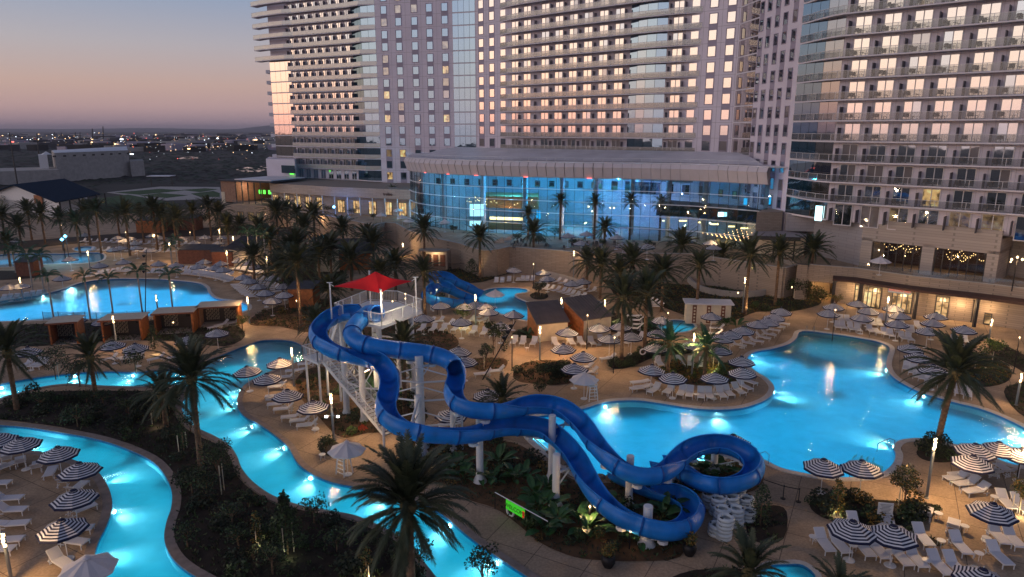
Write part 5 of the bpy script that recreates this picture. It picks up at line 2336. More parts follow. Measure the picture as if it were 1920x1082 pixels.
ugroup('on the curved brick terrace', [(715, 401), (746, 392), (754, 405), (767, 411), (834, 414)], G2, what='small pale parasol', zc=4.5, plain=True, sc=.9)

# ================================================================== LOUNGERS
def lounger_meshes(raise_deg):
    """foot end towards +Y"""
    w = .68
    hz = .36
    seat = MB().use('sling').box((0, .30, hz + .03), (w - .06, 1.28, .035)).mesh('seat')
    a = rad(raise_deg)
    bl = .74
    b = MB().use('sling')
    M = Matrix.Rotation(-a, 3, 'X')
    b.box(Vector((0, -.36, hz + .04)) + M @ Vector((0, -bl / 2, 0)), (w - .06, bl, .035), M=M)
    back = b.mesh('backrest')
    f = MB().use('white_paint')
    for s in (-1, 1):
        f.box((s * w / 2, .28, hz), (.05, 1.36, .06))
        e = Vector((s * w / 2, -.36, hz + .02))
        f.rod(e, e + M @ Vector((0, -bl, 0)), .025, n=5)
        f.rod(Vector((s * (w / 2 - .05), -.75, .05)), e + M @ Vector((-s * .05, -bl * .7, 0)), .015, n=4)
        f.box((s * w / 2, -.62, hz * .55), (.045, .5, .04))
    f.box((0, .95, hz), (w, .05, .06))
    f.box((0, -.36, hz), (w, .05, .05))
    frame = f.mesh('frame')
    leg = MB().use('white_paint').box((0, 0, hz / 2), (.05, .05, hz)).mesh('leg')
    arm = MB().use('white_paint').box((0, 0, 0), (.05, .42, .035)).mesh('armrest')
    return seat, back, frame, leg, w, arm


LM = {d: lounger_meshes(d) for d in (42, 55, 8)}
NLOUNGE = [0]


def lounger(p, yawz, label, group, deg=42, legs=True):
    r = thing('sun_lounger', label, 'sun lounger', (p.x, p.y, 0), yawz, group)
    seat, back, frame, leg, w, arm = LM[deg]
    ob('seat', seat, r)
    ob('backrest', back, r)
    fo = ob('frame', frame, r)
    if legs:
        for sx in (-1, 1):
            for sy in (.88, -.66):
                ob('leg', leg, r, (sx * w / 2, sy, 0))
    NLOUNGE[0] += 1
    return r


def heading(p, q):
    d = (q - p)
    return math.atan2(d.y, d.x) - PI / 2


def row(desc, pts, toward, n=None, away=False, group='white sun loungers', deg=42, jit=.06, word='white sun lounger'):
    """pts: pixel positions of the loungers; n resamples the line evenly; toward: pixel the foot ends point at (or list per item, or a heading vector)"""
    w = [P(x, y, .35).xy for x, y in pts]
    if n:
        l = [0]
        for a, b in zip(w[:-1], w[1:]):
            l.append(l[-1] + (b - a).length)
        q = []
        for k in range(n):
            s = l[-1] * k / max(1, n - 1)
            for i in range(len(w) - 1):
                if s <= l[i + 1] + 1e-5:
                    u = (s - l[i]) / max(1e-6, l[i + 1] - l[i])
                    q.append(w[i] * (1 - u) + w[i + 1] * u)
                    break
        w = q
    w = sorted(w, key=lambda p: p.x / p.y)
    for i, p in enumerate(w):
        if isinstance(toward, str):    # 'perp:+' : perpendicular to the row
            a = w[max(0, i - 1)]
            b = w[min(len(w) - 1, i + 1)]
            t = (b - a).normalized()
            d = Vector((-t.y, t.x)) * (1 if toward == '+' else -1)
            h = math.atan2(d.y, d.x) - PI / 2
        elif isinstance(toward, Vector):
            h = math.atan2(toward.y, toward.x) - PI / 2
        else:
            h = heading(p, P(toward[0], toward[1], 0).xy)
            if away:
                h += PI
        lab = f'{word}, {ORD[i]} from left {desc}' if len(w) > 1 else f'{word} {desc}'
        near = p.y < 100
        lounger(p + Vector((random.uniform(-jit, jit), random.uniform(-jit, jit))), h + random.uniform(-.05, .05), lab, group, deg if random.random() > .06 else 8, near)


row('in the curved row round the palm island', [(1226, 730), (1254, 731), (1279, 735), (1294, 737), (1315, 739), (1331, 740), (1352, 738), (1366, 735), (1384, 731), (1395, 724), (1402, 714)], (1308, 690), away=True)
row('stacked beside the palm island', [(1200, 716), (1207, 724), (1198, 727)], Vector((-1, -.3)), deg=8)
row('facing the lamp behind the palm island', [(1237, 680), (1276, 679), (1296, 680), (1316, 682)], '-')
row('along the curving upper pool edge', [(1384, 646), (1400, 642), (1416, 638), (1430, 632), (1441, 626), (1449, 618), (1457, 611), (1466, 606)], Vector((.8, -.6)))
row('in the front row before the shopfronts', [(1569, 611), (1580, 612), (1596, 615), (1608, 617), (1633, 619), (1645, 621), (1658, 624), (1671, 627), (1692, 632), (1706, 634)], Vector((-.25, -1)))
row('in the middle row before the shopfronts', [(1578, 599), (1590, 600), (1604, 603), (1616, 604), (1637, 606), (1650, 607), (1673, 611), (1680, 615), (1700, 618), (1712, 620), (1722, 612)], Vector((-.25, -1)))
row('in the back row before the shopfronts', [(1652, 597), (1664, 598), (1690, 602), (1790, 638), (1799, 642), (1810, 638)], Vector((-.3, -1)))
row('in the row round the pool bay', [(1700, 688), (1709, 694), (1719, 701), (1730, 706), (1741, 712), (1752, 716), (1782, 729), (1799, 733), (1816, 738)], Vector((-.55, -.85)))
row('in the front row under the two striped parasols', [(1546, 1018), (1573, 1020), (1619, 1027), (1647, 1031), (1689, 1042), (1717, 1046), (1760, 1060), (1791, 1062)], Vector((.05, -1)), deg=42)
row('in the second row at lower right', [(1605, 985), (1673, 990), (1729, 1006), (1801, 1022), (1875, 1042)], Vector((-.05, -1)))
row('beyond the round table at right', [(1887, 940), (1915, 947), (1873, 1005), (1900, 1010)], Vector((-.15, -1)))
row('lying sideways by the right parasols', [(1802, 888), (1812, 905), (1828, 918), (1795, 895)], Vector((-1, -.2)))
row('beside the dark shrubs right of the sign', [(1737, 962), (1786, 985)], Vector((.6, .8)))
row('under the right parasol cluster', [(1850, 880), (1868, 882), (1885, 879)], Vector((-.1, 1)))
row('along the inside of the front river bend', [(12, 858), (39, 864), (70, 873), (96, 884), (124, 900), (146, 914), (155, 936), (150, 955), (146, 990), (136, 1013), (112, 1052)], (40, 1010), away=True)
row('in the inner ring of the front bend deck', [(14, 934), (22, 955), (24, 981), (14, 1011), (-4, 1030), (-6, 905)], Vector((1, .1)))
row('on the river deck left of the stairs', [(575, 682), (553, 694), (538, 706), (520, 724), (517, 742), (520, 757), (533, 766), (547, 780), (563, 787), (577, 796)], Vector((-1, -.25)))
row('before the slide tower under small parasols', [(790, 616), (812, 616), (831, 616), (854, 616), (871, 616), (888, 621), (908, 623), (926, 627)], Vector((-.25, -1)))
row('behind the tall lamp on the tan deck', [(963, 640), (981, 641), (1000, 642)], Vector((-.2, -1)))
row('in front of the orange wood cabin', [(1042, 643), (1071, 641), (1091, 642), (1110, 641), (1128, 638)], Vector((.2, -1)))
row('lying on the open tan deck', [(1140, 671), (1098, 688), (1105, 697)], Vector((-1, -.3)))
row('under the two parasols of the tan deck', [(1160, 627), (1180, 640), (1200, 632)], Vector((-.6, -.8)))
row('at the top of the lagoon deck', [(931, 527), (941, 527), (954, 525), (971, 524), (980, 524), (989, 524), (998, 524)], Vector((-.1, -1)))
row('in the back row of the lagoon deck', [(1014, 529), (1042, 527), (1060, 531), (1076, 537), (1092, 541), (1110, 545)], Vector((-.75, -.65)), n=9)
row('in the front row of the lagoon deck', [(1021, 540), (1040, 543), (1058, 547), (1074, 552), (1090, 556)], Vector((-.75, -.65)), n=8)
row('stacked by the white changing cabin', [(1216, 562), (1222, 566), (1228, 570), (1234, 574)], Vector((-1, .1)))
row('left of the small kids pool', [(1188, 592), (1194, 600), (1199, 608), (1190, 615)], Vector((-1, .2)))
row('right of the small kids pool', [(1330, 600), (1345, 603), (1345, 615), (1340, 625)], Vector((-1, .1)))
row('between the slide tower and the lagoon', [(785, 600), (805, 603), (822, 602), (842, 607), (880, 600), (895, 595), (905, 600)], Vector((-.7, -.6)))
row('under the slide frame', [(842, 795), (905, 700), (930, 695)], Vector((-1, -.3)))
row('in the upper row on the far pool shore', [(335, 506), (350, 505), (372, 506), (395, 508), (418, 512), (432, 515)], Vector((-.2, -1)), n=15)
row('in the lower row on the far pool shore', [(345, 512), (362, 513), (385, 516), (410, 520), (432, 526)], Vector((-.2, -1)), n=16)
row('in the fan at the right of the far pool', [(443, 533), (450, 540), (458, 546), (466, 552), (474, 556)], Vector((-1, -.3)), n=10)
row('in the rows right of the far pool', [(440, 503), (452, 504), (466, 506), (478, 508), (488, 511)], Vector((-.2, -1)), n=10)
row('behind the fan right of the far pool', [(486, 524), (498, 530), (507, 536), (516, 541), (524, 545)], Vector((-.8, -.5)), n=8)
row('left along the far pool shore', [(163, 518), (176, 516), (190, 512), (202, 511), (226, 507), (240, 508)], Vector((-.2, -1)), n=10)
row('by the palm on the far pool shore', [(284, 510), (300, 510), (310, 510)], Vector((-.1, -1)), n=4)
row('in the front row of the distant deck', [(170, 468), (190, 468), (260, 470), (300, 472), (330, 470)], Vector((-.2, -1)), n=12)
row('in the back row of the distant deck', [(155, 452), (172, 453), (192, 452), (260, 457), (290, 456), (318, 458), (345, 457)], Vector((-.2, -1)), n=16)
row('in the inside of the first cabana deck', [(50, 682), (60, 682), (72, 683), (79, 683)], Vector((-.1, -1)), n=3)
row('below the middle cabana', [(205, 672), (228, 670), (243, 670), (255, 669), (292, 672), (330, 668)], Vector((-.7, -.7)))
row('behind the glass fence left of the far pool', [(5, 560), (15, 559), (28, 558), (45, 556), (58, 553), (70, 552)], Vector((.2, -1)))
row('in the right cabana', [(404, 612), (416, 608), (438, 604)], Vector((-.7, -.7)))
row('on the lower left terrace of loungers', [(-10, 880), (5, 875)], Vector((.5, 1)))
# ================================================================== SMALL FURNITURE
def small_table(px, py, label, zc=0, r=.27):
    p = P(px, py, zc + .45)
    t = thing('side_table', label, 'side table', (p.x, p.y, zc), 0, 'round white side tables')
    MB().use('white_paint').lathe([(0, .47), (r, .47), (r, .44), (0, .44)], 16).build('table_top', t)
    lm = MB().use('white_paint').rod((0, 0, 0), (0, 0, .45), .018, n=5).mesh('leg')
    for i in range(3):
        a = i * 2 * PI / 3
        ob('leg', lm, t, (r * .75 * math.cos(a), r * .75 * math.sin(a), 0))


for i, (x, y, d) in enumerate([(1525, 1006, 'left of the front lounger row'), (1600, 1022, 'by the pole of the left front parasol'), (1669, 1034, 'by the pole of the right front parasol'),
                               (1738, 1050, 'between front loungers near a small light'), (1765, 1013, 'right of the back loungers'), (1836, 1037, 'between two rear loungers at lower right'),
                               (1865, 931, 'beside the two upright loungers at right'), (1760, 962, 'beside the low chair near the shrubs'), (1809, 986, 'beside the square white stool'),
                               (1850, 1008, 'under the lone parasol at right'), (1253, 736, 'left in the palm island row'), (1306, 739, 'in the middle of the palm island row'), (1343, 739, 'right in the palm island row'),
                               (604, 852, 'beside the round dark bush'), (592, 803, 'at the end of the river loungers'), (988, 652, 'near the tall lamp on the tan deck')]):
    small_table(x, y, 'small round white side table ' + d)


def lifeguard_chair(px, py, label, rz):
    p = P(px, py, 0)
    r = thing('lifeguard_chair', label, 'lifeguard chair', p, rz, 'lifeguard chairs')
    lg = MB().use('white_paint')
    for s in (-1, 1):
        for q in (-1, 1):
            MB().use('white_paint').rod((s * .45, q * .45, 0), (s * .33, q * .3, 1.5), .045, n=6).build('leg', r)
    MB().use('white_paint').box((0, 0, 1.5), (.75, .7, .06)).build('seat', r)
    m = MB().use('white_paint')
    for k in range(4):
        m.box((-.27 + k * .18, .33, 1.95), (.14, .04, .85))
    m.build('back_slat', r)
    m = MB().use('white_paint')
    for s in (-1, 1):
        m.box((s * .37, 0, 1.78), (.07, .7, .04))
        m.box((s * .37, -.28, 1.64), (.05, .05, .28))
    m.build('armrest', r)
    m = MB().use('white_paint')
    for k in range(4):
        z = .25 + k * .33
        m.box((0, -.46 + z * .09, z), (.82 - z * .12, .05, .05))
    m.build('rung', r)


lifeguard_chair(1110, 750, 'white lifeguard chair on the deck at the big pool corner', .2)
lifeguard_chair(646, 888, 'white lifeguard chair by the river edge under the plain parasol', -.6)


def ring_buoy(p, parent=None, rz=0):
    m = MB().use('white_paint')
    n, k, R, r = 18, 8, .33, .08
    vs = []
    for i in range(n):
        a = 2 * PI * i / n
        for j in range(k):
            b = 2 * PI * j / k
            vs.append(((R + r * math.cos(b)) * math.cos(a), r * math.sin(b), (R + r * math.cos(b)) * math.sin(a)))
    m.add(vs, [(i * k + j, ((i + 1) % n) * k + j, ((i + 1) % n) * k + (j + 1) % k, i * k + (j + 1) % k) for i in range(n) for j in range(k)])
    return m.build('ring', parent, smooth=True, loc=p, rz=rz)


for x, y, d in ((1204, 668, 'on a post in the palm bed'), (1088, 560, 'beside the orange and green sign by the lagoon')):
    p = P(x, y + 8, 0)
    t = thing('life_ring', 'white life ring hanging ' + d, 'life ring', p, .2, 'life rings')
    ring_buoy((0, -.08, 1.1), t)
    MB().use('black_metal').rod((0, 0, 0), (0, 0, 1.5), .04).build('post', t)
# green banner hanging on a rope with a ring
a, b = P(928, 923, 1.3), P(1028, 978, 1.3)
BN = thing('safety_banner', 'bright green banner with orange end hanging from a white pole over the path edge', 'banner')
MB().use('steel_white').rod(a, b, .035).build('pole', BN)
u0, u1 = .22, .58
c0, c1 = a.lerp(b, u0), a.lerp(b, u1)
rzb = math.atan2(c1.y - c0.y, c1.x - c0.x)
w = (c1 - c0).length
c = (c0 + c1) / 2
MB().use('sign_green').box((c.x, c.y, c.z - .42), (w, .02, .72), rzb).build('cloth', BN)
e = c0.lerp(c1, .93)
MB().use('sign_red').box((e.x, e.y - .012, e.z - .5), (w * .12, .03, .5), rzb).build('orange_patch', BN)
letters('WELCOME', .42, 'text_dark', BN, (c.x - .02, c.y - .04, c.z - .58), rzb, .005)
ring_buoy((c0.x + .3, c0.y - .1, c0.z - .95), BN, rzb)
MB().use('black_metal').rod((a.x, a.y, 0), (a.x, a.y, 1.35), .03).build('post', BN)
MB().use('black_metal').rod((b.x, b.y, 0), (b.x, b.y, 1.35), .03).build('post', BN)

# stanchions with belt
ST2 = []
for k, (x, y) in enumerate(((1468, 935), (1497, 941))):
    p = P(x, y, 0)
    t = thing('belt_stanchion', ['black belt stanchion left of its twin', 'black belt stanchion right of its twin'][k] + ' on the dark deck by the slide loop', 'stanchion', p, 0, 'belt stanchions')
    MB().use('black_metal').lathe([(.19, 0), (.19, .03), (.03, .06), (.03, 1.0), (.045, 1.0), (.045, 1.08), (0, 1.08)], 14).build('post', t)
    ST2.append(p)
bt = MB().use('black_metal')
q = P(1430, 922, 0)
for A, B in ((ST2[0], ST2[1]), (ST2[0], q)):
    bt.prism([A.xy, B.xy, B.xy + Vector((0, .015)), A.xy + Vector((0, .015))], .95, 1.01)
o = bt.build('barrier_belt')
tag(o, 'black barrier belt stretched between the two stanchions', 'barrier belt')

# sign board in the bed at right
p = P(1656, 985, 0)
SG = thing('rules_sign', 'pale blue-grey pool rules board standing in the dark bed', 'sign', p, -.15)
MB().use('sign_white').box((0, 0, 1.25), (.95, .06, .85)).build('board', SG)
MB().use('sign_white').box((0, .02, .45), (.35, .06, .9)).build('stand', SG)
m = MB().use('pole_metal')
for k in range(7):
    m.box((0, -.034, 1.55 - k * .1), (.72 - (k % 3) * .12, .006, .035))
m.build('text_line', SG)

# pool hand rails
for x, y, rz, d in ((1435, 868, .5, 'beside the slide loop'), (1588, 892, .1, 'between the near parasols'), (1512, 624, -.3, 'at the left upper corner'), (1526, 625, -.3, 'at the upper corner, the right one'), (1668, 842, 1.2, 'at the curved corner steps')):
    p = P(x, y, 0)
    t = thing('pool_handrail', 'steel pool handrail ' + d + ' of the big pool', 'handrail', p, rz, 'pool handrails')
    MB().use('pole_metal').tube([(0, -.3, 0), (0, -.3, .85), (0, .1, .95), (0, .9, .35), (0, .9, -.4)], .028, 6).build('tube', t)
# steps at the corner
m = MB().use('coping_white')
for k in range(4):
    r = 1.0 + k * .5
    c = P(1690, 862, 0)
    pts = [Vector((c.x - 1.2 - r * math.cos(t), c.y + r * math.sin(t))) for t in [rad(-50 + 12 * i) for i in range(10)]]
    for a_, b_ in zip(pts[:-1], pts[1:]):
        n_ = Vector((0, 0))
        m.prism([a_, b_, b_ * .985 + c.xy * .015, a_ * .985 + c.xy * .015], -.72, -.2 - k * .12)
o = m.build('pool_steps')
tag(o, kind='structure')

# stacks of inflatable rings
torus = MB().use('ring_white')
n, k_, R_, r_ = 20, 8, .42, .145
vs = []
for i in range(n):
    a = 2 * PI * i / n
    for j in range(k_):
        b = 2 * PI * j / k_
        vs.append(((R_ + r_ * math.cos(b)) * math.cos(a), (R_ + r_ * math.cos(b)) * math.sin(a), r_ * math.sin(b)))
torus.add(vs, [(i * k_ + j, ((i + 1) % n) * k_ + j, ((i + 1) % n) * k_ + (j + 1) % k_, i * k_ + (j + 1) % k_) for i in range(n) for j in range(k_)])
tm = torus.mesh('ring_body', True)
hm = MB().use('black_metal').box((.42, 0, .13), (.10, .22, .05)).box((-.42, 0, .13), (.10, .22, .05)).mesh('handle')
stk = [(1330, 950, 4), (1357, 945, 4), (1383, 938, 4), (1345, 965, 5), (1370, 962, 5), (1352, 985, 5), (1378, 985, 5), (1396, 958, 4), (1357, 1010, 6), (1402, 975, 3), (1342, 1003, 3)]
ring_pos = ['back left', 'back', 'back right', 'middle left', 'middle', 'left', 'right', 'far right', 'front', 'right edge', 'front left']
for si, (x, y, h) in enumerate(stk):
    p = P(x, y, 0)
    for k in range(h):
        t = thing('swim_ring', f'white swim ring, {ORD[k]} from bottom of the {ring_pos[si]} stack by the slide', 'swim ring',
                  (p.x + random.uniform(-.05, .05), p.y + random.uniform(-.05, .05), .15 + k * .27), random.uniform(0, 3), 'stacked swim rings')
        ob('ring_body', tm, t)
        ob('handle', hm, t)

# ================================================================== LAMP POLES
def lamp_pole(px, base_y, top_y, label, power=420, heads=True, lit=True):
    b = P(px, base_y, 0)
    h = max(2.8, min(6.5, height_at(b, top_y)))
    power = power * (1.7 if base_y < 520 else 1.1)
    r = thing('lamp_post', label, 'lamp post', b, 0, 'round metal lamp posts')
    m = MB().use('pole_metal').lathe([(.16, 0), (.16, .05), (.10, .08), (.10, h - 1.05), (.10, h - .95)], 14)
    m.build('pole', r)
    c = MB().use('pole_metal').lathe([(.12, h - .68), (.12, h - .22)], 14)
    c.box((0, 0, h + .04), (.2, .2, .06))
    c.build('lamp_housing', r)
    e = MB().use('lamp_warm')
    e.lathe([(.09, h - .88), (.09, h - .72)], 12)
    e.lathe([(.09, h - .20), (.09, h - .06), (0, h - .06)], 12)
    e.build('lamp_glass', r)
    if lit:
        lamp('POINT', (b.x + .0, b.y - .28, h - .35), power, (1.0, .60, .26), .12, name='lamp_light')
    return b, h


LP = [(626, 826, 738, 'with twin side floods on the river deck', 420), (1012, 674, 612, 'on the tan deck before the wood cabins', 520), (1737, 934, 822, 'left of the lower right loungers', 1100),
      (22, 1090, 1000, 'at the lower left corner among loungers', 420), (1297, 704, 625, 'in the middle of the palm island', 480), (1075, 528, 470, 'behind the lagoon deck', 300),
      (892, 612, 552, 'between the tower and the lagoon', 480), (1052, 606, 558, 'between the two wood cabins', 380), (1133, 612, 562, 'right of the orange wood cabin', 420),
      (1659, 612, 556, 'on the deck before the shopfronts', 520), (1853, 642, 598, 'by the dark gate at far right', 320), (552, 724, 652, 'beside the river loungers', 420),
      (468, 606, 557, 'right of the open cabanas', 420), (220, 655, 592, 'before the middle cabana', 160), (297, 592, 553, 'behind the second cabana', 60), (428, 506, 470, 'on the far pool shore', 420),
      (1177, 948, 866, 'standing tight against the slide bend', 320), (1392, 586, 520, 'beside the lit palm trunk', 320), (502, 508, 482, 'right of the far pool', 320), (44, 565, 520, 'at the left shore of the far pool', 120),
      (170, 512, 470, 'with small floods by the far pool', 260), (415, 470, 430, 'on the distant deck', 300), (322, 492, 455, 'by the palms of the distant deck', 320), (440, 480, 443, 'beside the cream cabin', 300),
      (756, 480, 456, 'near the curved stone wall', 200), (1288, 520, 480, 'in the bed under the terrace wall', 80), (1905, 760, 700, 'near the right frame edge', 260)]
LAMPS = {}
for x, y, t, d, pw in LP:
    LAMPS[x] = lamp_pole(x, y, t, 'round grey lamp post ' + d, pw)
b, h = LAMPS[626]
r = thing('flood_lamp_pair', 'pair of small white flood lamps bracketed on the river deck lamp post', 'flood lamp', (b.x, b.y, h - 2.0))
m = MB().use('pole_metal').rod((-.5, 0, 0), (.5, 0, 0), .03)
m.build('bracket', r)
for s in (-.5, .5):
    MB().use('lamp_white').box((s, -.08, -.05), (.22, .08, .14)).build('lens', r)
# added slim lamps that supply further deck light; its real source is unknown
for x, y, z, pw in [(1150, 700, 4.0, 300), (1100, 655, 4.2, 420), (1905, 905, 3.0, 300), (1560, 640, 4, 250), (1480, 590, 4, 300), (1180, 575, 4, 300), (560, 620, 4, 260), (960, 690, 3.5, 260),
                    (1900, 700, 4, 300), (330, 650, 3, 120), (1000, 540, 4, 250), (240, 470, 4, 420), (360, 470, 4, 300), (470, 510, 4, 250),
                    (120, 455, 4, 300), (820, 590, 3.6, 200), (1105, 985, 1.3, 110), (1180, 1030, 1.3, 60), (720, 830, 2.5, 140), (500, 430, 4, 200), (600, 440, 4, 150), (380, 412, 4, 150), (1250, 640, 3.6, 260)]:
    b = P(x, y, 0)
    o = MB().use('black_metal').rod((0, 0, 0), (0, 0, z), .05, n=8)
    t = thing('added_lamp', 'slim dark lamp with a warm bulb, added for deck light', 'added lamp', b, 0, 'added slim lamps')
    o.build('stem', t)
    MB().use('lamp_warm').lathe([(0, .1), (.07, .03), (.07, -.03), (0, -.1)], 8, (0, 0, z + .1)).build('bulb', t)
    lamp('POINT', (b.x, b.y - .15, z + .05), pw * (1.7 if y < 560 else 1), (1.0, .60, .27), .1, name='lamp_light')

# dark truss masts with loudspeakers
for (x, y, ty, lean, d) in ((272, 612, 468, .9, 'behind the second cabana'), (905, 712, 602, 2.2, 'leaning over the small trees of the tan deck')):
    b = P(x, y, 0)
    h = height_at(b, ty)
    t = thing('speaker_mast', 'dark slanted mast with black loudspeakers ' + d, 'mast', b, 0)
    MB().use('black_metal').rod((0, 0, 0), (lean * 1.6, 0, h), .07, .05, 8).build('mast', t)
    for k in range(3):
        u = .72 + k * .1
        MB().use('black_metal').lathe([(.05, -.2), (.22, .05), (.2, .15), (0, .15)], 12, (lean * 1.6 * u - .25, -.1, h * u)).build('loudspeaker', t)

# strong coloured floods at left
for (x, y, z, mt, col, pw, d) in ((122, 443, 5.2, 'flood_cyan', (.2, .65, 1), 2600, 'upper'), (116, 449, 4.6, 'flood_cyan', (.2, .65, 1), 2200, 'lower')):
    p = P(x, y, z)
    t = thing('flood_light', f'dazzling cyan flood light, the {d} one of the mast among distant palms', 'flood light', (p.x, p.y, 0), 0, 'cyan flood lights')
    MB().use(mt).lathe([(0, .35), (.35, 0), (0, -.35)], 10, (0, 0, z)).build('lens', t)
    MB().use('black_metal').rod((0, .2, 0), (0, .2, z), .06).build('mast', t)
    lamp('POINT', (p.x, p.y - 1.0, z), pw * .22, col, .3)
p = P(626, 388, 7)
t = thing('flood_light', 'small deep blue flood light in front of the podium shops', 'flood light', (p.x, p.y, 4.5))
MB().use('flood_blue').lathe([(0, .3), (.3, 0), (0, -.3)], 10, (0, 0, 2.5)).build('lens', t)
MB().use('black_metal').rod((0, .2, 0), (0, .2, 2.5), .05).build('mast', t)
lamp('POINT', (p.x, p.y - 1, 7), 500, (.1, .3, 1), .3)

# ================================================================== CABANAS AND CABINS
def cabana(x0, x1, y_base, y_top, label, tilt=0, brick=False):
    a, b = P(x0, y_base, 0), P(x1, y_base - 4, 0)
    w = (b - a).length
    h = 2.7
    r = thing('cabana', label, 'cabana', (a + b) / 2, math.atan2(b.y - a.y, b.x - a.x), 'open cabanas in a row')
    D = 2.8
    m = MB().use('cream_panel').box((0, D / 2, h + .14), (w + .5, D + .7, .10))
    m.use('wood_dark').box((0, -.36, h + .1), (w + .54, .06, .22))
    m.build('roof', r)
    side = 'brick_wall' if brick else 'wood_dark'
    MB().use(side).box((-w / 2, D / 2, h / 2), (.12, D, h)).build('side_wall', r)
    MB().use('wood').box((w / 2, D / 2, h / 2), (.12, D, h)).build('side_wall', r)
    MB().use('frame_dark').box((-w * .02, D - .05, h / 2), (w * .96, .08, h)).build('back_wall', r)
    # cut-out screens
    for cx in ((-w * .22,) if not brick else (-w * .25, w * .22)):
        m = MB().use('cream_panel')
        for i in range(7):
            for j in range(8):
                x = cx - .75 + i * .25
                z = .45 + j * .26
                if (i + j) % 2:
                    m.box((x, D - .14, z), (.20, .05, .05))
                    m.box((x + .08, D - .14, z + .08), (.05, .05, .18))
                else:
                    m.box((x, D - .14, z + .05), (.06, .05, .2))
                    m.box((x, D - .14, z + .13), (.20, .05, .04))
        o = m.build('lattice_screen', r)
        o['kind'] = 'stuff'
    MB().use('wood').box((-w / 2 + .1, -.02, h / 2), (.14, .14, h)).build('post', r)
    MB().use('wood').box((w / 2 - .1, -.02, h / 2), (.14, .14, h)).build('post', r)
    MB().use('black_metal').box((w * .3, D - .2, 1.9), (.95, .08, .6)).build('television', r)
    MB().use('concrete').box((0, D / 2, .03), (w, D, .06)).build('floor', r)
    return r


cabana(96, 148, 648, 605, 'leftmost open cabana with dark wood and a white cut-out screen')
cabana(194, 268, 642, 592, 'cabana with brown wood ends and a television behind the front lamp post')
cabana(292, 364, 628, 582, 'dark open cabana between the wood cabana and the brick one')
cabana(374, 448, 615, 565, 'rightmost open cabana with pale brick left side and two screens', brick=True)
for x, y in ((225, 630), (330, 615), (410, 600)):
    lamp('POINT', P(x, y, 1.9), 50, (1, .6, .3), .15)  # added lamps that brighten the cut-out screens


def cabin(px, py, w, d, h0, h1, rz, label, front='cream_panel', side='wood', roof='dark_roof', seams=True, over=.25):
    """single-pitch cabin, lower eave h0 at the front, h1 at the back"""
    p = P(px, py, 0)
    r = thing('cabin', label, 'cabin', p, rz)
    m = MB().use(front).box((0, -d / 2, h0 / 2), (w, .1, h0))
    m.build('front_wall', r)
    for s in (-1, 1):
        m = MB().use(side)
        x = s * w / 2
        k = 10
        # boards one by one
        for i in range(k):
            z0, z1 = h1 * i / k, h1 * (i + 1) / k - .02

            def yz(z):
                return -d / 2 if z <= h0 else -d / 2 + d * (z - h0) / (h1 - h0)
            q = [(x, yz(z0), z0), (x, d / 2, z0), (x, d / 2, z1), (x, yz(z1), z1)]
            bm_ = MB().use(side)
            bm_.add([(a[0] - .05, a[1], a[2]) for a in q] + [(a[0] + .05, a[1], a[2]) for a in q],
                    [(0, 1, 2, 3), (7, 6, 5, 4), (0, 4, 5, 1), (1, 5, 6, 2), (2, 6, 7, 3), (3, 7, 4, 0)])
            bm_.build('board', r)
    MB().use(side).box((0, d / 2, h1 / 2), (w, .1, h1)).build('back_wall', r)
    a = math.atan2(h1 - h0, d)
    M = Matrix.Rotation(a, 3, 'X')
    L_ = math.hypot(d, h1 - h0) + over * 2
    m = MB().use(roof)
    m.box((0, 0, (h0 + h1) / 2 + .1), (w + over * 2, L_, .12), M=M)
    ro = m.build('roof', r)
    if seams:
        s = MB().use(roof)
        k = int(w / .45)
        for i in range(k + 1):
            s.box(Vector((-w / 2 + w * i / k, 0, (h0 + h1) / 2 + .19)), (.04, L_, .06), M=M)
        s.build('roof_seam', ro)
    return r


cabin(1026, 630, 4.0, 4.0, 2.3, 3.9, .30, 'wood cabin with cream front and dark pitched metal roof, the smaller left one', roof='roof_bronze')
cabin(1100, 626, 4.2, 4.6, 2.7, 4.3, .50, 'orange wood cabin with brown pitched metal roof, the right one of two', roof='roof_bronze')
lamp('POINT', P(1058, 640, 1.2), 220, (1, .5, .18), .1)
lamp('POINT', P(976, 642, 1.2), 110, (1, .5, .18), .1)
cabin(468, 494, 6.5, 6, 3.2, 4.8, -.3, 'cream cabin with dark slate roof beyond the far pool', side='cream_panel')
cabin(660, 500, 8, 7, 3.4, 4.6, .1, 'timber pavilion with flat dark roof left of the retaining wall', front='wood', side='wood_dark', seams=False, over=.9)
cabin(617, 505, 4, 5, 4.4, 5.0, .2, 'narrow cream and brown cabin left of the timber pavilion', side='cream_panel', roof='brown_fascia', seams=False)
cabin(572, 572, 3.6, 3.6, 2.9, 3.2, 0, 'small orange timber pump house among palms', front='wood', side='wood', seams=False)
lamp('POINT', P(572, 582, 2), 90, (1, .55, .2), .1)
lamp('POINT', P(612, 512, 2.4), 90, (1, .65, .3), .1)
cabin(376, 492, 7, 3.5, 2.8, 3.2, -.03, 'long dark red cabin behind the upper lounger row', front='wood_dark', side='wood_dark', seams=False)
cabin(425, 496, 4, 3.5, 2.8, 3.1, -.03, 'short dark red cabin left of the cream cabin', front='wood_dark', side='wood_dark', seams=False)
cabin(286, 435, 6, 4, 3.2, 3.6, 0, 'orange lit timber hut on the distant deck', front='wood', side='wood', seams=False)
lamp('POINT', P(290, 440, 2.5), 260, (1, .55, .15), .1)
cabin(340, 430, 10, 4, 3.2, 3.6, 0, 'dark timber hut right of the orange hut', front='wood_dark', side='wood_dark', seams=False)
cabin(58, 515, 3, 3, 2.6, 2.9, .1, 'timber hut at the left shore of the far pool', front='wood_dark', side='wood_dark', seams=False)
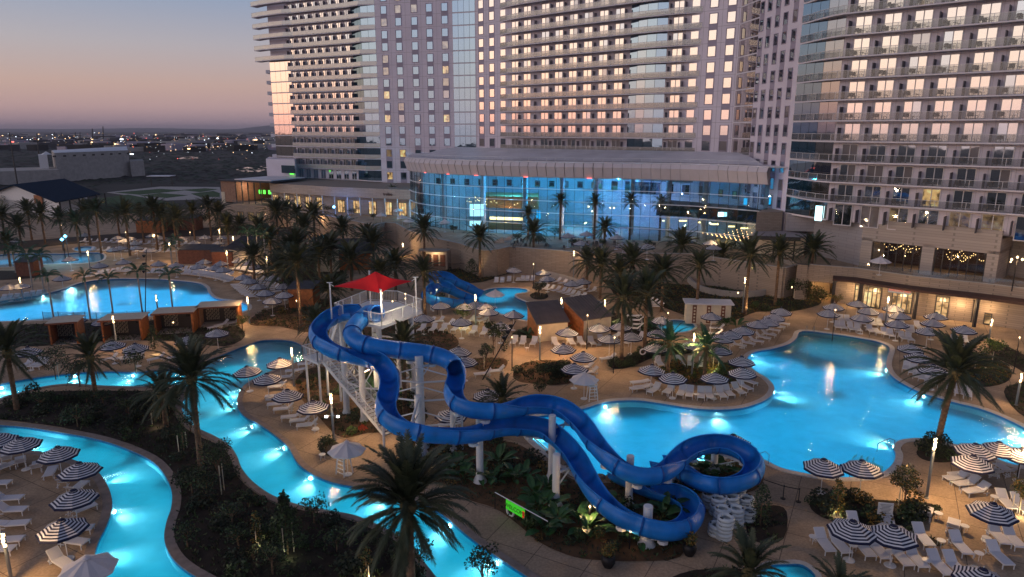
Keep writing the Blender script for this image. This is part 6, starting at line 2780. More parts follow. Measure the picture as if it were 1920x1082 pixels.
# white changing cabin with tall bamboo-framed openings
p = P(1325, 604, 0)
CC = thing('changing_cabin', 'white changing cabin with three tall brown slatted openings behind banana plants', 'cabin', p, -.12)
m = MB().use('cream_panel')
m.box((0, 0, 1.4), (5.9, 2.2, 2.8))
m.build('wall', CC)
MB().use('roof_metal').box((0, -.1, 2.93), (6.5, 2.9, .18)).build('roof', CC)
for x in (-1.9, 0, 1.9):
    MB().use('wood_dark').box((x, -1.13, 1.4), (.55, .08, 2.5)).build('slatted_door', CC)
    m = MB().use('cream_panel')
    for k in range(5):
        m.box((x, -1.19, .5 + k * .45), (.22, .05, .22))
    o = m.build('carved_motif', CC)
    o['kind'] = 'stuff'
lamp('POINT', P(1345, 612, 1.5), 120, (1, .62, .3), .15)

# low stone wall curves in the upper bed
for pts, d in (([(1290, 528), (1310, 545), (1350, 555), (1400, 558), (1440, 552), (1450, 540)], 'round the planted mound under the terrace'),
               ([(952, 512), (985, 512), (1020, 517), (1060, 527), (1085, 535)], 'behind the lagoon loungers')):
    w3 = spline([P(x, y, 0) for x, y in pts], False, 4)
    m = MB().use('concrete')
    for a, b in zip(w3[:-1], w3[1:]):
        t_ = (b - a).normalized()
        n_ = Vector((-t_.y, t_.x, 0)) * .18
        m.prism([(a - n_).xy, (b - n_).xy, (b + n_).xy, (a + n_).xy], 0, 1.0)
    o = m.build('garden_wall')
    tag(o, 'curved low grey garden wall ' + d, 'wall')

# glass fence with posts along the near side of the far pool, and the left shore
for name, line, d in (('glass_fence', [(82, 601), (140, 600), (182, 602), (240, 600), (300, 596), (330, 594)], 'glass fence with slim posts on the near side of the far pool'),
                      ('glass_fence', [(0, 571), (30, 566), (60, 562), (90, 556)], 'white post and glass fence at the left shore of the far pool')):
    r = thing(name, d, 'fence')
    w3 = [P(x, y, 0) for x, y in line]
    for a, b in zip(w3[:-1], w3[1:]):
        n = max(1, round((b - a).length / 1.9))
        for k in range(n):
            p0, p1 = a.lerp(b, k / n), a.lerp(b, (k + 1) / n)
            MB().use('pole_metal').rod(p0, p0 + Vector((0, 0, 1.3)), .05, n=6).build('post', r)
            t_ = (p1 - p0).normalized()
            n_ = Vector((-t_.y, t_.x, 0)) * .015
            MB().use('railing_glass').prism([(p0 + t_ * .08 - n_).xy, (p1 - t_ * .08 - n_).xy, (p1 - t_ * .08 + n_).xy, (p0 + t_ * .08 + n_).xy], .12, 1.2).build('glass_panel', r)
# black bar fence near the stairs
r = thing('bar_fence', 'black iron bar fence at the foot of the stone staircase', 'fence')
m = MB().use('black_metal')
w3 = [P(x, y, 0) for x, y in ((700, 500), (760, 503), (850, 510), (870, 508), (905, 502), (930, 515), (970, 505), (990, 502))]
for a, b in zip(w3[:-1], w3[1:]):
    n = max(1, round((b - a).length / .25))
    for k in range(n):
        p0 = a.lerp(b, k / n)
        m.box((p0.x, p0.y, .8), (.03, .03, 1.6))
    t_ = (b - a).normalized()
    for z in (.2, 1.5):
        m.rod(a + Vector((0, 0, z)), b + Vector((0, 0, z)), .025, n=4)
m.build('bars', r)
# atrium terrace dining chairs and tables (dark)
for i in range(40):
    x = random.uniform(960, 1290)
    y = random.uniform(452, 470)
    p = P(x, y, 4.5)
    o = ob('dining_chair', chm, None, (p.x, p.y, 4.5), random.uniform(0, 6))
    tag(o, 'dark dining chair on the paved terrace before the glass atrium', 'chair', 'dark chairs on the atrium terrace')
# string lights over the terrace at right
m = MB().use('lamp_bulb')
for k in range(7):
    a = P(1318 + k * 9, 437 + k * 2, 8.4)
    for i in range(9):
        m.lathe([(0, .07), (.06, 0), (0, -.07)], 6, (a.x + i * .9, a.y + i * .5, 8.4 - .5 * math.sin(PI * i / 8)))
o = m.build('festoon_light')
tag(o, 'strings of small warm bulbs over the terrace right of the atrium', 'string lights')
lamp('POINT', P(1345, 448, 7.6), 260, (1, .62, .3), .5)
# wall sconces
for x, y, z in ((1648, 469, 8.2), (1461, 517, 3.2), (1520, 507, 3.6), (1895, 491, 7.5), (1384, 549, 2.0), (1403, 525, 3)):
    p = P(x, y, z)
    o = MB().use('lamp_warm').lathe([(0, .14), (.1, .05), (.1, -.05), (0, -.14)], 8).build('wall_lamp', None, loc=p)
    tag(o, 'tiny warm lamp glowing on or before the stone walls at right', 'wall lamp', 'small warm wall lamps')
# twin lantern post at far right
p = P(1897, 545, 5.2)
t = thing('lantern_post', 'tall dark lantern post with warm lanterns at the right terrace corner', 'lamp post', (p.x, p.y, 5.1))
MB().use('black_metal').rod((0, 0, 0), (0, 0, 4.2), .07).build('pole', t)
for s in (-.7, 0, .7):
    MB().use('lamp_warm').lathe([(0, .2), (.13, .06), (.13, -.06), (0, -.2)], 8, (s, 0, 4.3 + (.3 if s == 0 else 0))).build('lantern', t)
MB().use('black_metal').rod((-.7, 0, 4.1), (.7, 0, 4.1), .03).build('bracket', t)
lamp('POINT', (p.x, p.y - .6, 9.0), 160, (1, .6, .3), .2)
# people on the balcony of the middle tower: two dark figures
def person(loc, rz, label, shirt='cloth_dark'):
    me = bpy.data.meshes.new('body')
    bm = bmesh.new()
    J = [((0, 0, .95), .13), ((0, 0, 1.25), .15), ((0, 0, 1.42), .13), ((0, 0, 1.52), .05), ((0, -.01, 1.60), .085), ((0, 0, 1.70), .085),
         ((.10, 0, .90), .09), ((.11, 0, .48), .06), ((.11, .01, .06), .04), ((.11, -.14, .03), .035),
         ((-.10, 0, .90), .09), ((-.11, 0, .48), .06), ((-.11, .01, .06), .04), ((-.11, -.14, .03), .035),
         ((.20, 0, 1.40), .06), ((.25, 0, 1.12), .045), ((.20, -.2, .98), .035), ((-.20, 0, 1.40), .06), ((-.25, 0, 1.12), .045), ((-.20, -.2, .98), .035)]
    E = [(0, 1), (1, 2), (2, 3), (3, 4), (4, 5), (0, 6), (6, 7), (7, 8), (8, 9), (0, 10), (10, 11), (11, 12), (12, 13), (2, 14), (14, 15), (15, 16), (2, 17), (17, 18), (18, 19)]
    me.from_pydata([j[0] for j in J], E, [])
    o = ob('person', me, None, loc, rz)
    me.skin_vertices.new() if hasattr(me.skin_vertices, 'new') else None
    md = o.modifiers.new('skin', 'SKIN')
    if me.skin_vertices:
        for i, j in enumerate(J):
            me.skin_vertices[0].data[i].radius = (j[1], j[1])
    md2 = o.modifiers.new('sub', 'SUBSURF')
    md2.levels = md2.render_levels = 1
    me.materials.append(MATS[shirt])
    tag(o, label, 'person')
    return o


pp = seg_at(1243, W0, W1) + nW * 1.6
person((pp.x, pp.y, FZ(-2)), math.atan2(nW.y, nW.x) + PI / 2, 'person in dark clothes at the balcony rail of the middle tower, the left one')
pp = seg_at(1251, W0, W1) + nW * 1.4
person((pp.x, pp.y, FZ(-2)), math.atan2(nW.y, nW.x) + PI / 2, 'person in dark clothes at the balcony rail of the middle tower, the right one')

# ================================================================== PLANTS
def frond_mesh(L, elev, droop, nleaf=30, lw=.05, ll=.62, mname='frond', seed=0, vee=.35, curl=0, name='frond'):
    rnd = random.Random(seed)
    m = MB().use(mname)
    pts = []
    p = Vector((.12, 0, 0))
    a = rad(elev)
    N_ = 12
    yb = 0
    for i in range(N_ + 1):
        pts.append(p.copy())
        u = i / N_
        a2 = a - rad(droop) * u ** 1.4
        yb += curl * .02
        p = p + Vector((math.cos(a2), yb, math.sin(a2))) * (L / N_)
    for i in range(N_):
        r0, r1 = .035 * (1 - i / N_) + .006, .035 * (1 - (i + 1) / N_) + .006
        m.rod(pts[i], pts[i + 1], r0, r1, 3, False)

    def at(u):
        x = min(N_ - 1e-4, u * N_)
        i = int(x)
        return pts[i].lerp(pts[i + 1], x - i), (pts[i + 1] - pts[i]).normalized()

    for k in range(nleaf):
        u = .16 + .84 * (k + .5) / nleaf
        q, t = at(u)
        prof = math.sin(PI * min(1, (u * .86 + .10))) ** .6
        for s in (-1, 1):
            l = ll * prof * rnd.uniform(.8, 1.12)
            side = Vector((-t.y, t.x, 0)).normalized() if abs(t.z) < .99 else Vector((0, 1, 0))
            side = side * s
            up = t.cross(side) * s
            d = (side * 1.0 + t * (.75 + .6 * u) + up * vee * rnd.uniform(.5, 1.4) * 1.0).normalized()
            d.z -= .18 + .25 * rnd.random() * u
            tip = q + d * l
            tip.z -= .08 * l
            wv = t * lw * (1.0 if u < .9 else .6)
            m.face([q - wv, q + wv, q.lerp(tip, .55) + wv * .6 + Vector((0, 0, .02)), tip])
    return m.mesh(name)


FR = {}
for sp, (mn, L_, ll, nl) in {'date': ('frond', 3.8, .62, 46), 'green': ('frond_green', 2.9, .6, 32)}.items():
    FR[sp] = []
    for j, (el, dr) in enumerate([(84, 35), (76, 50), (66, 62), (55, 72), (42, 80), (28, 80), (12, 72), (-6, 55), (-28, 30)]):
        FR[sp].append([frond_mesh(L_ * (1 if j else .85), el, dr, nl, .048, ll, mn, seed=j * 7 + s, curl=(-1, 1)[s]) for s in (0, 1)])
FRK = [frond_mesh(2.3, el, dr, 26, .03, .5, 'frond_green', seed=50 + j, vee=-.5) for j, (el, dr) in enumerate([(75, 95), (55, 120), (35, 125), (15, 110)])]
FDRY = frond_mesh(2.0, -55, 20, 16, .025, .4, 'frond_dry', seed=99)


def crown_joined(sp, n, seed):
    """one mesh crown for palms too far to pick fronds apart"""
    rnd = random.Random(seed)
    m = MB().use('frond' if sp == 'date' else 'frond_green')
    V, F = [], []
    base = 0
    vs_all, fs_all = [], []
    for i in range(n):
        u = i / (n - 1)
        if sp == 'king':
            me = FRK[min(3, int(u * 4))]
        else:
            me = FR[sp][min(8, int(u * 8.99))][i % 2]
        M = Matrix.Rotation(i * 2.39996 + rnd.uniform(-.2, .2), 3, 'Z') @ Matrix.Rotation(rnd.uniform(-.15, .15), 3, 'Y')
        s = rnd.uniform(.85, 1.08)
        n0 = len(vs_all)
        vs_all.extend([M @ (v.co * s) for v in me.vertices])
        fs_all.extend([tuple(k + n0 for k in p.vertices) for p in me.polygons])
    m.add(vs_all, fs_all)
    return m.mesh('crown')


CRW = {'date': [crown_joined('date', 56, s) for s in (1, 2, 3)], 'king': [crown_joined('king', 13, s) for s in (4, 5)], 'green': [crown_joined('green', 30, 6)]}
NPALM = 0


def palm(px, by, cy_, label, sp='date', size=1.0, group=None, detail=None, n=56, trunk=.21, zc=0., lean=(0, 0), uplight=0):
    """px,by base pixel; cy_ pixel row of the growing point"""
    global NPALM
    NPALM += 1
    b = P(px, by, zc)
    h = height_at(b, cy_) - zc
    h = max(.8, h)
    r = thing('palm_tree', label, 'palm tree', b, 0, group)
    rnd = random.Random(NPALM)
    prof = []
    N_ = max(6, int(h / .16))
    tr = trunk
    m = MB()
    if sp == 'king':
        m.use('trunk_pale')
        prof = [(tr * 1.5, 0), (tr * 1.1, .4)] + [(tr * (1 + .04 * (k % 2)), .4 + (h - .4) * k / 12) for k in range(1, 13)]
        m.lathe(prof, 10)
    else:
        m.use('trunk')
        for k in range(N_ + 1):
            u = k / N_
            rr = tr * (1.25 - .25 * min(1, u * 4)) * (1.08 if k % 2 else .94)
            if u > .88:
                rr *= 1 + (u - .88) * 3.0
            prof.append((rr, h * u))
        m.lathe(prof, 10)
    to = m.build('trunk', r)
    if lean != (0, 0):
        for v in to.data.vertices:
            k = (v.co.z / h) ** 1.5
            v.co.x += lean[0] * k
            v.co.y += lean[1] * k
    top = Vector((lean[0], lean[1], h))
    near = b.y < 84 if detail is None else detail
    if sp != 'king':
        bt = MB().use('boot').lathe([(tr * 1.2, -.5), (tr * 1.9, -.15), (tr * 2.0, .12), (tr * 1.2, .5), (0, .75)], 10)
        bt.build('crown_shaft', r, loc=top)
    else:
        bt = MB().use('frond_green').lathe([(tr * 1.0, -.8), (tr * 1.25, -.5), (tr * .9, 0), (0, .2)], 10)
        bt.build('crown_shaft', r, loc=top)
    if near and sp != 'king':
        for i in range(7):
            o = ob('dead_frond', FDRY, r, top + Vector((0, 0, -.3)))
            o.rotation_euler = (0, rnd.uniform(-.3, .3), rnd.uniform(0, 6.3))
        for i in range(n):
            u = i / (n - 1)
            me = FR[sp][min(8, int(u * 8.99))][i % 2]
            o = ob('frond', me, r, top + Vector((0, 0, .25 - .4 * u)))
            o.rotation_euler = (rnd.uniform(-.08, .08), rnd.uniform(-.13, .13), i * 2.39996 + rnd.uniform(-.25, .25))
            s = size * rnd.uniform(.84, 1.08)
            o.scale = (s, s, s)
    elif near:
        for i in range(11):
            me = FRK[min(3, int(i / 11 * 4))]
            o = ob('frond', me, r, top)
            o.rotation_euler = (rnd.uniform(-.1, .1), rnd.uniform(-.1, .1), i * 2.39996)
            s = size * rnd.uniform(.85, 1.1)
            o.scale = (s, s, s)
    else:
        ms = CRW['king' if sp == 'king' else sp]
        o = ob('crown', ms[NPALM % len(ms)], r, top, rnd.uniform(0, 6))
        o.scale = (size, size, size)
    if uplight:
        lamp('SPOT', (b.x + .25, b.y - .9, .15 + zc), uplight, (1, .68, .32), .06, (b.x, b.y, zc + 3.0), 60, .7, 'uplight')
    return r


palm(772, 1118, 950, 'big date palm in front of the lower blue slide, cut by the bottom edge', size=1.05, n=84, trunk=.25)
palm(377, 872, 712, 'tall date palm on the dark island with its crown over the river', size=1.0, n=70, trunk=.22)
palm(312, 802, 742, 'low date palm left of the tall island palm', size=.78, n=44)
palm(32, 768, 662, 'date palm at the left frame edge behind the upper river', size=.95, n=50)
palm(180, 745, 672, 'date palm on the dark island before the cabanas', size=.78, n=46)
palm(1757, 838, 700, 'tall date palm leaning over the right end of the big pool', size=1.05, n=66, trunk=.24, lean=(.55, 0))
palm(942, 806, 752, 'low spreading palm between the slide and the tan deck', size=.72, n=40)
palm(1400, 1125, 1078, 'palm cut by the bottom edge below the swim rings', size=.72, n=44)
palm(1572, 1150, 1118, 'palm tips rising from the bottom edge before the front loungers', size=.62, n=36)
palm(760, 775, 652, 'date palm standing right behind the slide tower stairs', size=.85, n=50)
palm(1165, 676, 560, 'tall date palm in the middle bed, the left of the close pair', size=.95, n=50, uplight=60)
palm(1208, 664, 553, 'tall date palm in the middle bed, the right of the close pair', size=.95, n=50)
palm(1252, 700, 645, 'green short palm left on the palm island', sp='green', size=.95, n=30, trunk=.17)
palm(1320, 708, 652, 'green short palm right on the palm island', sp='green', size=.95, n=30, trunk=.17)
palm(797, 592, 512, 'date palm right of the red sun shade', n=46, size=.85, uplight=120)
palm(565, 615, 495, 'tall date palm left of the slide tower', size=1.0, n=46)
palm(1305, 600, 500, 'tall date palm behind the white changing cabin', size=.8)
for x, by, cy_, d, s, ul in [(900, 522, 448, 'lit date palm at the foot of the stone stairs', .95, 400), (1000, 508, 438, 'lit date palm before the terrace wall', .95, 300), (797, 505, 432, 'date palm before the service doorway', 1.0, 0),
                             (1125, 560, 498, 'bushy date palm beyond the orange cabin', 1.0, 0), (1182, 585, 492, 'bushy date palm over the middle bed', 1.0, 0), (1397, 590, 480, 'date palm with a lit trunk by the planted mound', 1.0, 700),
                             (1453, 572, 474, 'date palm between the mound and the stone corner', .9, 0), (1516, 556, 470, 'date palm before the grey blank wall', 1.0, 0), (1275, 520, 462, 'dark date palm on the bed below the terrace', 1.1, 0),
                             (1132, 500, 430, 'slender date palm behind the bushy ones', .8, 0), (690, 490, 446, 'date palm beside the timber pavilion', 1.05, 0), (645, 480, 430, 'date palm left of the timber pavilion', 1.0, 0),
                             (1230, 560, 520, 'low date palm left of the changing cabin', .9, 0), (620, 575, 545, 'low palm behind the slide tower', .9, 0), (715, 560, 512, 'palm crown seen behind the red shade', .9, 0), (1350, 530, 478, 'dark palm in the middle of the upper bed', .9, 0), (1158, 590, 515, 'dark palm low between the tall pair and the cabins', .9, 0), (1240, 585, 512, 'dark palm behind the small kids pool', .95, 0), (1100, 545, 492, 'dense palm at the right end of the lagoon deck', .9, 0),
                             (596, 660, 610, 'low palm touching the left slide bend', .75, 0)]:
    palm(x, by, cy_, d, size=s, uplight=ul)
k = 0
for x, by, cy_, s in [(523, 470, 400, 1.15), (592, 470, 406, 1.15), (190, 475, 398, 1.05), (244, 480, 402, 1.1), (296, 470, 392, 1.05), (150, 475, 418, 1.0), (85, 458, 402, 1.0), (12, 460, 408, 1.1), (42, 470, 425, 1.0),
                      (338, 480, 412, 1.05), (366, 455, 398, .95), (397, 452, 388, .95), (330, 455, 402, .9), (455, 470, 425, .9), (560, 450, 402, .9), (-20, 470, 420, 1.1), (120, 470, 410, .9), (270, 455, 400, .9), (545, 520, 470, 1.0), (600, 530, 480, 1.0), (20, 500, 455, .9), (490, 482, 432, 1.1), (430, 472, 424, 1.0), (622, 522, 470, 1.15), (575, 488, 430, 1.1), (540, 442, 396, 1.0), (225, 448, 404, .9), (510, 500, 452, 1.1), (702, 505, 458, 1.15), (742, 545, 500, 1.1), (660, 545, 490, 1.15), (532, 560, 508, 1.1), (478, 530, 482, 1.0), (560, 520, 462, 1.15), (415, 455, 400, 1.1), (310, 470, 408, 1.1), (170, 460, 402, 1.1), (60, 450, 398, 1.1)]:
    palm(x, by, cy_, 'feathery date palm of the dim rows around the distant decks', size=s, group='date palms around the distant decks')
    k += 1
k = 0
for x, by, cy_, s in [(103, 612, 518, .9), (170, 602, 518, .85), (213, 596, 522, .8), (269, 604, 510, .95), (326, 598, 515, .9), (83, 548, 480, 1.1), (62, 545, 478, 1.1), (30, 512, 470, 1.0), (470, 508, 436, .9), (486, 504, 432, .9), (500, 510, 440, .9), (325, 512, 462, .9), (335, 512, 450, .8)]:
    palm(x, by, cy_, f'slim pale king palm, {ORD[k]} of those round the far pool', sp='king', size=s, group='slim king palms round the far pool', trunk=.11, detail=k < 5)
    k += 1
for x, by, cy_, d, ul in [(738, 402, 360, 'small palm before the podium door', 150), (990, 447, 402, 'palm before the bright screen of the atrium', 250), (1050, 449, 378, 'first palm standing against the atrium glass', 0), (1114, 449, 380, 'second palm standing against the atrium glass', 0), (1180, 450, 378, 'third palm standing against the atrium glass', 0), (1236, 452, 382, 'fourth palm standing against the atrium glass', 0)]:
    palm(x, by, cy_, d, size=.62, zc=4.5, detail=False, uplight=ul)


# leafy trees and shrubs
def leaf_cloud(m, c, rx, rz, n, s, rnd, mats, shell=.5):
    for _ in range(n):
        while True:
            v = Vector((rnd.uniform(-1, 1), rnd.uniform(-1, 1), rnd.uniform(-1, 1)))
            if shell < v.length < 1:
                break
        p = Vector((c[0] + v.x * rx, c[1] + v.y * rx, c[2] + v.z * rz))
        d = Vector((rnd.gauss(0, 1), rnd.gauss(0, 1), rnd.gauss(0, .7))).normalized()
        e = d.orthogonal().normalized()
        if rnd.random() < .5:
            e = d.cross(e)
        l = s * rnd.uniform(.6, 1.4)
        m.use(rnd.choice(mats))
        m.face([p - e * l * .35, p + d * l * .5, p + e * l * .35, p - d * l * .5])


def tree_mesh(kind, seed, h, r, mats, leaf=.16, n=900):
    rnd = random.Random(seed)
    t = MB().use('trunk')
    t.rod((0, 0, 0), (0, 0, h * .55), .06, .045, 7)
    cl = MB()
    if kind == 'cone':
        t.rod((0, 0, h * .5), (0, 0, h * .95), .045, .015, 6)
        for k in range(16):
            u = k / 15
            rr = r * (1 - u) ** .8 + .1
            a = k * 2.4
            c = (math.cos(a) * rr * .5, math.sin(a) * rr * .5, h * (.18 + .8 * u))
            leaf_cloud(cl, c, rr * .7, h * .10, n // 16, leaf, rnd, mats, .2)
    elif kind == 'column':
        for k in range(12):
            u = k / 11
            rr = r * (.8 + .3 * math.sin(PI * u)) * (1 - .5 * u ** 3)
            leaf_cloud(cl, (rnd.uniform(-.1, .1), rnd.uniform(-.1, .1), h * (.1 + .85 * u)), rr, h * .09, n // 12, leaf, rnd, mats, .4)
    else:
        for k in range(9):
            a = k * 2.4
            q = rnd.uniform(.35, .75)
            c = Vector((math.cos(a) * r * q, math.sin(a) * r * q, h * rnd.uniform(.52, .88)))
            t.rod((0, 0, h * rnd.uniform(.3, .5)), c, .03, .012, 5)
            leaf_cloud(cl, c, r * .48, r * .40, n // 9, leaf, rnd, mats, .25)
    return t.mesh('trunk'), cl.mesh('foliage')


def tree(px, by, h, label, kind='round', r=1.0, mats=('leaf_mid', 'leaf_dark'), leaf=.15, n=900, stakes=0, up=0, seed=None, upcol=(1, .75, .4), group=None, name='young_tree', zc=0):
    b = P(px, by, zc)
    t, f = tree_mesh(kind, seed or int(px * 3 + by), h, r, mats, leaf, n)
    o = thing(name, label, 'tree', b, random.uniform(0, 6), group)
    ob('trunk', t, o)
    ob('foliage', f, o)
    for s in range(stakes):
        a = s * 2.5 + .6
        MB().use('cream_panel').rod((math.cos(a) * .4, math.sin(a) * .4, 0), (math.cos(a) * .4, math.sin(a) * .4, h * .5), .035, n=6).build('stake', o)
    if up:
        sp_ = P(px + 3, by + 8, .12)
        lamp('POINT', (sp_.x, sp_.y, .35), up, upcol, .06, name='uplight')
    return o


D_ = ('leaf_dark', 'leaf_dark', 'leaf_mid')
tree(540, 1040, 4.2, 'staked conical pine sapling at the lower left of the big palm', 'cone', 1.25, ('leaf_mid', 'leaf_dark'), .17, 2200, 3, up=8, upcol=(.8, 1, .5))
tree(482, 1022, 2.4, 'small trellised vine lit gold from below on the dark island', 'column', .4, ('leaf_gold', 'leaf_mid'), .12, 420, 2, up=34)
tree(688, 1085, 2.2, 'small trellised vine lit gold near the bottom edge', 'column', .45, ('leaf_gold', 'leaf_mid'), .12, 420, 2, up=34)
tree(291, 792, 2.2, 'tiny lit shrub on a stake in the dark island', 'column', .35, ('leaf_gold', 'leaf_mid'), .12, 260, 1, up=10)
tree(415, 925, 4.8, 'dark loose tree beside the tall island palm trunk', 'round', 1.3, D_, .15, 1100, 2)
tree(105, 712, 3.6, 'dark bushy tree before the upper river at left', 'round', 1.5, D_, .16, 1000, 1)
tree(150, 725, 3.0, 'dark open tree overlapping the upper river lamp glow', 'round', 1.3, D_, .15, 800, 1)
tree(255, 700, 2.6, 'dark round tree behind the low palm', 'round', 1.2, D_, .15, 700, 1)
tree(290, 655, 3.0, 'dark slender tree before the dark cabana', 'column', .7, D_, .15, 600, 1, up=22)
tree(905, 1125, 4.2, 'young pine with tufted tips at the bottom edge by the river', 'round', .9, D_, .14, 700, 1)
tree(345, 845, 3.0, 'thin bamboo clump at the river edge of the island', 'column', .35, ('leaf_mid', 'leaf_dark'), .14, 350, 2)
tree(1568, 960, 2.5, 'small tree with a glowing lamp at its foot in the sign bed', 'column', .55, ('leaf_mid', 'leaf_gold'), .14, 600, 0, up=46)
tree(1694, 955, 3.4, 'round golden lit tree beside the lower right lamp post', 'round', .95, ('leaf_dark', 'leaf_mid', 'leaf_gold'), .13, 1500, 1, up=26)
tree(1425, 985, 3.0, 'dark narrow tree right of the swim rings', 'column', .75, D_, .14, 900, 0)
tree(1910, 960, 2.6, 'staked small tree at the right frame edge', 'round', .8, ('leaf_mid', 'leaf_gold'), .13, 700, 3, up=30)
tree(925, 665, 4.6, 'tall thin dark tree right of the tower lamp post', 'round', .95, D_, .16, 1200, 1)
tree(912, 690, 3.2, 'loose small tree over the dry round bed', 'round', .9, ('leaf_mid', 'leaf_dark'), .14, 700, 1, up=20)
tree(945, 660, 3.4, 'dark narrow tree behind the leaning mast', 'column', .6, D_, .15, 600, 1)
tree(868, 606, 2.6, 'bright green lit tree left of the tower lamp post', 'round', 1.2, ('leaf_bright', 'leaf_mid'), .16, 900, 1, up=90, upcol=(.9, 1, .4))
tree(1330, 690, 2.8, 'bright yellow-green lit tree behind the right island palm', 'round', .9, ('leaf_bright', 'leaf_mid'), .15, 800, 2, up=80, upcol=(.95, 1, .45))
tree(826, 560, 3.6, 'dark columnar tree in front of the small blue slides', 'column', 1.0, D_, .18, 900)
tree(885, 520, 3.4, 'dark columnar tree left of the lagoon loungers', 'column', 1.3, D_, .2, 900)
tree(1010, 556, 2.4, 'small round tree in its own circular bed by the lagoon', 'round', 1.1, D_, .15, 800, 1)
tree(1078, 620, 2.4, 'thin dark tree against the orange cabin wall', 'round', .8, D_, .13, 350, 1)
tree(962, 612, 2.2, 'little dark tree left of the wood cabin', 'round', .7, D_, .13, 350, 1)
tree(1567, 578, 2.2, 'small bushy tree before the lit passage', 'round', .9, ('leaf_mid', 'leaf_gold'), .14, 500)
tree(1495, 560, 3.0, 'dark evergreen mass at the stone corner, left', 'round', 2.2, D_, .2, 1600)
tree(1530, 566, 2.0, 'dark evergreen mass at the stone corner, right', 'round', 1.8, D_, .2, 1200)
tree(1852, 680, 2.8, 'light green bushy tree on the right grass island', 'round', 1.3, ('leaf_mid', 'leaf_bright'), .15, 1000, 1, up=12)
tree(1825, 690, 2.0, 'dark bushy tree on the right grass island', 'round', 1.4, D_, .16, 900, 1)
tree(766, 770, 2.0, 'dark leafy bush under the slide stairs', 'round', 1.4, D_, .18, 900)
tree(1150, 690, 1.0, 'low dark bush at the foot of the tall pair of palms', 'round', .9, D_, .14, 400)
tree(1020, 712, 2.0, 'big dark round shrub on the tan deck bed, left part', 'round', 1.3, D_, .15, 1300)
tree(1050, 708, 1.7, 'big dark round shrub on the tan deck bed, right part', 'round', 1.2, D_, .15, 1200)
tree(1012, 735, 1.0, 'small round dark shrub below the tan deck bed', 'round', .8, D_, .12, 500)
tree(612, 848, 1.3, 'round clipped dark bush by the river lamp post', 'round', .75, D_, .12, 900)
tree(680, 812, .8, 'small red flowering plant near the stair foot', 'round', .45, ('leaf_red',), .12, 200)
tree(1269, 690, .9, 'orange flowering plant on the palm island', 'round', .6, ('leaf_red', 'leaf_gold'), .14, 260)
tree(1049, 668, 1.1, 'orange flowering shrub on the tan deck bed', 'round', .55, ('leaf_red', 'leaf_gold'), .13, 260)
tree(455, 620, 2.2, 'yellow-green plant beside the right cabana', 'round', .9, ('leaf_bright', 'leaf_mid'), .14, 500, up=20)
for i, (x, y, h) in enumerate([(640, 455, 4), (610, 470, 4.5), (500, 455, 4), (470, 452, 4), (560, 475, 4), (430, 430, 4), (410, 418, 5), (380, 425, 4), (530, 500, 4.5), (575, 510, 4.5), (640, 550, 3.5), (545, 560, 3.2), (330, 440, 3.5), (20, 390, 7), (0, 402, 6), (200, 420, 4), (560, 402, 5), (595, 402, 5), (500, 412, 4), (1240, 505, 2.5), (1190, 505, 2.4), (1330, 510, 2.6), (1400, 520, 2.4)]):
    tree(x, y, h, 'dark round evergreen in the dim planting behind the pool decks', 'round', h * .42, D_, .26, 700, group='dark evergreens behind the pool decks', name='evergreen_tree')

for i, (x, y, h) in enumerate([(850, 436, 1.5), (905, 440, 1.4), (970, 455, 1.8), (1010, 458, 1.5), (1040, 448, 2.2), (1075, 462, 1.4), (1130, 462, 1.3), (1215, 465, 1.6), (1275, 462, 1.5), (1330, 475, 1.7), (1370, 470, 1.6), (700, 412, 1.6), (790, 425, 1.6), (660, 405, 2), (615, 400, 2.2)]):
    tree(x, y, h, 'low dark planter bush on the upper terrace', 'round', h * .6, D_, .17, 420, group='planter bushes on the upper terrace', name='planter_bush', zc=4.5)
rnd = random.Random(11)
k = 0
while k < 22:
    x, y = rnd.uniform(0, 800), rnd.uniform(750, 1080)
    q = P(x, y, 0)
    if in_bed('isle', q.x, q.y) and all((q.xy - P(a, b, 0).xy).length > 1.6 for a, b in ((377, 872), (312, 802), (772, 1110), (540, 1040))):
        h = rnd.uniform(1.1, 2.3)
        tree(x, y, h, 'dark bushy shrub on the island between the river arms', 'round', h * .5, D_, .15, 420, group='bushy shrubs on the dark island', name='island_bush')
        k += 1
# banana plants and strelitzia with big leaves
def big_leaf(l, w, elev, seed):
    rnd = random.Random(seed)
    m = MB().use('leaf_banana')
    n = 7
    pts = []
    p = Vector((0, 0, 0))
    a = rad(elev)
    for i in range(n + 1):
        pts.append(p.copy())
        a -= rad(9)
        p = p + Vector((math.cos(a), 0, math.sin(a))) * (l / n)
    for i in range(n):
        def ww(u):
            return w * math.sin(PI * min(1, max(0, (u - .3) / .7))) ** .6 + .015 if u > .3 else .015
        w0, w1 = ww(i / n), ww((i + 1) / n)
        for s in (-1, 1):
            m.face([pts[i], pts[i + 1], pts[i + 1] + Vector((0, s * w1, .25 * w1)), pts[i] + Vector((0, s * w0, .25 * w0))])
    return m.mesh('leaf')


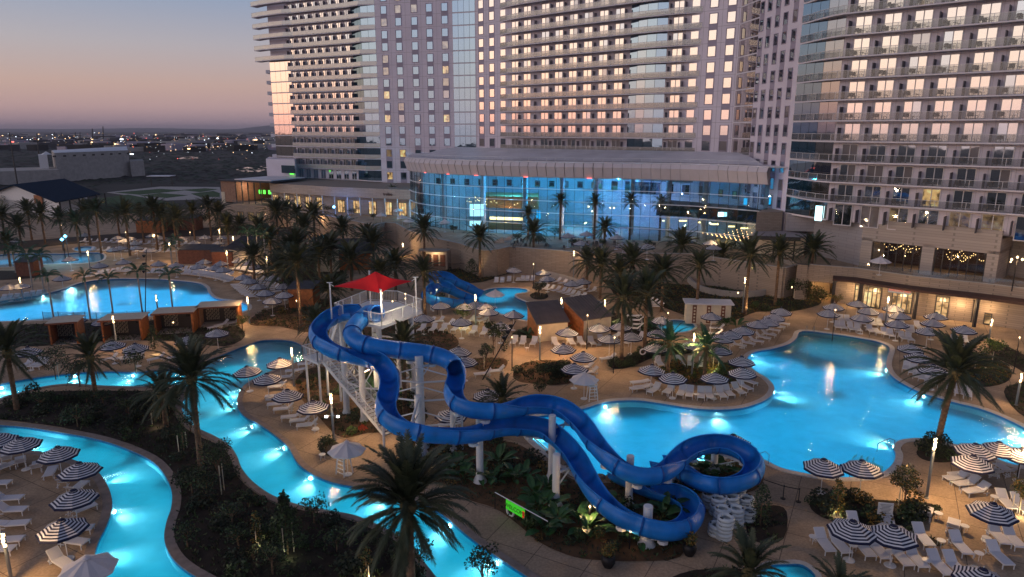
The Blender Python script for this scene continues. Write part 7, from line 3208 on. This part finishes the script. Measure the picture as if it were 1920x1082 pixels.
BL = [big_leaf(1.7, .24, e, i) for i, e in enumerate((88, 75, 62, 50))]
BAN = [(935, 872), (925, 905), (900, 900), (965, 905), (985, 900), (1005, 935), (1025, 925), (1040, 955), (1085, 985), (1045, 985), (1012, 960), (870, 900), (1170, 1010), (1195, 1020), (1250, 965), (1240, 975), (1160, 965),
       (1340, 885), (1355, 890), (1322, 888), (700, 745), (720, 765), (750, 760), (680, 735), (1300, 598), (1320, 600), (1345, 606), (1360, 612), (1215, 615), (1110, 622), (1145, 620), (1155, 618), (1010, 635), (990, 632), (1060, 632), (1225, 620), (1380, 615), (860, 880), (1100, 1000), (1020, 1000)]
for i, (x, y) in enumerate(BAN):
    b = P(x, y, 0)
    where = 'below the blue slides' if y > 840 else ('by the slide tower stairs' if y > 700 else 'between the cabins and the kids pool')
    t = thing('banana_plant', 'broad-leaved green banana plant ' + where, 'plant', b, random.uniform(0, 6), 'banana plants ' + where)
    rnd = random.Random(i)
    for k in range(rnd.randint(9, 14)):
        o = ob('leaf', BL[k % 4], t, (rnd.uniform(-.15, .15), rnd.uniform(-.15, .15), .05))
        o.rotation_euler = (rnd.uniform(-.2, .2), rnd.uniform(-.1, .25), k * 2.4 + rnd.uniform(-.3, .3))
        s = rnd.uniform(.75, 1.2)
        o.scale = (s, s, s)

# shrubs in the beds (single plants) and a loose ground cover
SHM = []
for i, (ms, r_, n_) in enumerate([(('leaf_dark',), .5, 260), (('leaf_dark', 'leaf_mid'), .45, 200), (('leaf_mid',), .35, 150), (('leaf_mid', 'leaf_bright'), .30, 130), (('leaf_dark', 'leaf_gold'), .45, 200)]):
    m = MB()
    leaf_cloud(m, (0, 0, r_ * .75), r_, r_ * .8, n_, .13, random.Random(i), ms, .45)
    SHM.append(m.mesh('shrub'))
PLT = {'isle': (70, (0, 0, 1)), 'stairs': (26, (2, 3, 1)), 'slide': (60, (0, 1, 2, 4)), 'sign': (26, (0, 1, 4)), 'palm_r': (9, (0, 1)), 'island_c': (26, (2, 3, 4)), 'palms_mid': (20, (0, 1)), 'ball': (10, (0, 1)),
       'top_right': (60, (0, 1, 2)), 'left_mid': (24, (1, 2, 4)), 'under_tower': (24, (0, 1, 2)), 'left_bed': (24, (0, 1, 2)), 'cabana_c': (20, (0, 1, 2)), 'right_isle': (26, (1, 2)), 'right_edge': (12, (0, 1)), 'right_edge_b': (14, (0, 1, 4)),
       'tubes_b': (10, (0, 1)), 'lagoon_tree': (8, (0,)), 'far_mid': (24, (0, 1, 4)), 'tree_c': (8, (2, 4)), 'bottom_mid': (8, (0, 1))}
BEDNAME = {'isle': 'dark island between the river arms', 'stairs': 'bed under the slide stairs', 'slide': 'bed below the blue slides', 'sign': 'bed round the rules sign', 'palm_r': 'round bed of the tall right palm',
           'island_c': 'palm island by the big pool', 'palms_mid': 'bed of the tall pair of palms', 'ball': 'bed of the big round shrubs', 'top_right': 'upper beds below the terrace wall', 'left_mid': 'bed left of the slide tower',
           'under_tower': 'bed under the slide tower', 'left_bed': 'bed behind the cabanas', 'cabana_c': 'bed round the wood cabins', 'right_isle': 'grass island at right', 'right_edge': 'bed at the upper right frame edge',
           'right_edge_b': 'bed at the right frame edge', 'tubes_b': 'bed right of the swim rings', 'lagoon_tree': 'circular bed by the lagoon', 'far_mid': 'dim beds beyond the far pool', 'tree_c': 'small bed by the leaning mast', 'bottom_mid': 'bed at the bottom edge'}
NSH = 0
for key, (cnt, kinds) in PLT.items():
    poly = BEDP[key]
    xs = [p.x for p in poly]
    ys = [p.y for p in poly]
    done = 0
    tries = 0
    cover = MB()
    while done < cnt and tries < cnt * 60:
        tries += 1
        x, y = random.uniform(min(xs), max(xs)), random.uniform(min(ys), max(ys))
        if not in_bed(key, x, y):
            continue
        q = proj((x, y, 0))
        if not (-60 < q[0] < 1980 and q[1] < 1130):
            continue
        done += 1
        if NSH < 290 and key not in ('far_mid',) and not (key == 'top_right' and done > 25):
            o = ob('shrub', SHM[random.choice(kinds)], None, (x, y, 0), random.uniform(0, 6))
            s = random.uniform(.7, 1.9)
            o.scale = (s, s, s * random.uniform(.7, 1.1))
            tag(o, 'low leafy shrub in the ' + BEDNAME[key], 'shrub', 'shrubs in the ' + BEDNAME[key])
            NSH += 1
    # ground cover
    area = abs(sum(poly[i].x * poly[(i + 1) % len(poly)].y - poly[(i + 1) % len(poly)].x * poly[i].y for i in range(len(poly)))) / 2
    want = int(min(2600, area * 5.5))
    got = 0
    tries = 0
    rnd = random.Random(len(key))
    mats = ('leaf_dark', 'leaf_dark', 'leaf_mid') if key not in ('island_c', 'right_isle', 'top_right') else ('leaf_mid', 'leaf_gold', 'leaf_dark')
    if key in ('island_c', 'right_isle', 'top_right'):
        want = int(want * 2.4)
    while got < want and tries < want * 12:
        tries += 1
        x, y = rnd.uniform(min(xs), max(xs)), rnd.uniform(min(ys), max(ys))
        if not in_bed(key, x, y):
            continue
        got += 1
        d = Vector((rnd.gauss(0, 1), rnd.gauss(0, 1), 1.2)).normalized()
        e = d.orthogonal().normalized()
        l = rnd.uniform(.15, .40)
        cover.use(rnd.choice(mats))
        p = Vector((x, y, .02))
        for s in range(3):
            R_m = Matrix.Rotation(s * 2.1, 3, 'Z')
            dd_, ee = R_m @ d, R_m @ e
            cover.face([p - ee * .05, p + dd_ * l * .6 + ee * .05, p + dd_ * l, p + dd_ * l * .5 - ee * .05])
    o = cover.build('ground_cover')
    tag(o, 'loose low ground cover in the ' + BEDNAME[key], 'ground cover', kind='stuff')

# potted plants on the path by the big lower bed
for x, y, d in ((1140, 1062, 'left'), (1292, 1040, 'right')):
    b = P(x, y, 0)
    t = thing('potted_plant', f'round dark pot with a bushy plant on the tan path, the {d} one of two', 'potted plant', b)
    MB().use('black_metal').lathe([(.28, 0), (.42, .3), (.44, .55), (.34, .8), (.30, .8), (.30, .72), (0, .72)], 18).build('pot', t, smooth=True)
    m = MB()
    leaf_cloud(m, (0, 0, 1.15), .5, .45, 320, .14, random.Random(x), ('leaf_gold', 'leaf_mid'), .2)
    m.build('foliage', t)

# rocks along the big pool edge under the slides
rk = []
for i, (x, y) in enumerate([(1098, 897), (1112, 899), (1126, 898), (1084, 891), (1070, 880), (1058, 870), (1142, 899), (1156, 899), (1046, 862), (1032, 850), (1170, 898)]):
    b = P(x, y, 0)
    rnd = random.Random(i)
    me = bpy.data.meshes.new('rock')
    bm = bmesh.new()
    bmesh.ops.create_icosphere(bm, subdivisions=2, radius=.38)
    for v in bm.verts:
        v.co *= rnd.uniform(.8, 1.15)
        v.co.z *= .7
    bm.to_mesh(me)
    bm.free()
    me.materials.append(MATS['rock'])
    o = ob('rock', me, None, (b.x, b.y, .12), i)
    tag(o, 'brown boulder at the pool edge under the slides', 'rock', 'boulders at the pool edge under the slides')

# ================================================================== FAR LEFT: buildings, lawn, bay, city
LAWN = thing('lawn_terrace', 'distant rectangular green lawns with white edging paths', 'lawn')
for pts in ([(215, 361), (300, 354), (345, 357), (262, 365)], [(262, 367), (300, 362), (352, 366), (312, 371)], [(340, 356), (385, 353), (408, 355), (375, 360)], [(358, 363), (400, 358), (412, 362), (412, 369), (375, 369)]):
    pl = [P(x, y, .1).xy for x, y in pts]
    MB().use('lawn').prism(pl, -.1, .12).build('grass_panel', LAWN)
pl = [P(x, y, .0).xy for x, y in [(200, 361), (300, 350), (412, 351), (418, 372), (312, 376)]]
MB().use('concrete').prism(pl, -.1, .05).build('edging', LAWN)
LAWN['kind'] = 'structure'
pl = [P(x, y, 0).xy for x, y in [(165, 375), (240, 365), (320, 380), (330, 400), (200, 400)]]
o = MB().use('lawn').prism(pl, -.01, .06).build('grass_slope')
tag(o, kind='structure')
# barn with dark blue roof
BN2 = thing('barn_hall', 'white gabled hall with a big dark blue roof at far left', 'building')
E0, E1 = plan(84, 205), plan(172, 232)
R0, R1 = plan(7, 212), plan(107, 238)
K0, K1 = R0 * 2 - E0, R1 * 2 - E1
m = MB().use('blue_roof')
ze, zr = 4.9, 9.6
for A, B, Cc, D in ((E0, E1, R1, R0), (R0, R1, K1, K0)):
    za, zc_ = (ze, zr) if A is E0 else (zr, ze)
    vs = [(A.x, A.y, za), (B.x, B.y, za), (Cc.x, Cc.y, zc_), (D.x, D.y, zc_)]
    m.add(vs + [(v[0], v[1], v[2] - .3) for v in vs], [(0, 1, 2, 3), (7, 6, 5, 4), (0, 4, 5, 1), (1, 5, 6, 2), (2, 6, 7, 3), (3, 7, 4, 0)])
m.build('roof', BN2)
m = MB().use('white_paint')
dE = (E1 - E0).normalized()
A, B, Cc = E0 + dE * 1.5, R0 + dE * 1.5, K0 + dE * 1.5
m.add([(A.x, A.y, 0), (A.x, A.y, ze - .3), (B.x, B.y, zr - .35), (Cc.x, Cc.y, ze - .3), (Cc.x, Cc.y, 0)], [(0, 1, 2, 3, 4)])
q = (R0 - E0) * .35
m.prism([A + q, A + q + dE * 26, Cc + dE * 26, Cc], 0, ze - .4)
m.build('wall', BN2)
m = MB().use('frame_dark')
for k in range(6):
    p = E0 + dE * (2 + k * 5.6)
    MB().use('frame_dark').box((p.x, p.y, ze / 2), (.35, .35, ze)).build('porch_post', BN2)
p = A * .55 + B * .45
MB().use('wood').box((p.x - .3, p.y - .3, 5.2), (3.6, .2, 2.6), yaw(B, A)).build('shutter', BN2)
# big white industrial hall with little tower
IH = thing('industrial_hall', 'long white windowless industrial hall with a small white head house', 'building')
m = MB().use('concrete')
h0, h1, h2 = plan(130, 345), plan(235, 395), plan(262, 402)
for z in (0,):
    m.prism([plan(95, 350), plan(235, 395), plan(232, 430), plan(90, 385)], 0, 14.6)
m.build('main_block', IH)
m = MB().use('roof_metal')
a_, b_, c_, d_ = plan(95, 350), plan(235, 395), plan(232, 430), plan(90, 385)
m.add([(a_.x, a_.y, 14.62), (b_.x, b_.y, 14.62), ((b_.x + c_.x) / 2, (b_.y + c_.y) / 2, 16.4), ((a_.x + d_.x) / 2, (a_.y + d_.y) / 2, 15.4), (c_.x, c_.y, 14.62), (d_.x, d_.y, 14.62)], [(0, 1, 2, 3), (3, 2, 4, 5), (0, 3, 5), (1, 4, 2)])
m.build('roof', IH)
MB().use('concrete').prism([plan(-90, 320), plan(100, 345), plan(96, 372), plan(-90, 350)], 0, 6.6).build('low_block', IH)
MB().use('concrete').prism([plan(236, 392), plan(262, 402), plan(260, 420), plan(236, 415)], 0, 8.6).build('side_block', IH)
MB().use('white_paint').prism([plan(64, 352), plan(81, 354), plan(81, 362), plan(64, 360)], 0, 13.6).build('head_house', IH)
p = plan(72.5, 353)
MB().use('white_paint').lathe([(3.0, 13.6), (0, 15.2)], 4, (p.x, p.y + 3, 0)).build('head_house_roof', IH)
m = MB().use('frame_dark')
for k in range(9):
    u = k / 8
    p = (a_ * (1 - u) + b_ * u)
    m.box((p.x, p.y - .2, 12.9), (1.6, .3, .8), yaw(a_, b_))
m.build('vent', IH)
p = plan(292, 330)
o = thing('car_canopy', 'flat pale canopy roof on posts beyond the lawn', 'canopy', (p.x, p.y, 0))
MB().use('roof_metal').box((0, 0, 4.5), (11, 6, .3)).build('roof', o)
for x in (-5, 5):
    MB().use('frame_dark').box((x, 0, 2.2), (.3, .3, 4.4)).build('post', o)
# masts
for i, (x, y0, y1, Y) in enumerate([(17, 248, 310, 320), (69, 250, 282, 420), (173, 241, 262, 1500), (193, 237, 262, 1500), (102, 248, 262, 1800), (115, 249, 262, 1800), (141, 248, 264, 1700), (150, 248, 264, 1700)]):
    a, b = PY(x, y0, Y), PY(x + (10 if i == 0 else 0), y1, Y)
    o = MB().use('frame_dark').rod((b.x, b.y, -1), a, Y * .0011, Y * .0006, 6).build('distant_mast')
    tag(o, ['leaning dark crane boom beyond the hall', 'thin flag mast beyond the head house'][i] if i < 2 else 'thin dark lattice mast on the horizon', 'mast', 'masts toward the horizon')
# bay water slivers
for pts in ([(-80, 281), (0, 281), (25, 278.5), (0, 277.5), (-80, 278)], [(38, 278), (120, 275.5), (190, 276.5), (170, 280), (60, 280)], [(440, 318), (470, 312), (520, 312), (520, 322), (460, 323)], [(330, 296), (370, 293), (372, 297), (340, 299)]):
    pl = [P(x, y, 0).xy for x, y in pts]
    o = MB().use('bay').prism(pl, -.01, .08).build('bay_water')
    tag(o, kind='structure')
# hills
m = MB().use('hill')
prev = None
hx = []
for i in range(60):
    px = -700 + i * 28
    Y = 11500
    h = 26 + 14 + 10 * math.sin(i * .5) * math.sin(i * .13) + (55 if px > 440 else 0) * min(1, (px - 440) / 60 if px > 440 else 0)
    p = plan(px, Y)
    hx.append((p.x, p.y, max(20, h)))
for a, b in zip(hx[:-1], hx[1:]):
    m.face([(a[0], a[1] - 900, -5), (b[0], b[1] - 900, -5), b, a])
    m.face([a, b, (b[0], b[1] + 900, -5), (a[0], a[1] + 900, -5)])
o = m.build('hills', smooth=True)
tag(o, kind='structure')
# city: blocks and lights too far to tell apart
rnd = random.Random(5)
m = MB().use('concrete')
bl = MB().use('concrete')
for i in range(620):
    px = rnd.uniform(-900, 620)
    py = rnd.choice([rnd.uniform(252, 262), rnd.uniform(256, 285), rnd.uniform(262, 280)])
    p = P(px, py, 0)
    s = rnd.uniform(12, 40) * (p.y / 1200) ** .5
    bl.use(rnd.choice(['concrete', 'hill', 'facade_spandrel', 'terrain'])).box((p.x, p.y, 3), (s, s * .7, rnd.uniform(5, 12)), rnd.uniform(0, 1.5))
o = bl.build('city_blocks')
tag(o, 'low far-off town buildings toward the horizon', 'town', kind='stuff')
li = MB()
for i in range(1500):
    px = rnd.uniform(-900, 640)
    r = rnd.random()
    if r < .45:
        py = rnd.gauss(258, 4)
    elif r < .85:
        py = rnd.gauss(272, 5)
    else:
        py = rnd.uniform(262, 300)
    if py < 248.5:
        continue
    if px < 200 and py > 272:
        continue
    z = rnd.uniform(3, 9)
    p = P(px, py, z)
    if p.y > 9500 or p.y < 0:
        continue
    s = p.length / 1280 * rnd.choice([.3, .35, .4, .5, .9])
    li.use(rnd.choice(['city_warm', 'city_warm', 'city_warm', 'city_white', 'city_white', 'city_red']))
    li.box(p, (s, s * .5, s * .8))
for (x, y, w, c) in ((228, 261, 7, 'city_white'), (408, 259.5, 3.5, 'city_white'), (247, 289, 7, 'city_white'), (173, 262, 3, 'city_warm'), (172, 267, 3, 'city_warm'), (292, 253, 2, 'city_warm'), (24, 266, 4, 'city_red'), (354, 279, 6, 'city_warm'), (479, 262, 8, 'city_warm'), (216, 270, 4, 'city_warm'), (192, 264, 2.4, 'city_warm')):
    p = P(x, y, 8)
    s = p.length / 1280
    li.use(c).box(p, (s * w * .7, s, s * 1.6))
o = li.build('city_lights')
tag(o, 'countless tiny warm and white town lights on the plain', 'town lights', kind='stuff')
# scrub on the plain
sc = MB()
for i in range(7500):
    px = rnd.uniform(-800, 560)
    py = rnd.choice([rnd.uniform(282, 330), rnd.uniform(270, 340), rnd.uniform(335, 400)])
    p = P(px, py, 0)
    if p.y < 235 or (190 < px < 425 and 344 < py < 402):
        continue
    s = rnd.uniform(1.2, 3.4) * (p.y / 400) ** .5
    sc.use(rnd.choice(['leaf_dark', 'leaf_dark', 'terrain']))
    n = 5
    a0 = rnd.uniform(0, 3)
    vs = [(p.x + math.cos(a0 + k * 2 * PI / n) * s, p.y + math.sin(a0 + k * 2 * PI / n) * s, 0) for k in range(n)] + [(p.x + rnd.uniform(-.3, .3) * s, p.y, s * rnd.uniform(.15, .3))]
    sc.add(vs, [(k, (k + 1) % n, n) for k in range(n)])
o = sc.build('scrub_vegetation')
tag(o, 'dark scrub covering the plain beyond the resort', 'scrub', kind='stuff')

# air
m = MB().use('hazeair').box((0, 6250, 43), (17000, 13500, 94))
o = m.build('haze')
tag(o, 'thin evening haze filling the air over the resort and plain', 'haze', kind='stuff')
# ordinal labels for alike things
TENS = {2: 'twenty', 3: 'thirty', 4: 'forty', 5: 'fifty', 6: 'sixty', 7: 'seventy', 8: 'eighty', 9: 'ninety'}


def ordinal(i):
    if i < 20:
        return ORD[i]
    n = i + 1
    if n % 10 == 0:
        return TENS[n // 10][:-1] + 'ieth'
    return TENS[n // 10] + '-' + ORD[n % 10 - 1]


seen = {}
bpy.context.view_layer.update()
for o in scene.objects:
    if o.parent is None and 'label' in o and 'group' in o:
        seen.setdefault(o['label'], []).append(o)
for lab, os_ in seen.items():
    if 1 < len(os_) < 98 and len(lab.split()) <= 12:
        os_.sort(key=lambda o: proj(o.matrix_world.translation)[0])
        for i, o in enumerate(os_):
            o['label'] = lab + ', ' + ordinal(i) + ' from the left'
